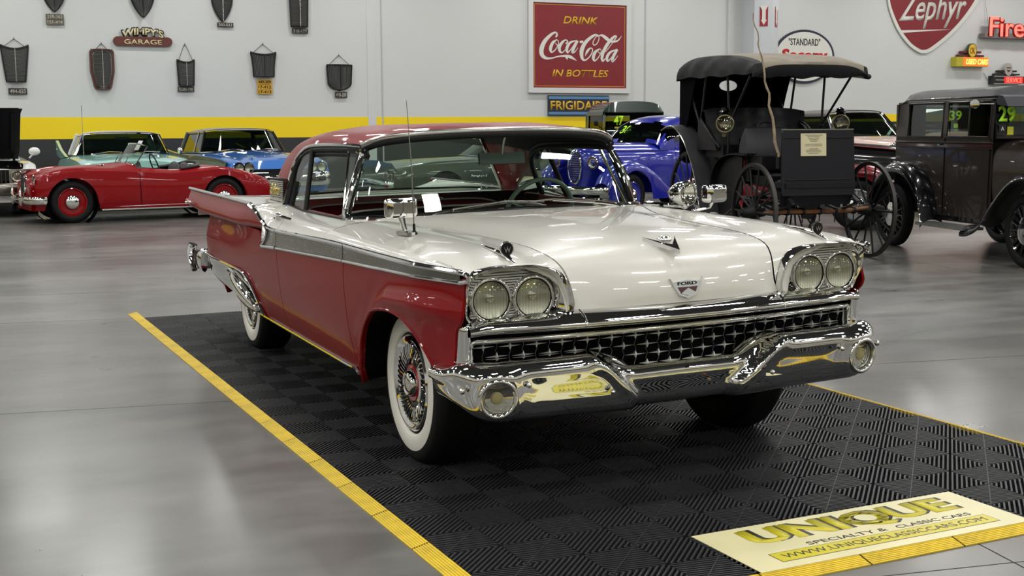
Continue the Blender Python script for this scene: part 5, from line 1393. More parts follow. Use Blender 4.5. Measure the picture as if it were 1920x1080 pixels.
# dark green pickup "47"
DGREEN = mat('dark_green_truck_paint', (12, 40, 30), .28, 0, 1.)
tk = thing('green_pickup', 'dark green 1940s pickup with lime 47 on its windshield under the blue enamel sign', 'truck', (-19.4, 11.9, 0), (0, 0, radians(-4)))
tk.scale = (1, 1, 1.03)
old_cab(tk, -.95, -2.05, .80, .5, 1.95, DGREEN, DGREEN, .16, ((.16, .86),), 1.28, .22, 1.66, glassm=GLASSD)
oldbody(tk, 'hood', [(.55, .28, 1.10, .5, 2), (.45, .38, 1.22, .5, 2.2), (0, .42, 1.28, .5, 2.4), (-.95, .58, 1.32, .5, 2.8)], DGREEN)
for s in (-1, 1):
    wing(tk, 'front_fender', [(.62, .50), (.50, .82), (.15, .98), (-.25, .92), (-.60, .62), (-.90, .45)], s, .36, DGREEN, .52)
    wing(tk, 'rear_fender', [(-2.5, .45), (-2.6, .80), (-2.95, .95), (-3.3, .82), (-3.5, .48)], s, .25, DGREEN, .70)
    lamp(tk, (.60, s*.62, .88), .09)
    for x in (0, -2.95): parts_wheel(tk, x, s*.72, .37, .17, DGREEN, CHROME)
obj('seat_back', MB().box((-1.88, 0, 1.25), (.14, 1.3, .55), rot=(0, -.1, 0)), DARK, tk, 0)
obj('cargo_bed', MB().box((-2.95, 0, .65), (1.6, 1.3, .06)).box((-2.95, .66, .85), (1.6, .04, .40)).box((-2.95, -.66, .85), (1.6, .04, .40)), DGREEN, tk, 0)
obj('door_mirror', MB().ell((-1.05, -.98, 1.48), (.02, .06, .06), 10, 8).tube(P3([(-1.1, -.80, 1.35), (-1.06, -.96, 1.46)]), .01, 6), BLACK, tk)
obj('cowl_lamp', MB().ell((-.85, -.72, 1.10), (.05, .05, .045), 10, 8), mat('amber_lens', (200, 100, 30), .3), tk)
text('number_mark', '47', .26, .22, LIME, tk, frame((-.975, -.44, 1.54), (0, 1, 0), (-.25, 0, 1)), .003, .025, .15)
obj('windshield_stripe', MB().box((-.965, -.30, 1.385), (.004, .5, .035), rot=(0, .2, 0)).box((-.965, -.45, 1.32), (.004, .05, .13)), mat('yellow_marker', (190, 190, 50), .5), tk, 0)
obj('windshield_paper', MB().box((-.985, .48, 1.55), (.004, .30, .16), rot=(.1, -.2, 0)), mat('paper', (225, 225, 225), .7), tk, 0)

# maroon and black car behind the carriage
MAR = mat('maroon_car_paint', (112, 12, 26), .28, 0, 1.)
mr_ = thing('maroon_car', 'maroon and black prewar car showing its hood and front wheel behind the carriage', 'car', (-9.2, 9.24, 0), (0, 0, radians(44.6)))
oldbody(mr_, 'hood', [(.55, .26, 1.06, .50, 2), (.50, .33, 1.12, .48, 2.3), (0, .38, 1.17, .46, 2.4), (-1.05, .58, 1.25, .44, 2.8)], GLOSSBLACK)
obj('hood_stripe', MB().tube(P3([(.48, -.20, 1.085), (0, -.24, 1.13), (-1.05, -.34, 1.225)]), .03, 8, flat=(.4, 1.4)).tube(P3([(.48, .20, 1.085), (0, .24, 1.13), (-1.05, .34, 1.225)]), .03, 8, flat=(.4, 1.4)), MAR, mr_)
obj('hood_ornament', MB().ell((.40, 0, 1.15), (.06, .02, .03), 10, 6), CHROME, mr_)
for s in (-1, 1):
    wing(mr_, 'front_fender', [(.55, .38), (.42, .72), (.10, .86), (-.30, .80), (-.75, .50), (-1.1, .34)], s, .40, MAR, .42)
    obj('fender_skirt', MB().grid([[V3((x, s*.80, z)), V3((x, s*.80, .42 if abs(x) > .38 else .36+sqrt(.38**2-x*x))), ] for x, z in ((.44, .62), (.38, .72), (.3, .76), (.1, .80), (-.1, .80), (-.3, .75), (-.39, .70), (-.6, .55))]), MAR, mr_, 30)
    for x in (0, -2.05): parts_wheel(mr_, x, s*.68, .35, .17, mat('grey_rim', (176, 178, 180), .35, .7), CHROME, None, .215, spokes=8)
    wing(mr_, 'rear_fender', [(-1.55, .34), (-1.68, .58), (-2.02, .72), (-2.3, .60), (-2.5, .36)], s, .28, MAR, .55)
oldbody(mr_, 'body', [(-1.0, .58, 1.22, .40, 3), (-1.3, .62, 1.0, .36, 3), (-1.8, .62, .85, .36, 3), (-2.3, .56, .74, .38, 2.6), (-2.55, .40, .62, .42, 2.2)], MAR)
# pale pink convertible
PINK = mat('pale_pink_car_paint', (204, 176, 164), .4, 0, .6)
pk = thing('pink_convertible', 'pale pink convertible with dark windshield frame parked behind the carriage', 'car', (-11.7, 12.35, 0), (0, 0, radians(4)))
pk.scale = (1, 1, 1.18)
body_loft(pk, 'body', [(.95, .80, .6, .6, .64), (.9, .93, .88, .86, .88), (.3, .96, 1.0, .97, .98), (-.6, .96, 1.04, 1.02, 1.02), (-1.2, .96, 1.07, 1.05, 1.06), (-2.6, .96, 1.07, 1.06, 1.10), (-3.1, .95, 1.15, 1.15, 1.14), (-3.6, .93, 1.12, 1.10, 1.05), (-4.2, .85, .8, .8, .8)], PINK, [(0, .38, .33), (-3.0, .37, .32)], .26, 60)
greenhouse(pk, [(-.75, 0, 1.05), (-1.0, .80, 1.04), (-2.5, .78, 1.07), (-2.8, 0, 1.10)], [(-1.20, 0, 1.42), (-1.35, .66, 1.38), (-2.2, .66, 1.38), (-2.3, 0, 1.42)], 1.46, mat('taupe_soft_top', (98, 92, 88), .7), posts=(), pr=.026)
for s in (-1, 1):
    for x in (0, -3.0): parts_wheel(pk, x, s*.74, .35, .19, STEEL, CHROME)
# yellow and black coupe by the green band
YEL = mat('taxi_yellow_paint', (214, 190, 10), .3, 0, .9)
yc_ = thing('yellow_coupe', 'yellow and black coupe peeking out between the carriage and the brown sedan', 'car', (-17.8, 17.0, 0), (0, 0, radians(-62)))
body_loft(yc_, 'body', [(.9, .70, .5, .5, .55), (.8, .84, .8, .78, .80), (.2, .88, .95, .90, .95), (-.7, .88, 1.05, 1.0, 1.0), (-1.6, .88, 1.02, 1.0, 1.0), (-2.6, .86, 1.0, .98, 1.0), (-3.4, .75, .75, .75, .75)], GLOSSBLACK, [(0, .37, .33), (-2.5, .37, .32)], .26, 50)
greenhouse(yc_, [(-.65, 0, 1.03), (-.85, .74, 1.0), (-2.6, .66, 1.0), (-3.0, 0, .98)], [(-1.25, 0, 1.42), (-1.35, .58, 1.40), (-2.0, .56, 1.40), (-2.1, 0, 1.42)], 1.47, GLOSSBLACK, posts=(.5,), pr=.03, pillar=GLOSSBLACK)
for s in (-1, 1):
    obj('flank_panel', MB().grid([[V3((x, s*.885, .62)), V3((x, s*.892, .85)), V3((x, s*.84, 1.02))] for x in (.5, -.3, -1.2, -2.2)]), YEL, yc_, 50)
    for x in (0, -2.5): parts_wheel(yc_, x, s*.72, .34, .18, STEEL, CHROME)
# grey pickup "39" seen through the brown sedan's windows
GRYT = mat('grey_truck_paint', (92, 94, 92), .3, .1, .9)
t3 = thing('grey_pickup', 'grey 1930s pickup with lime 39 on its windshield seen through the brown sedan windows', 'truck', (-12.05, 14.25, 0), (0, 0, radians(-20)))
t3.scale = (1, 1, 1.10)
old_cab(t3, -.95, -2.0, .72, .5, 1.72, GRYT, GRYT, .12, ((.16, .86),), 1.20, .12, 1.58)
oldbody(t3, 'hood', [(.5, .26, 1.06, .5, 2), (.4, .34, 1.14, .5, 2.2), (-.95, .54, 1.24, .5, 2.8)], GRYT)
for s in (-1, 1):
    wing(t3, 'front_fender', [(.55, .45), (.45, .78), (.10, .92), (-.3, .84), (-.7, .5)], s, .34, GRYT, .46)
    for x in (0, -2.8): parts_wheel(t3, x, s*.68, .36, .16, GRYT, CHROME)
obj('cargo_bed', MB().box((-2.9, 0, .70), (1.6, 1.3, .3)), GRYT, t3, 0)
text('number_mark', '39', .24, .17, LIME, t3, frame((-.99, -.05, 1.46), (0, 1, 0), (-.25, 0, 1)), .003, .02, .1)
obj('windshield_sticker', MB().box((-.965, -.05, 1.29), (.004, .08, .07)), LIME, t3, 0)
# ================================================================= horse carriage
WOODB = mat('black_painted_wood', (15, 15, 16), .55, noise=(9, .25), spec=.3); LEATH = mat('black_leather', (10, 10, 13), .5, bump=(18, .5), spec=.3); LEATHG = mat('dusty_grey_leather', (36, 37, 40), .6, noise=(6, .25), bump=(14, .5))
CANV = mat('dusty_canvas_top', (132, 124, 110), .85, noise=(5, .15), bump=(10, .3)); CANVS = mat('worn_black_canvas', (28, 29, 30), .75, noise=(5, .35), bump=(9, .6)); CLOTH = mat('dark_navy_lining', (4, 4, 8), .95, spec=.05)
BROWN = mat('worn_brown_wood', (124, 82, 48), .6, noise=(12, .25)); IRON = mat('dark_iron', (22, 22, 24), .5, .4); DASHM = mat('navy_black_dash_leather', (13, 14, 22), .5, bump=(8, .4), spec=.3); RIMW = mat('worn_wheel_rim', (50, 46, 42), .55, noise=(10, .2))
ct = thing('horse_carriage', 'black antique horse carriage with dusty canvas top and tall spoked wheels', 'carriage', (-5.89, 5.80, 0), (0, 0, radians(-9)))
YC = -.10
def cwheel(x, y, r, n):
    s = 1 if y > 0 else -1
    g = bpy.data.objects.new('wheel', None); COL.objects.link(g); g.parent = ct; g.location = (x, y, r); g.empty_display_size = .1
    obj('rim', MB().lathe([(r-.035, -.018), (r-.035, .018), (r-.004, .018), (r-.004, -.018), (r-.035, -.018)], n=64), WOODB, g, 30)
    obj('iron_tyre', MB().lathe([(r-.005, -.020), (r, -.020), (r, .020), (r-.005, .020)], n=64), RIMW, g, 30)
    obj('hub', MB().lathe([(0, -.12), (.045, -.12), (.055, -.06), (.075, -.03), (.075, .03), (.058, .06), (.052, .13), (.040, .135), (.038, .17), (0, .175)] if s > 0 else [(0, .12), (.045, .12), (.055, .06), (.075, .03), (.075, -.03), (.058, -.06), (.052, -.13), (.040, -.135), (.038, -.17), (0, -.175)], n=24), WOODB, g, 40)
    sm = mesh_of('spoke', MB().tube([V3((0, 0, .06)), V3((0, -.0, .14)), V3((0, 0, r-.03))], [.017, .013, .012], 6, flat=(1, .8)), WOODB, 40)
    for k in range(n):
        o = link('spoke', sm, g); o.rotation_euler = (0, 2*pi*(k+.5)/n, 0)
cwheel(0, -.68, .515, 14); cwheel(0, .68, .515, 14); cwheel(-1.70, -.68, .565, 16); cwheel(-1.70, .68, .565, 16)
def cpt(name, mb, m, sm=35, label=None): return obj(name, mb, m, ct, sm, label)
cpt('front_axle', MB().tube(P3([(0, -.66, .515), (0, -.3, .50), (0, .3, .50), (0, .66, .515)]), .022, 8), IRON); cpt('rear_axle', MB().tube(P3([(-1.7, -.66, .565), (-1.7, .66, .565)]), .024, 8), IRON)
cpt('reach', MB().tube(P3([(0, 0, .50), (-1.7, 0, .56)]), .022, 6), WOODB)
for x in (.0, -1.70):
    for y in (-.45, .30):
        z0 = .53 if x == 0 else .60
        sp1 = MB().tube(P3([(x-.42, y, z0+.10), (x-.2, y, z0+.03), (x, y, z0), (x+.2, y, z0+.03), (x+.42, y, z0+.10)]), .014, 6, flat=(1, 1.8)).tube(P3([(x-.42, y, z0+.10), (x-.2, y, z0+.19), (x, y, z0+.22), (x+.2, y, z0+.19), (x+.42, y, z0+.10)]), .014, 6, flat=(1, 1.8))
        cpt('leaf_spring', sp1, IRON)
# shaft bar and whiffletree: brown wood with iron clips
cpt('shaft_bar', MB().tube(P3([(.10, -.62, .515), (.12, -.35, .52), (.12, .35, .52), (.10, .60, .545)]), [.020, .030, .030, .022], 8, flat=(.8, 1.2)), BROWN, label='worn brown wooden crossbar')
cpt('whiffletree', MB().tube(P3([(.16, -.28, .605), (.17, 0, .625), (.16, .32, .62)]), [.018, .028, .016], 8), BROWN, label='worn brown wooden whiffletree')
for y in (-.50, -.36, -.18, .02, .20, .42): cpt('iron_clip', MB().lathe([(.038, -.016), (.040, 0), (.038, .016)], origin=(.12, y, .52), axis=(0, 1, 0), n=12).tube(P3([(.12, y, .48), (.12, y, .40)]), .007, 5), IRON)
for s in (-1, 1): cpt('brace_rod', MB().tube(P3([(0, s*.55, .60), (.05, s*.2, .72), (.10, 0, .80)]), .008, 5), IRON)
# box body
cpt('body_box', MB().box((-.95, YC, .84), (1.9, .84, .10)).box((-1.25, YC, .98), (1.15, .90, .22)), WOODB, 0)
cpt('body_panel', MB().prism([(-.35, .82), (-.42, 1.10), (-.80, 1.12), (-1.0, .95), (-1.85, .95), (-1.90, .80)], lambda a, b, t: V3((a, t, b)), YC-.47, YC-.44), WOODB, 30)
cpt('body_panel', MB().prism([(-.35, .82), (-.42, 1.10), (-.80, 1.12), (-1.0, .95), (-1.85, .95), (-1.90, .80)], lambda a, b, t: V3((a, t, b)), YC+.44, YC+.47), WOODB, 30)
cpt('floor_board', MB().box((0.0, YC, .80), (.70, .80, .05)), WOODB, 0)
# dash: tall leather panel with rail and plaque
dd = lambda a, b, t: V3((.32+t-.06*(b-.9), YC-.02+a, b))
cpt('dash_panel', MB().prism([(-.41, .70), (.41, .70), (.42, .78), (.41, 1.34), (.39, 1.37), (-.39, 1.37), (-.41, 1.34), (-.42, .78)], dd, -.012, .012), DASHM, 20)
for a0, a1 in ((-.36, .36),):
    for z in (1.29, .86, .80): cpt('dash_seam', MB().tube([dd(-.38, z, .014), dd(.38, z, .014)], .006, 5), LEATH)
cpt('dash_rail', MB().tube([dd(-.41, 1.375, 0), dd(.41, 1.375, 0)], .009, 6), STEEL, label='bright metal rail')
cpt('lower_dash', MB().prism([(-.40, .60), (.40, .60), (.42, .72), (-.42, .72)], lambda a, b, t: V3((.30+t-.3*(.72-b), YC-.02+a, b)), -.012, .012), DASHM, 0)
pq = cpt('plaque', MB().prism([(-.205, 1.105), (.085, 1.105), (.085, 1.335), (-.205, 1.335)], dd, .014, .020), mat('ivory_plaque', (206, 198, 160), .5, noise=(8, .05)), 0, 'small ivory plaque with fine print')
pl_m = MB()
for k, (w_, ) in enumerate([(.20,), (.14,), (.13,), (.10,), (.08,), (0,), (.19,), (.20,), (0,), (.10,), (.17,), (.18,), (.12,)]):
    if w_:
        z = 1.318-.0155*k; pl_m.prism([(-.06-w_/2, z-.0025), (-.06+w_/2, z-.0025), (-.06+w_/2, z+.0025), (-.06-w_/2, z+.0025)], dd, .0201, .0212)
o = obj('plaque_print', pl_m, mat('faded_print', (110, 102, 80), .6), pq, 0); o['kind'] = 'stuff'
# seats: front bench and tufted rear bench
def seat(name, x, z, w, h, yc):
    cpt(name, MB().box((x+.16, yc, z), (.46, w*2, .14)), LEATH, 0)
    bk_ = MB(); P = []
    for i in range(33):
        t = -1+i/16; row = []
        for j in range(13):
            v = j/12; tuft = .018*(abs(sin(t*w*16))*abs(sin(v*9+.6)))
            row.append(V3((x-.12-.08*v+.14*abs(t)**6+tuft, yc+w*t*(1+.05*v), z+.07+h*v*(1-.10*abs(t)**6))))
        row += [V3((row[-1].x-.07, row[-1].y, row[-1].z-.005)), V3((row[-1].x-.09, row[-1].y, z))]
        P.append(row)
    cpt(name+'_back', MB().grid(P), LEATH, 60)
seat('rear_seat', -1.20, 1.14, .60, .42, YC+.03)
seat('front_seat', -.50, 1.02, .44, .22, YC)
for s in (-1, 1):
    cpt('seat_arm', MB().tube(resample(P3([(-1.35, YC+s*.60, 1.50), (-1.15, YC+s*.64, 1.42), (-.95, YC+s*.62, 1.26), (-.88, YC+s*.58, 1.18)]), 12), .014, 6), LEATH)
    cpt('seat_side', MB().prism([(-1.40, 1.15), (-.88, 1.15), (-.95, 1.28), (-1.15, 1.42), (-1.38, 1.50)], lambda a, b, t: V3((a, YC+s*(.60+t), b)), -.01, .02), LEATH, 30)
# canopy
cols_ = []
for i in range(21):
    u = i/20; t = -1+2*u; e = 1-abs(t)**6
    prof = [(.10, 1.93), (.115, 2.03), (.08, 2.075), (-.15, 2.13), (-.50, 2.185), (-1.0, 2.215), (-1.45, 2.205), (-1.78, 2.185), (-1.93, 2.12), (-2.0, 2.03), (-2.01, 1.96)]
    w = .62
    col_ = []
    for x, z in prof:
        zz = z-.022*abs(t)**5+.012*sin(9*x+5*t)*(1-e*.5)
        col_.append(V3((x+.03*(1-e)*(-1 if x > -.9 else 1), YC+w*t, zz)))
    cols_.append(resample(col_, 34))
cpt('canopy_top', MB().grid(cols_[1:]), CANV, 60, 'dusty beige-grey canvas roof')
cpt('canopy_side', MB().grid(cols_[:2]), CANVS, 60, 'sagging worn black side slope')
for s in (-1, 1):   # hanging side valances
    P = []
    top = cols_[-1] if s > 0 else cols_[0]
    for i, p in enumerate(top):
        zb_ = min(p.z-.005, 1.955+.010*sin(p.x*11)+.02*sst(-.6, -2.0, p.x)); h_ = p.z-zb_
        P.append(resample([V3((p.x, p.y, p.z)), V3((p.x, p.y+s*(.030+.014*sin(p.x*13)), p.z-h_*.25)), V3((p.x, p.y+s*(.036+.012*sin(p.x*17+1)), p.z-h_*.65)), V3((p.x, p.y+s*.022, zb_))], 9))
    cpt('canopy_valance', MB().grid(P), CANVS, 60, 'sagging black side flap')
cpt('canopy_front_edge', MB().grid([[V3((.115, YC+.63*t, 2.045-.09*abs(t)**5)), V3((.14, YC+.63*t, 2.0-.06*abs(t)**5)), V3((.13, YC+.62*t, 1.915+.012*sin(t*9))), V3((.11, YC+.62*t, 1.915+.012*sin(t*9)))] for t in [-1+i/12 for i in range(25)]]), mat('black_canvas_edge', (12, 12, 15), .8, spec=.2), 50)
cpt('canopy_lining', MB().grid([[V3((p.x, p.y*.985, p.z-.02)) for p in c if p.z > 1.97] for c in cols_]) if False else MB().grid([[V3((x, YC+.60*t, z)) for x, z in ((.08, 1.94), (-.5, 2.10), (-1.4, 2.13), (-1.9, 2.02))] for t in (-1, -.5, 0, .5, 1)]), CLOTH, 40)
# rear curtain with oval window: ring of quads round the hole, plus rear side curtain
oc_, orr = (YC+.02, 1.90), (.115, .062); P = []
for k in range(48):
    a = 2*pi*k/48; c, s_ = cos(a), sin(a); m_ = max(abs(c)/.60, abs(s_)/.52)
    yo, zo = c/m_, s_/m_; zc0 = 1.50
    P.append([V3((-1.965, oc_[0]+orr[0]*c, oc_[1]+orr[1]*s_)), V3((-1.97, YC+yo, min(zc0+zo, 2.02)))])
cpt('rear_curtain', MB().grid(P, closed=True), CLOTH, 0)
for s in (-1, 1): cpt('quarter_curtain', MB().grid([[V3((x, YC+s*(.60+.0*x), z1)), V3((x, YC+s*.60, z0))] for x, z0, z1 in ((-1.97, .98, 2.02), (-1.86, 1.20, 2.04), (-1.72, 1.50, 2.05), (-1.60, 1.78, 2.06), (-1.50, 1.98, 2.06))]), CLOTH, 30)
# folding top irons
for s in (-1, 1):
    y = YC+s*.56
    piv, piv2 = V3((-.68, y, 1.42)), V3((-1.45, y, 1.42))
    for q in (V3((-.12, y+s*.03, 1.94)), V3((-.68, y+s*.03, 2.02))): cpt('top_iron', MB().tube([piv, q], .013, 6), IRON)
    for q in (V3((-1.88, y, 1.98)), V3((-1.30, y, 2.02))): cpt('top_iron', MB().tube([piv2, q], .013, 6), IRON)
    cpt('iron_joint', MB().ell(piv, (.03, .02, .03), 10, 8), IRON); cpt('iron_joint', MB().ell(piv2, (.03, .02, .03), 10, 8), IRON)
    cpt('iron_bracket', MB().tube([piv, V3((-.70, y, 1.12))], .012, 6), IRON)
cpt('prop_strap', MB().tube(P3([(-1.62, YC+.40, 2.0), (-1.62, YC+.40, 1.66)]), .012, 5, flat=(1, .4)), LEATH)
cpt('canopy_knob', MB().ell((.10, YC+.66, 1.925), (.03, .035, .03), 10, 8), IRON)
# lamps
BRASS = mat('aged_brass', (120, 112, 84), .35, .9)
for y, x in ((-.82, -.45), (.56, -.45)):
    l = bpy.data.objects.new('carriage_lamp', None); COL.objects.link(l); l.parent = ct; l.location = (x, y, 1.44); l.empty_display_size = .05
    l.rotation_euler = (0, 0, radians(-22))
    obj('lamp_drum', MB().lathe([(0, -.10), (.085, -.09), (.095, 0), (.095, .05), (.088, .055)], axis=(1, 0, 0), n=28), GLOSSBLACK, l, 40)
    obj('lamp_bezel', ring(MB(), (.055, 0, 0), .090, .009, (1, 0, 0), 28, 8), BRASS, l)
    obj('lamp_reflector', MB().lathe([(0, .0), (.05, .01), (.085, .05)], axis=(1, 0, 0), n=24), mat('tarnished_reflector', (120, 116, 100), .15, 1.), l, 50)
    obj('lamp_glass', MB().lathe([(0, .07), (.05, .065), (.086, .055)], axis=(1, 0, 0), n=24), LENS, l, 50)
    obj('lamp_chimney', MB().lathe([(.055, .09), (.06, .10), (.035, .115), (.062, .125), (.04, .145), (.045, .16), (.02, .175), (0, .18)], axis=(0, 0, 1), n=18), GLOSSBLACK, l, 40)
    obj('lamp_fount', MB().lathe([(0, -.15), (.025, -.14), (.03, -.10), (.05, -.09)], axis=(0, 0, 1), n=14), BRASS, l, 40)
# leather mudguards
def guard(name, pts, y, wd, m, edge=False, label=None):
    pp = resample(P3([(x, y, z) for x, z in pts]), 26)
    cpt(name, MB().grid([[p+V3((0, -wd/2, -.012)), p+V3((0, -wd/4, .004)), p+V3((0, wd/4, .004)), p+V3((0, wd/2, -.012))] for p in pp]), m, 60, label)
    if edge: cpt('guard_edge', MB().tube([p+V3((0, -wd/2, -.012)) for p in pp], .007, 6), STEEL if edge == 2 else IRON)
guard('rear_mudguard', [(-2.20, 1.385), (-2.02, 1.43), (-1.80, 1.415), (-1.55, 1.28), (-1.33, 1.06), (-1.16, .80), (-1.02, .45)], -.72, .24, LEATHG, 2, 'dusty grey leather mudguard')
guard('rear_mudguard', [(-2.20, 1.385), (-2.02, 1.43), (-1.80, 1.415), (-1.55, 1.28), (-1.33, 1.06), (-1.16, .80), (-1.02, .45)], .62, .24, LEATHG, 2, 'dusty grey leather mudguard')
for y in (-.60, .42):
    guard('front_mudguard', [(-.25, 1.12), (-.62, 1.12), (-.90, 1.06), (-1.08, .90), (-1.12, .74)], y, .16, LEATH, 1)
    cpt('mudguard_panel', MB().prism([(-.45, 1.08), (-.62, 1.10), (-.90, 1.04), (-1.06, .88), (-1.10, .60), (-1.0, .36), (-.75, .36), (-.45, .70)], lambda a, b, t: V3((a, y+t, b)), -.01, .01), LEATH, 20)
cpt('step_plate', MB().box((-.62, -.80, .42), (.26, .14, .012)).tube(P3([(-.62, -.74, .42), (-.62, -.56, .60), (-.62, -.52, .80)]), .010, 6), IRON, 20)
cpt('red_strap', MB().tube(resample(P3([(-.50, -.56, 1.08), (-.48, -.58, 1.0), (-.54, -.57, .92), (-.48, -.57, .86)]), 10), [.018, .022, .026, .03, .022, .03, .026, .03, .024, .012], 6), mat('faded_red_cloth', (150, 44, 30), .8), label='faded red strap')
cpt('foot_bundle', MB().ell((-.10, -.34, .80), (.18, .16, .10), 16, 10, rot=(0, .5, .3)).ell((.02, -.38, .74), (.12, .12, .09), 14, 8, rot=(0, .7, 0)), LEATHG, 60, label='crumpled grey leather apron')
# things resting on the carriage
bg = thing('doctors_bag', 'black leather bag with curved handle standing on the front seat of the carriage', 'bag', (-6.40, 5.55, 1.095), (0, 0, radians(-9)))
P = []
for k in range(9):
    v = k/8; hw = .27*(1-.12*v**3); hd = .11*(1-v**2.2)+.012
    P.append([V3((hd*cos(a)*(1 if abs(cos(a)) > .5 else 1), hw*sin(a), .30*v)) if False else V3((hd*max(-1, min(1, 1.6*cos(a))), hw*max(-1, min(1, 1.25*sin(a))), .30*v)) for a in [2*pi*j/24 for j in range(25)]])
obj('bag_body', MB().grid(P), LEATHG, bg, 50); obj('bag_base', MB().box((0, 0, .006), (.21, .50, .012)), LEATH, bg, 0); obj('bag_frame', MB().box((0, 0, .30), (.03, .46, .02)), LEATH, bg, 0)
obj('bag_handle', MB().tube(resample(P3([(0, -.10, .30), (0, -.08, .345), (0, 0, .36), (0, .08, .345), (0, .10, .30)]), 12), .009, 6), LEATH, bg)
wh_ = thing('buggy_whip', 'long pale wooden buggy whip leaning up past the carriage canopy', 'whip', (-5.73, 5.19, 0), (0, 0, radians(-9)))
obj('whip_stock', MB().tube([V3((0+.012*sin(k*1.9), .03-.31*(k/24)**1.15+.010*sin(k*1.3), 1.07+1.47*k/24)) for k in range(25)], [.017-.012*k/24+.0015*sin(k*2.7) for k in range(25)], 7), mat('twisted_pale_wood', (150, 134, 108), .7, noise=(20, .2)), wh_)
obj('whip_socket', MB().tube(P3([(0, .035, .98), (0, .03, 1.14)]), .022, 8), IRON, wh_)

# ================================================================= brown 1920s sedan
BRN = mat('dark_brown_car_paint', (38, 31, 27), .35, 0, .5, spec=.3); ROOFV = mat('grey_black_vinyl_roof', (24, 25, 28), .5, noise=(3, .15), bump=(40, .2)); VIS = mat('blue_black_visor', (26, 27, 38), .5)
sd = thing('brown_sedan', 'dark brown 1920s two-door sedan with black fenders and green 29 on its windshield', 'car', (-4.01, 7.81, 0), (0, 0, radians(-12.2)))
old_cab(sd, -.79, -2.76, .66, .42, 1.81, BRN, ROOFV, .05, ((.036, .444), (.495, .867)), 1.285, .13, 1.66, tumble=.025, glassm=glass('old_sedan_glass', (150, 165, 155), 1.4))
for s in (-1, 1):
    obj('belt_stripe', MB().box((-1.78, s*.664, 1.195), (1.96, .012, .03)), mat('oxblood_stripe', (52, 14, 16), .35, 0, .8), sd, 0)
    obj('belt_moulding', MB().tube(P3([(-.79, s*.667, 1.225), (-2.76, s*.667, 1.225)]), .010, 6), BRN, sd)
    obj('belt_moulding', MB().tube(P3([(-.79, s*.667, 1.165), (-2.76, s*.667, 1.165)]), .008, 6), BRN, sd)
    obj('drip_rail', MB().tube(P3([(-.74, s*.655, 1.70), (-2.5, s*.655, 1.705), (-2.72, s*.64, 1.66)]), .012, 6), GLOSSBLACK, sd)
    obj('door_seam', MB().tube(P3([(-.83, s*.664, 1.27), (-.84, s*.664, .50), (-.90, s*.664, .44)]), .005, 5), DARK, sd)
    obj('door_seam', MB().tube(P3([(-1.70, s*.664, 1.27), (-1.70, s*.664, .44)]), .005, 5), DARK, sd)
    obj('door_handle', MB().tube(P3([(-1.62, s*.67, 1.205), (-1.62, s*.715, 1.205), (-1.74, s*.72, 1.20)]), .010, 6), CHROME, sd)
    wing(sd, 'front_fender', [(.45, .60), (.36, .80), (.10, .92), (-.18, .88), (-.45, .66), (-.66, .43), (-.86, .345), (-1.0, .335)], s, .30, GLOSSBLACK, .58)
    wing(sd, 'rear_fender', [(-1.78, .33), (-1.86, .60), (-2.05, .85), (-2.35, .965), (-2.70, .92), (-2.95, .70), (-3.05, .42)], s, .27, GLOSSBLACK, .61)
    obj('fender_apron', MB().prism([(-1.80, .36), (-1.88, .62), (-2.06, .85), (-2.35, .95), (-2.7, .90), (-2.7, .50), (-2.2, .42)], lambda a, b, t: V3((a, s*(.615+t), b)), 0, .01), GLOSSBLACK, sd, 30)
    obj('running_board', MB().box((-1.40, s*.76, .325), (.95, .24, .03)), mat('grey_running_board', (84, 86, 88), .5), sd, 0)
    obj('running_board_trim', MB().box((-1.40, s*.885, .325), (.95, .012, .035)), STEEL, sd, 0)
    obj('valance', MB().prism([(-.85, .36), (-1.9, .36), (-1.9, .46), (-.85, .50)], lambda a, b, t: V3((a, s*(.62+t), b)), 0, .015), GLOSSBLACK, sd, 0)
    for x in (0, -2.63): parts_wheel(sd, x, s*.72, .375, .12, GLOSSBLACK, CHROME, None, .28, spokes=20)
oldbody(sd, 'hood', [(.42, .27, 1.17, .55, 3), (.40, .30, 1.19, .50, 3), (-.30, .40, 1.22, .48, 3.2), (-.60, .54, 1.25, .46, 3.4), (-.80, .655, 1.275, .44, 3.6)], BRN)
obj('radiator_shell', MB().tube([V3((.44, .24*cos(a), .86+.31*sin(a)*(1 if sin(a) > 0 else 1.0))) for a in [2*pi*k/24 for k in range(24)]], .03, 8, closed=True), CHROME, sd)
obj('visor', MB().grid([[V3((-.72-.0, y, 1.72)), V3((-.64, y, 1.70)), V3((-.56, y, 1.60)), V3((-.57, y, 1.595)), V3((-.70, y, 1.66))] for y in (-.66, -.3, .3, .66)]), VIS, sd, 30)
for s in (-1, 1): obj('visor_end', MB().prism([(-.80, 1.72), (-.66, 1.71), (-.56, 1.60), (-.74, 1.62)], lambda a, b, t: V3((a, s*t, b)), .645, .66), VIS, sd, 0)
obj('headliner', MB().box((-1.75, 0, 1.655), (1.85, 1.2, .012)), DARK, sd, 0)
for x in (-1.55, -2.35): obj('seat_back', MB().box((x, 0, 1.0), (.14, 1.1, .42), rot=(0, -.12, 0)), mat('brown_mohair', (40, 32, 28), .9), sd, 0)
steer(sd, -1.12, .30, 1.20, .20)
mrr = obj('side_mirror', MB().lathe([(0, -.012), (.045, -.012), (.050, 0), (.045, .010), (0, .012)], origin=(-.86, -.84, 1.63), axis=(.8, -.6, 0), n=24), CHROME, sd, 40)
obj('mirror_arm', MB().tube(P3([(-.80, -.66, 1.63), (-.86, -.83, 1.63)]), .008, 6), CHROME, mrr)
mk = frame((-.800, -.505, 1.525), (.0, 1, 0), (-.13, 0, 1))
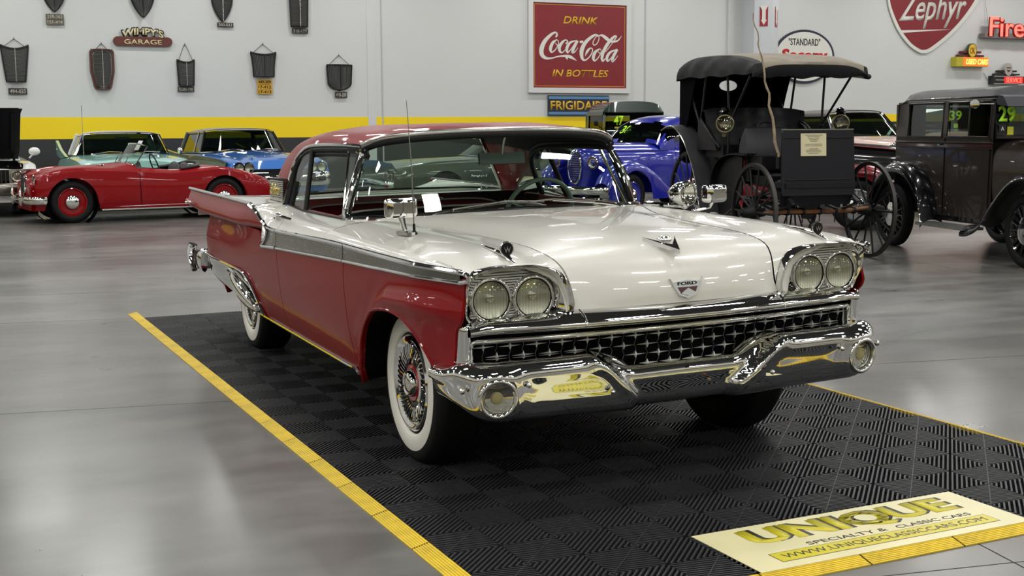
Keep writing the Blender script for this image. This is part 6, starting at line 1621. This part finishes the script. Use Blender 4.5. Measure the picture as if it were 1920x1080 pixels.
text('number_mark', '29', .20, .17, LIME2, sd, mk, .004, .03); text('number_mark', '29', .185, .155, LIME, sd, mk @ Matrix.Translation((0, 0, .005)), .002, .01)
obj('windshield_sticker', MB().box((-.79, -.56, 1.375), (.004, .075, .065)), mat('black_sticker', (20, 20, 22), .5), sd, 0)
text('sticker_letter', 'A', .035, .042, mat('white_card', (225, 225, 220), .6), sd, frame((-.784, -.56, 1.375), (0, 1, 0), (-.1, 0, 1)), .001)
obj('yellow_sticker', MB().box((-.79, -.465, 1.345), (.004, .07, .10)), mat('yellow_marker', (190, 190, 50), .5), sd, 0)
# ================================================================= things hung on the back wall
def WF(t): return lambda a, b, c: V3((XW+t+c, a, b))
def wtext(name, body, y, z, w, h, m, parent, x=.06, ex=.01, off=.0, shear=0., rot=0., warp=None):
    return text(name, body, w, h, m, parent, Matrix.Translation((x, y, z)) @ Matrix(((0, 0, 1, 0), (1, 0, 0, 0), (0, 1, 0, 0), (0, 0, 0, 1))) @ Matrix.Rotation(rot, 4, 'Z'), ex, off, shear, warp)
def wthing(name, label, cat, y, z, group=None): return thing(name, label, cat, (XW, y, z), group=group)
def wl_(a, b, c): return V3((c, a, b))
SIGNRED = mat('sign_red_enamel', (124, 12, 25), .4, noise=(2, .06)); SIGNWHITE = mat('sign_white_enamel', (214, 214, 206), .4); SIGNY = mat('sign_gold_lettering', (214, 168, 30), .45); FRM = mat('white_sign_frame', (206, 206, 206), .5); NAVY = mat('sign_navy_enamel', (22, 26, 52), .4)
# large red soft drink sign
cs_ = wthing('drink_sign', 'big square red drink sign with white script lettering and white frame', 'sign', 12.6, 3.5)
y0, y1, z0, z1 = 11.25-12.6, 13.98-12.6, 2.464-3.5, 4.625-3.5
obj('sign_panel', MB().box((.05, (y0+y1)/2, (z0+z1)/2), (.04, y1-y0, z1-z0)), SIGNRED, cs_, 0)
F_ = .13
for nm, c, d in (('top', ((y0+y1)/2, z1+F_/2), (y1-y0+2*F_, F_)), ('bottom', ((y0+y1)/2, z0-F_/2), (y1-y0+2*F_, F_)), ('l', (y0-F_/2, (z0+z1)/2), (F_, z1-z0)), ('r', (y1+F_/2, (z0+z1)/2), (F_, z1-z0))):
    obj('frame_rail', MB().box((.055, c[0], c[1]), (.09, d[0], d[1])), FRM, cs_, 0)
for a, b, c, d in ((y0+.04, z0+.04, y1-.04, z0+.05), (y0+.04, z1-.05, y1-.04, z1-.04), (y0+.04, z0+.04, y0+.05, z1-.04), (y1-.05, z0+.04, y1-.04, z1-.04)):
    obj('gold_line', MB().box((.0715, (a+c)/2, (b+d)/2), (.003, c-a, d-b)), SIGNY, cs_, 0)
wtext('lettering', 'DRINK', -.01+.03, 3.5+.70-3.5, 1.02, .19, SIGNY, cs_, .071, .004, .018, .25)
wtext('lettering', 'IN BOTTLES', .02, -.66, 1.66, .19, SIGNY, cs_, .071, .004, .018, .25)
CC = [([(405, 312), (432, 275), (428, 232), (380, 222), (290, 290), (190, 410), (132, 560), (142, 680), (220, 745), (330, 743), (470, 703), (600, 692), (690, 708), (760, 745), (825, 788)], [26, 36, 30, 36, 58, 78, 92, 82, 50, 28, 26, 44, 60, 36, 3]),
      ([(620, 715), (640, 772)], [60, 4]),
      ([(430, 362), (350, 430), (305, 550), (330, 622), (400, 570), (455, 470), (462, 400), (430, 362)], [18, 56, 64, 30, 20, 15, 14, 14]), ([(405, 430), (430, 470), (500, 460)], [14, 16, 14]),
      ([(608, 445), (642, 400), (610, 365), (550, 400), (482, 505), (490, 600), (540, 622), (610, 550)], [30, 26, 20, 44, 66, 48, 22, 10]),
      ([(800, 372), (690, 420), (628, 530), (640, 620), (700, 560), (770, 450)], [16, 44, 60, 36, 16, 8]), ([(835, 372), (765, 520), (738, 615), (790, 600), (850, 512)], [56, 62, 48, 18, 8]),
      ([(885, 402), (950, 388)], [44, 44]),
      ([(1262, 262), (1185, 248), (1080, 320), (980, 430), (920, 580), (928, 720), (980, 773), (1060, 720), (1130, 610), (1135, 535), (1090, 522), (1032, 590), (990, 690)], [30, 44, 58, 74, 86, 62, 32, 22, 20, 20, 26, 48, 3]),
      ([(1250, 250), (1270, 315), (1230, 420), (1165, 455), (1147, 400), (1190, 310), (1250, 258)], [14, 15, 18, 20, 18, 12, 10]),
      ([(1260, 262), (1330, 250), (1420, 312), (1500, 368), (1580, 372), (1660, 340), (1730, 248)], [10, 44, 68, 42, 40, 28, 3]),
      ([(1285, 527), (1195, 600), (1155, 710), (1180, 782), (1250, 720), (1305, 620), (1312, 560), (1285, 527)], [18, 56, 64, 30, 20, 15, 14, 14]), ([(1255, 590), (1290, 628), (1350, 605)], [14, 16, 14]),
      ([(1540, 398), (1612, 290), (1620, 256), (1570, 272), (1460, 400), (1370, 560), (1330, 700), (1345, 782), (1410, 720)], [12, 24, 20, 42, 64, 64, 60, 36, 10]), ([(1545, 400), (1400, 595)], [12, 12]),
      ([(1620, 535), (1495, 600), (1432, 700), (1446, 782), (1510, 720), (1590, 610)], [16, 44, 60, 36, 16, 8]), ([(1642, 532), (1562, 680), (1540, 780), (1592, 750), (1655, 662)], [50, 60, 48, 18, 8])]
mb = MB()
sx = 180/1920*2.73/174; sz = 90/960*2.161/162.5
for k, (pts, ws) in enumerate(CC):
    stroke(mb, [(11.25-12.6+(3*2.73/174)+x*sx, 4.625-3.5-(36*2.161/162.5)-y*sz) for x, y in pts], [w*(sx+sz)/2 for w in ws], wl_, .070, .074+.0003*k, 5)
obj('script_lettering', mb, SIGNWHITE, cs_, 30)['label'] = 'white flowing script lettering'
for y in (y0-.05, y1+.1): obj('hanging_wire', MB().tube(P3([(.06, y, z1+.1), (.03, y-.12*(1 if y > 0 else -1), z1-.35)]), .006, 5), STEEL, cs_)
# blue refrigerator brand sign
fs = wthing('refrigerator_sign', 'navy blue strip sign with yellow capitals right below the big red sign', 'sign', 12.58, 2.01)
obj('sign_panel', MB().box((.04, 0, 0), (.06, 1.78, .52)), NAVY, fs, 0)
for z in (.20, -.20): obj('sign_band', MB().box((.073, 0, z), (.008, 1.78, .07)), mat('sign_blue_band', (84, 130, 170), .4), fs, 0)
wtext('lettering', 'FRIGIDAIRE', 0, 0, 1.66, .235, SIGNY, fs, .071, .006, .02)
# Wimpy's Garage
ws_ = wthing('garage_sign', 'brown wooden garage sign with arched cream lettering high on the left wall', 'sign', 1.56, 3.40)
pil = [(.54+.105*cos(a), .105*sin(a)) for a in [-pi/2+pi*k/10 for k in range(11)]]+[(-.54+.105*cos(a), .105*sin(a)) for a in [pi/2+pi*k/10 for k in range(11)]]
obj('sign_board', MB().prism(pil, wl_, .02, .07), mat('brown_sign_wood', (92, 42, 30), .45, noise=(8, .1)), ws_, 30)
wtext('lettering', 'GARAGE', 0, -.01, .82, .105, mat('cream_lettering', (214, 202, 160), .5), ws_, .07, .01, .012)
arcw = lambda c: V3((c.x*(1-.15*c.y), c.y-.36*c.x*c.x+.0, c.z))
wtext('letter_shadow', "WIMPY'S", 0, .225, .96, .22, mat('black_lettering', (22, 20, 18), .5), ws_, .03, .03, .055, 0, 0, arcw)
wtext('lettering', "WIMPY'S", 0, .225, .90, .16, mat('cream_lettering'  , (214, 202, 160), .5), ws_, .065, .012, .03, 0, 0, arcw)
# Zephyr shield
zs = wthing('fuel_shield_sign', 'large red and white enamel shield sign with slanted white lettering', 'sign', 24.4, 4.4)
def closed2(L):
    L = [V3((a, b, 0)) for a, b in L]; n = len(L)
    return [(q.x, q.y) for q in (cr(L[-2:]+L+L[:3], 2+k/4) for k in range(4*n))]
ZO_ = closed2([(22.732, 5.102), (22.824, 4.799), (23.126, 4.269), (23.547, 3.845), (23.923, 3.634), (24.170, 3.592), (24.475, 3.677), (25.181, 4.136), (25.826, 4.709), (26.304, 5.313), (26.363, 5.792), (26.014, 6.329), (24.440, 6.531), (23.000, 6.259), (22.611, 5.632)])
ZI_ = closed2([(22.811, 5.105), (22.923, 4.802), (23.225, 4.303), (23.625, 3.909), (23.959, 3.729), (24.145, 3.694), (24.409, 3.770), (25.073, 4.196), (25.676, 4.736), (26.133, 5.323), (26.216, 5.754), (25.872, 6.212), (24.446, 6.407), (23.124, 6.158), (22.711, 5.605)])
ZL_ = [(23.247, 4.241), (23.291, 4.165), (25.193, 4.318)]
obj('shield_rim', MB().prism([(y-24.4, z-4.4) for y, z in ZO_], wl_, .02, .06), SIGNWHITE, zs, 20)
obj('shield_field', MB().prism([(y-24.4, z-4.4) for y, z in ZI_], wl_, .05, .064), SIGNRED, zs, 20)
obj('shield_line', MB().prism([(ZL_[0][0]-24.4, ZL_[0][1]-4.4), (ZL_[1][0]-24.4, ZL_[1][1]-4.4), (ZL_[2][0]-24.4, ZL_[2][1]-4.4)], wl_, .064, .067), SIGNWHITE, zs, 0)
wtext('lettering', 'Zephyr', .05, .44, 2.62, 1.02, SIGNWHITE, zs, .064, .008, .012, .38, radians(3))
# oval "Standard" sign
ss_ = wthing('oval_oil_sign', 'white oval enamel oil sign with navy rim partly hidden by the carriage top', 'sign', 19.8, 3.41)
el = lambda ry, rz: [(ry*cos(a), rz*sin(a)) for a in [2*pi*k/48 for k in range(48)]]
obj('sign_rim', MB().prism(el(1.05, .755), wl_, .02, .06), NAVY, ss_, 20); obj('sign_field', MB().prism(el(.98, .69), wl_, .05, .064), SIGNWHITE, ss_, 20)
wtext('lettering', '"STANDARD"', -.02, .41, 1.10, .20, mat('black_lettering', (22, 20, 18), .5), ss_, .064, .005, .012)
wtext('lettering', 'Socony', .0, .0, 1.62, .42, mat('bright_red_lettering', (190, 20, 30), .4), ss_, .064, .005, .045, .1)
# arrow plates on the column faces
ARW = mat('arrow_sign_red', (150, 18, 34), .4)
def arrow(p, q, label, ww):
    d = (q-p).normalized(); n = V3((0, 0, 1)).cross(d)*-1; n = d.cross(V3((0, 0, 1)))
    if n.x < 0: n = -n
    c = (p+q)/2; t = thing('arrow_sign', label, 'sign', (c.x, c.y, 4.42))
    f = lambda a, b, c_: d*a+V3((0, 0, b))+n*c_
    obj('sign_plate', MB().prism([(-ww/2, -.27), (ww/2, -.27), (ww/2, .27), (-ww/2, .27)], f, .002, .012), ARW, t, 0)
    obj('arrow', MB().prism([(-ww*.5, .27), (ww*.5, .27), (ww*.22, .16), (ww*.22, -.10), (ww*.36, -.10), (0, -.24), (-ww*.36, -.10), (-ww*.22, -.10), (-ww*.22, .16)], f, .012, .018), SIGNWHITE, t, 0)
arrow(V3((cx_-.25, 17.64, 0)), V3((cx_, 18.085, 0)), 'small white arrow on red plate on the left face of the column', .22)
arrow(V3((cx_, 18.085, 0)), V3((cx_-.45, 18.59, 0)), 'small white arrow on red plate on the right face of the column', .30)
# ---- neon signs
NEON = mat('red_neon', (255, 70, 60), .4, emis=((255, 60, 50), 6)); NEONO = mat('orange_neon', (255, 150, 40), .4, emis=((255, 150, 60), 6)); NEONP = mat('neon_backlit_orange', (240, 90, 40), .4, emis=((255, 90, 30), 1.3)); NEONR = mat('neon_backlit_red', (200, 20, 20), .4, emis=((200, 10, 10), .5))
METG = mat('grey_raceway_metal', (120, 116, 116), .5, .3)
nf = wthing('neon_script_sign', 'row of red neon letters on a grey metal raceway at the right edge', 'sign', 28.02, 4.16)
obj('raceway', MB().box((.16, .05, -.0), (.24, 3.5, .13)), METG, nf, 0)
wtext('neon_channel', 'Firestone', .18, .26, 3.5, .58, mat('dark_red_channel', (110, 30, 34), .5), nf, .28, .05, .05)
wtext('neon_letters', 'Firestone', .18, .26, 3.5, .58, NEON, nf, .335, .02, .0)
obj('support_wire', MB().tube(P3([(.1, -1.35, .05), (.02, -1.6, 1.6)]), .006, 5), STEEL, nf)
ok = wthing('used_cars_sign', 'yellow and orange neon used cars sign with round badge on top', 'sign', 25.91, 3.36)
obj('sign_box', MB().box((.12, -.0, 0), (.24, 1.27, .28)), mat('sign_yellow_metal', (180, 170, 40), .45), ok, 0)
obj('lit_panel', MB().box((.243, .13, .0), (.01, 1.0, .25)), NEONP, ok, 0)
wtext('neon_letters', 'USED CARS', .16, 0, .86, .16, NEONO, ok, .26, .015, .004, .25)
for k, w_ in enumerate((1.0, .76)): obj('step_fin', MB().box((.10, .02, .185+.11*k), (.14, w_, .06)), mat('maroon_metal', (96, 18, 28), .45), ok, 0)
bd = obj('round_badge', MB().prism([(.02+.175*cos(a), .34+.215*sin(a)) for a in [2*pi*k/32 for k in range(32)]], wl_, .10, .20), mat('dark_green_rim', (60, 70, 40), .4), ok, 20)
obj('badge_face', MB().prism([(.02+.15*cos(a), .34+.19*sin(a)) for a in [2*pi*k/32 for k in range(32)]], wl_, .19, .206), mat('badge_gold_face', (216, 180, 50), .4), bd, 20)
wtext('badge_letters', 'OK', .02, .34, .20, .19, mat('badge_brown_letters', (130, 70, 10), .4), bd, .206, .006, .01, .2)
sv = wthing('service_sign', 'black and chrome neon service sign with round badge above the sedan roof', 'sign', 27.43, 2.83)
obj('sign_box', MB().box((.12, 0, 0), (.24, 1.25, .26)), GLOSSBLACK, sv, 0)
for z in (-.115, .0, .115): obj('chrome_strip', MB().box((.243, -.38 if z == 0 else 0, z), (.012, .36 if z == 0 else 1.25, .02)), CHROME, sv, 0)
obj('lit_panel', MB().box((.243, .18, .0), (.008, .80, .19)), NEONR, sv, 0)
wtext('neon_letters', 'SERVICE', .18, 0, .66, .15, NEON, sv, .25, .012, .004)
for k, w_ in enumerate((1.0, .74)): obj('step_fin', MB().box((.10, 0, .175+.10*k), (.14, w_, .05)), GLOSSBLACK, sv, 0)
bd = obj('round_badge', MB().prism([(.155*cos(a), .33+.195*sin(a)) for a in [2*pi*k/32 for k in range(32)]], wl_, .10, .20), mat('badge_silver', (176, 172, 166), .4, .3), sv, 20)
obj('badge_bars', MB().prism([(-.09, .36), (.09, .36), (.09, .39), (-.09, .39)], wl_, .20, .205).prism([(-.10, .31), (.10, .31), (.0, .24)], wl_, .20, .205), mat('badge_maroon', (80, 30, 34), .5), bd, 0)
obj('power_cord', MB().tube(P3([(.03, -.62, -.05), (.03, -.86, .22)]), .008, 5), METG, sv)
# ---- old radiator grilles hung with number plates
GMET = mat('tarnished_grille_metal', (104, 104, 103), .5, .3); GDK = mat('dark_grille_frame', (38, 38, 40), .5, .4); GBR = mat('brown_grille_shell', (88, 46, 36), .4, .2, .5); PLD = mat('black_number_plate', (44, 42, 40), .55); PLO = mat('olive_number_plate', (92, 86, 70), .55); PLY = mat('yellow_number_plate', (196, 150, 24), .5); PTX = mat('plate_digits_light', (176, 172, 160), .5); PTB = mat('plate_digits_dark', (40, 34, 20), .5)
def grille_on_wall(label, yc, ztop, w, h, shape, bars='h', shell=None, wires=.0):
    g = wthing('radiator_grille', label, 'grille', yc, ztop-h, 'old radiator grilles on the wall')
    def hw(v):      # half width at height fraction v (0 bottom, 1 top)
        if shape == 'taper': return w*(.34+.16*v)
        if shape == 'shield': return w*.5*min(1, (.62+.38*(v/.45)) if v < .45 else 1)*(1 if .08 < v < .93 else (.78 if v <= .04 or v >= .97 else .92))
        if shape == 'round': return w*.5*(sin(pi/2*min(1, (v/.28)))**.5 if v < .28 else 1)*(.88+.12*v)
        if shape == 'vee': return w*.5*(sin(pi/2*min(1, v/.55))**.8 if v < .55 else 1)
        if shape == 'flare': return w*.5*(.80+.20*v*v)
        return w*.5*(.86+.14*v)
    def zt(t, v): 
        z = h*v
        if shape in ('taper', 'flare', 'curve'): z += h*.07*(t*t-.5)*v*1.6
        return z
    dep = lambda t: .05+.10*(1-t*t)
    N = 24; L = [V3((dep(-1), -hw(k/N), zt(-1, k/N))) for k in range(N+1)]; T = [V3((dep(t), t*hw(1), zt(t, 1))) for t in [-1+k/6 for k in range(1, 12)]]
    R = [V3((dep(1), hw(1-k/N), zt(1, 1-k/N))) for k in range(N+1)]; Bt = [V3((dep(t), t*hw(0), zt(t, 0))) for t in [1-k/6 for k in range(1, 12)]]
    obj('grille_frame', MB().tube(L+T+R+Bt, .020, 6, closed=True), shell or GDK, g)
    obj('grille_back', MB().grid([[V3((dep(t)-.012, t*hw(v), zt(t, v))) for t in [-1+k/5 for k in range(11)]] for v in [k/16 for k in range(17)]]), mat('dark_grille_mesh', (58, 58, 58), .6, .2), g, 60)
    br = MB()
    if bars == 'h':
        n = int(h/.028)
        for k in range(1, n): v = k/n; br.tube([V3((dep(t), t*hw(v), zt(t, v))) for t in (-1, -.5, 0, .5, 1)], .0065, 4)
    else:
        n = int(w/.034)
        for k in range(1, n):
            t = -1+2*k/n; br.tube([V3((dep(t), t*hw(v), zt(t, v))) for v in (.02, .15, .3, .5, .75, 1)], .0065, 4)
    obj('grille_bars', br, GMET, g)['kind'] = 'stuff'
    obj('centre_bar', MB().tube([V3((dep(0)+.012, 0, zt(0, v))) for v in (0, .5, 1.0)], .010, 6), STEEL if bars == 'h' else GDK, g)
    if shell:
        ol = [(1.18*hw(k/N)+.0, h*k/N*1.0) for k in range(N+1)]
        rows = [[V3((.02, s*(hw(v)+.10*w), zt(1, v)*1.04-.02*h)), V3((.07, s*(hw(v)+.06*w), zt(1, v)*1.02-.01*h)), V3((dep(1), s*hw(v), zt(1, v)))] for v in [k/N for k in range(N+1)] for s in (1,)]
        for s in (-1, 1): obj('grille_shell', MB().grid([[V3((.02, s*(hw(v)+.11*w), zt(1, v)*1.06-.03*h)), V3((.08, s*(hw(v)+.07*w), zt(1, v)*1.03-.015*h)), V3((dep(1)+.01, s*hw(v), zt(1, v)))] for v in [k/N for k in range(N+1)]]), shell, g, 50)
        obj('chrome_surround', MB().tube([V3((p.x+.012, p.y*.86, h*.5+(p.z-h*.5)*.90)) for p in L+T+R+Bt], .010, 6, closed=True), STEEL, g)
    if wires:
        obj('hanging_wire', MB().tube(P3([(dep(1), -hw(1)*.9, h*.97), (.02, -.02, h+wires), (.02, 0, h+wires+.02), (.02, .02, h+wires), (dep(1), hw(1)*.9, h*.97)]), .006, 5), GDK, g)
        obj('wall_hook', MB().tube(P3([(0, 0, h+wires), (.03, 0, h+wires), (.03, 0, h+wires+.05)]), .006, 5), GDK, g)
    return g
def plates(yc, z0, z1, w, txts, m, mt, where):
    n = len(txts); hh = (z1-z0)/n
    for k, tx in enumerate(txts):
        zc = z1-hh*(k+.5)
        pos = '' if n == 1 else (', upper plate' if k == 0 else (', lowest plate' if k == n-1 else ', middle plate'))
        p = wthing('number_plate', where+pos, 'number plate', yc, zc, 'number plates under the wall grilles')
        obj('plate', MB().box((.05, 0, 0), (.012, w, hh*.94)), m, p, 0)
        obj('plate_wire', MB().tube(P3([(.05, -w*.3, hh*.45), (.05, -w*.3, hh*.5+.012)]), .004, 4).tube(P3([(.05, w*.3, hh*.45), (.05, w*.3, hh*.5+.012)]), .004, 4), GDK, p)
        wtext('plate_digits', tx, 0, 0, w*.84, hh*.62, mt, p, .056, .003, .02)
grille_on_wall('tall tapering dark radiator grille at the far left of the wall', -1.142, 3.22, .56, .74, 'taper', 'h', wires=.16)
grille_on_wall('reddish brown radiator shell with chrome inner oval below the garage sign', .662, 3.20, .44, .86, 'shield', 'h', GBR, .12)
grille_on_wall('small curved dark radiator grille right of the garage sign', 2.486, 2.98, .38, .55, 'curve', 'h', wires=.36)
grille_on_wall('wide-topped radiator grille with vertical bars above three yellow plates', 4.277, 3.19, .60, .53, 'flare', 'v', wires=.20)
grille_on_wall('squat round-bottomed radiator grille nearest the conduit cover', 6.112, 2.95, .62, .59, 'round', 'v', wires=.22)
grille_on_wall('oval radiator grille cut by the top edge above the tall tapering one', -.282, 4.75, .44, .75, 'vee', 'v', wires=.15)
grille_on_wall('pointed oval radiator grille without plate cut by the top edge', 1.586, 4.85, .50, .91, 'vee', 'v', wires=.15)
grille_on_wall('oval radiator grille cut by the top edge with one dark plate below', 3.357, 4.86, .46, .96, 'vee', 'h', wires=.15)
grille_on_wall('long rectangular radiator grille cut by the top edge nearest the conduit cover', 5.158, 4.93, .46, 1.10, 'rect', 'h', wires=.15)
plates(-1.12, 2.20, 2.345, .38, ['494-033'], PLD, PTX, 'dark number plate under the tall tapering grille')
plates(2.472, 2.285, 2.41, .37, ['R380-790'], PLD, PTX, 'dark number plate under the small curved grille')
plates(4.291, 2.246, 2.590, .355, ['449-309', '17-412', '17-413'], PLY, PTB, 'yellow number plate under the vertical-barred grille')
plates(6.14, 2.169, 2.320, .30, ['418-200'], PLD, PTX, 'small dark number plate under the squat round-bottomed grille')
plates(-.285, 3.709, 3.95, .37, ['339-563', '151-419'], PLO, PTX, 'olive number plate under the left oval grille')
plates(3.416, 3.767, 3.877, .37, ['300-033'], PLD, PTX, 'dark number plate under the second oval grille')
plates(5.171, 3.667, 3.793, .39, ['318-177'], PLD, PTX, 'dark number plate under the long rectangular grille')
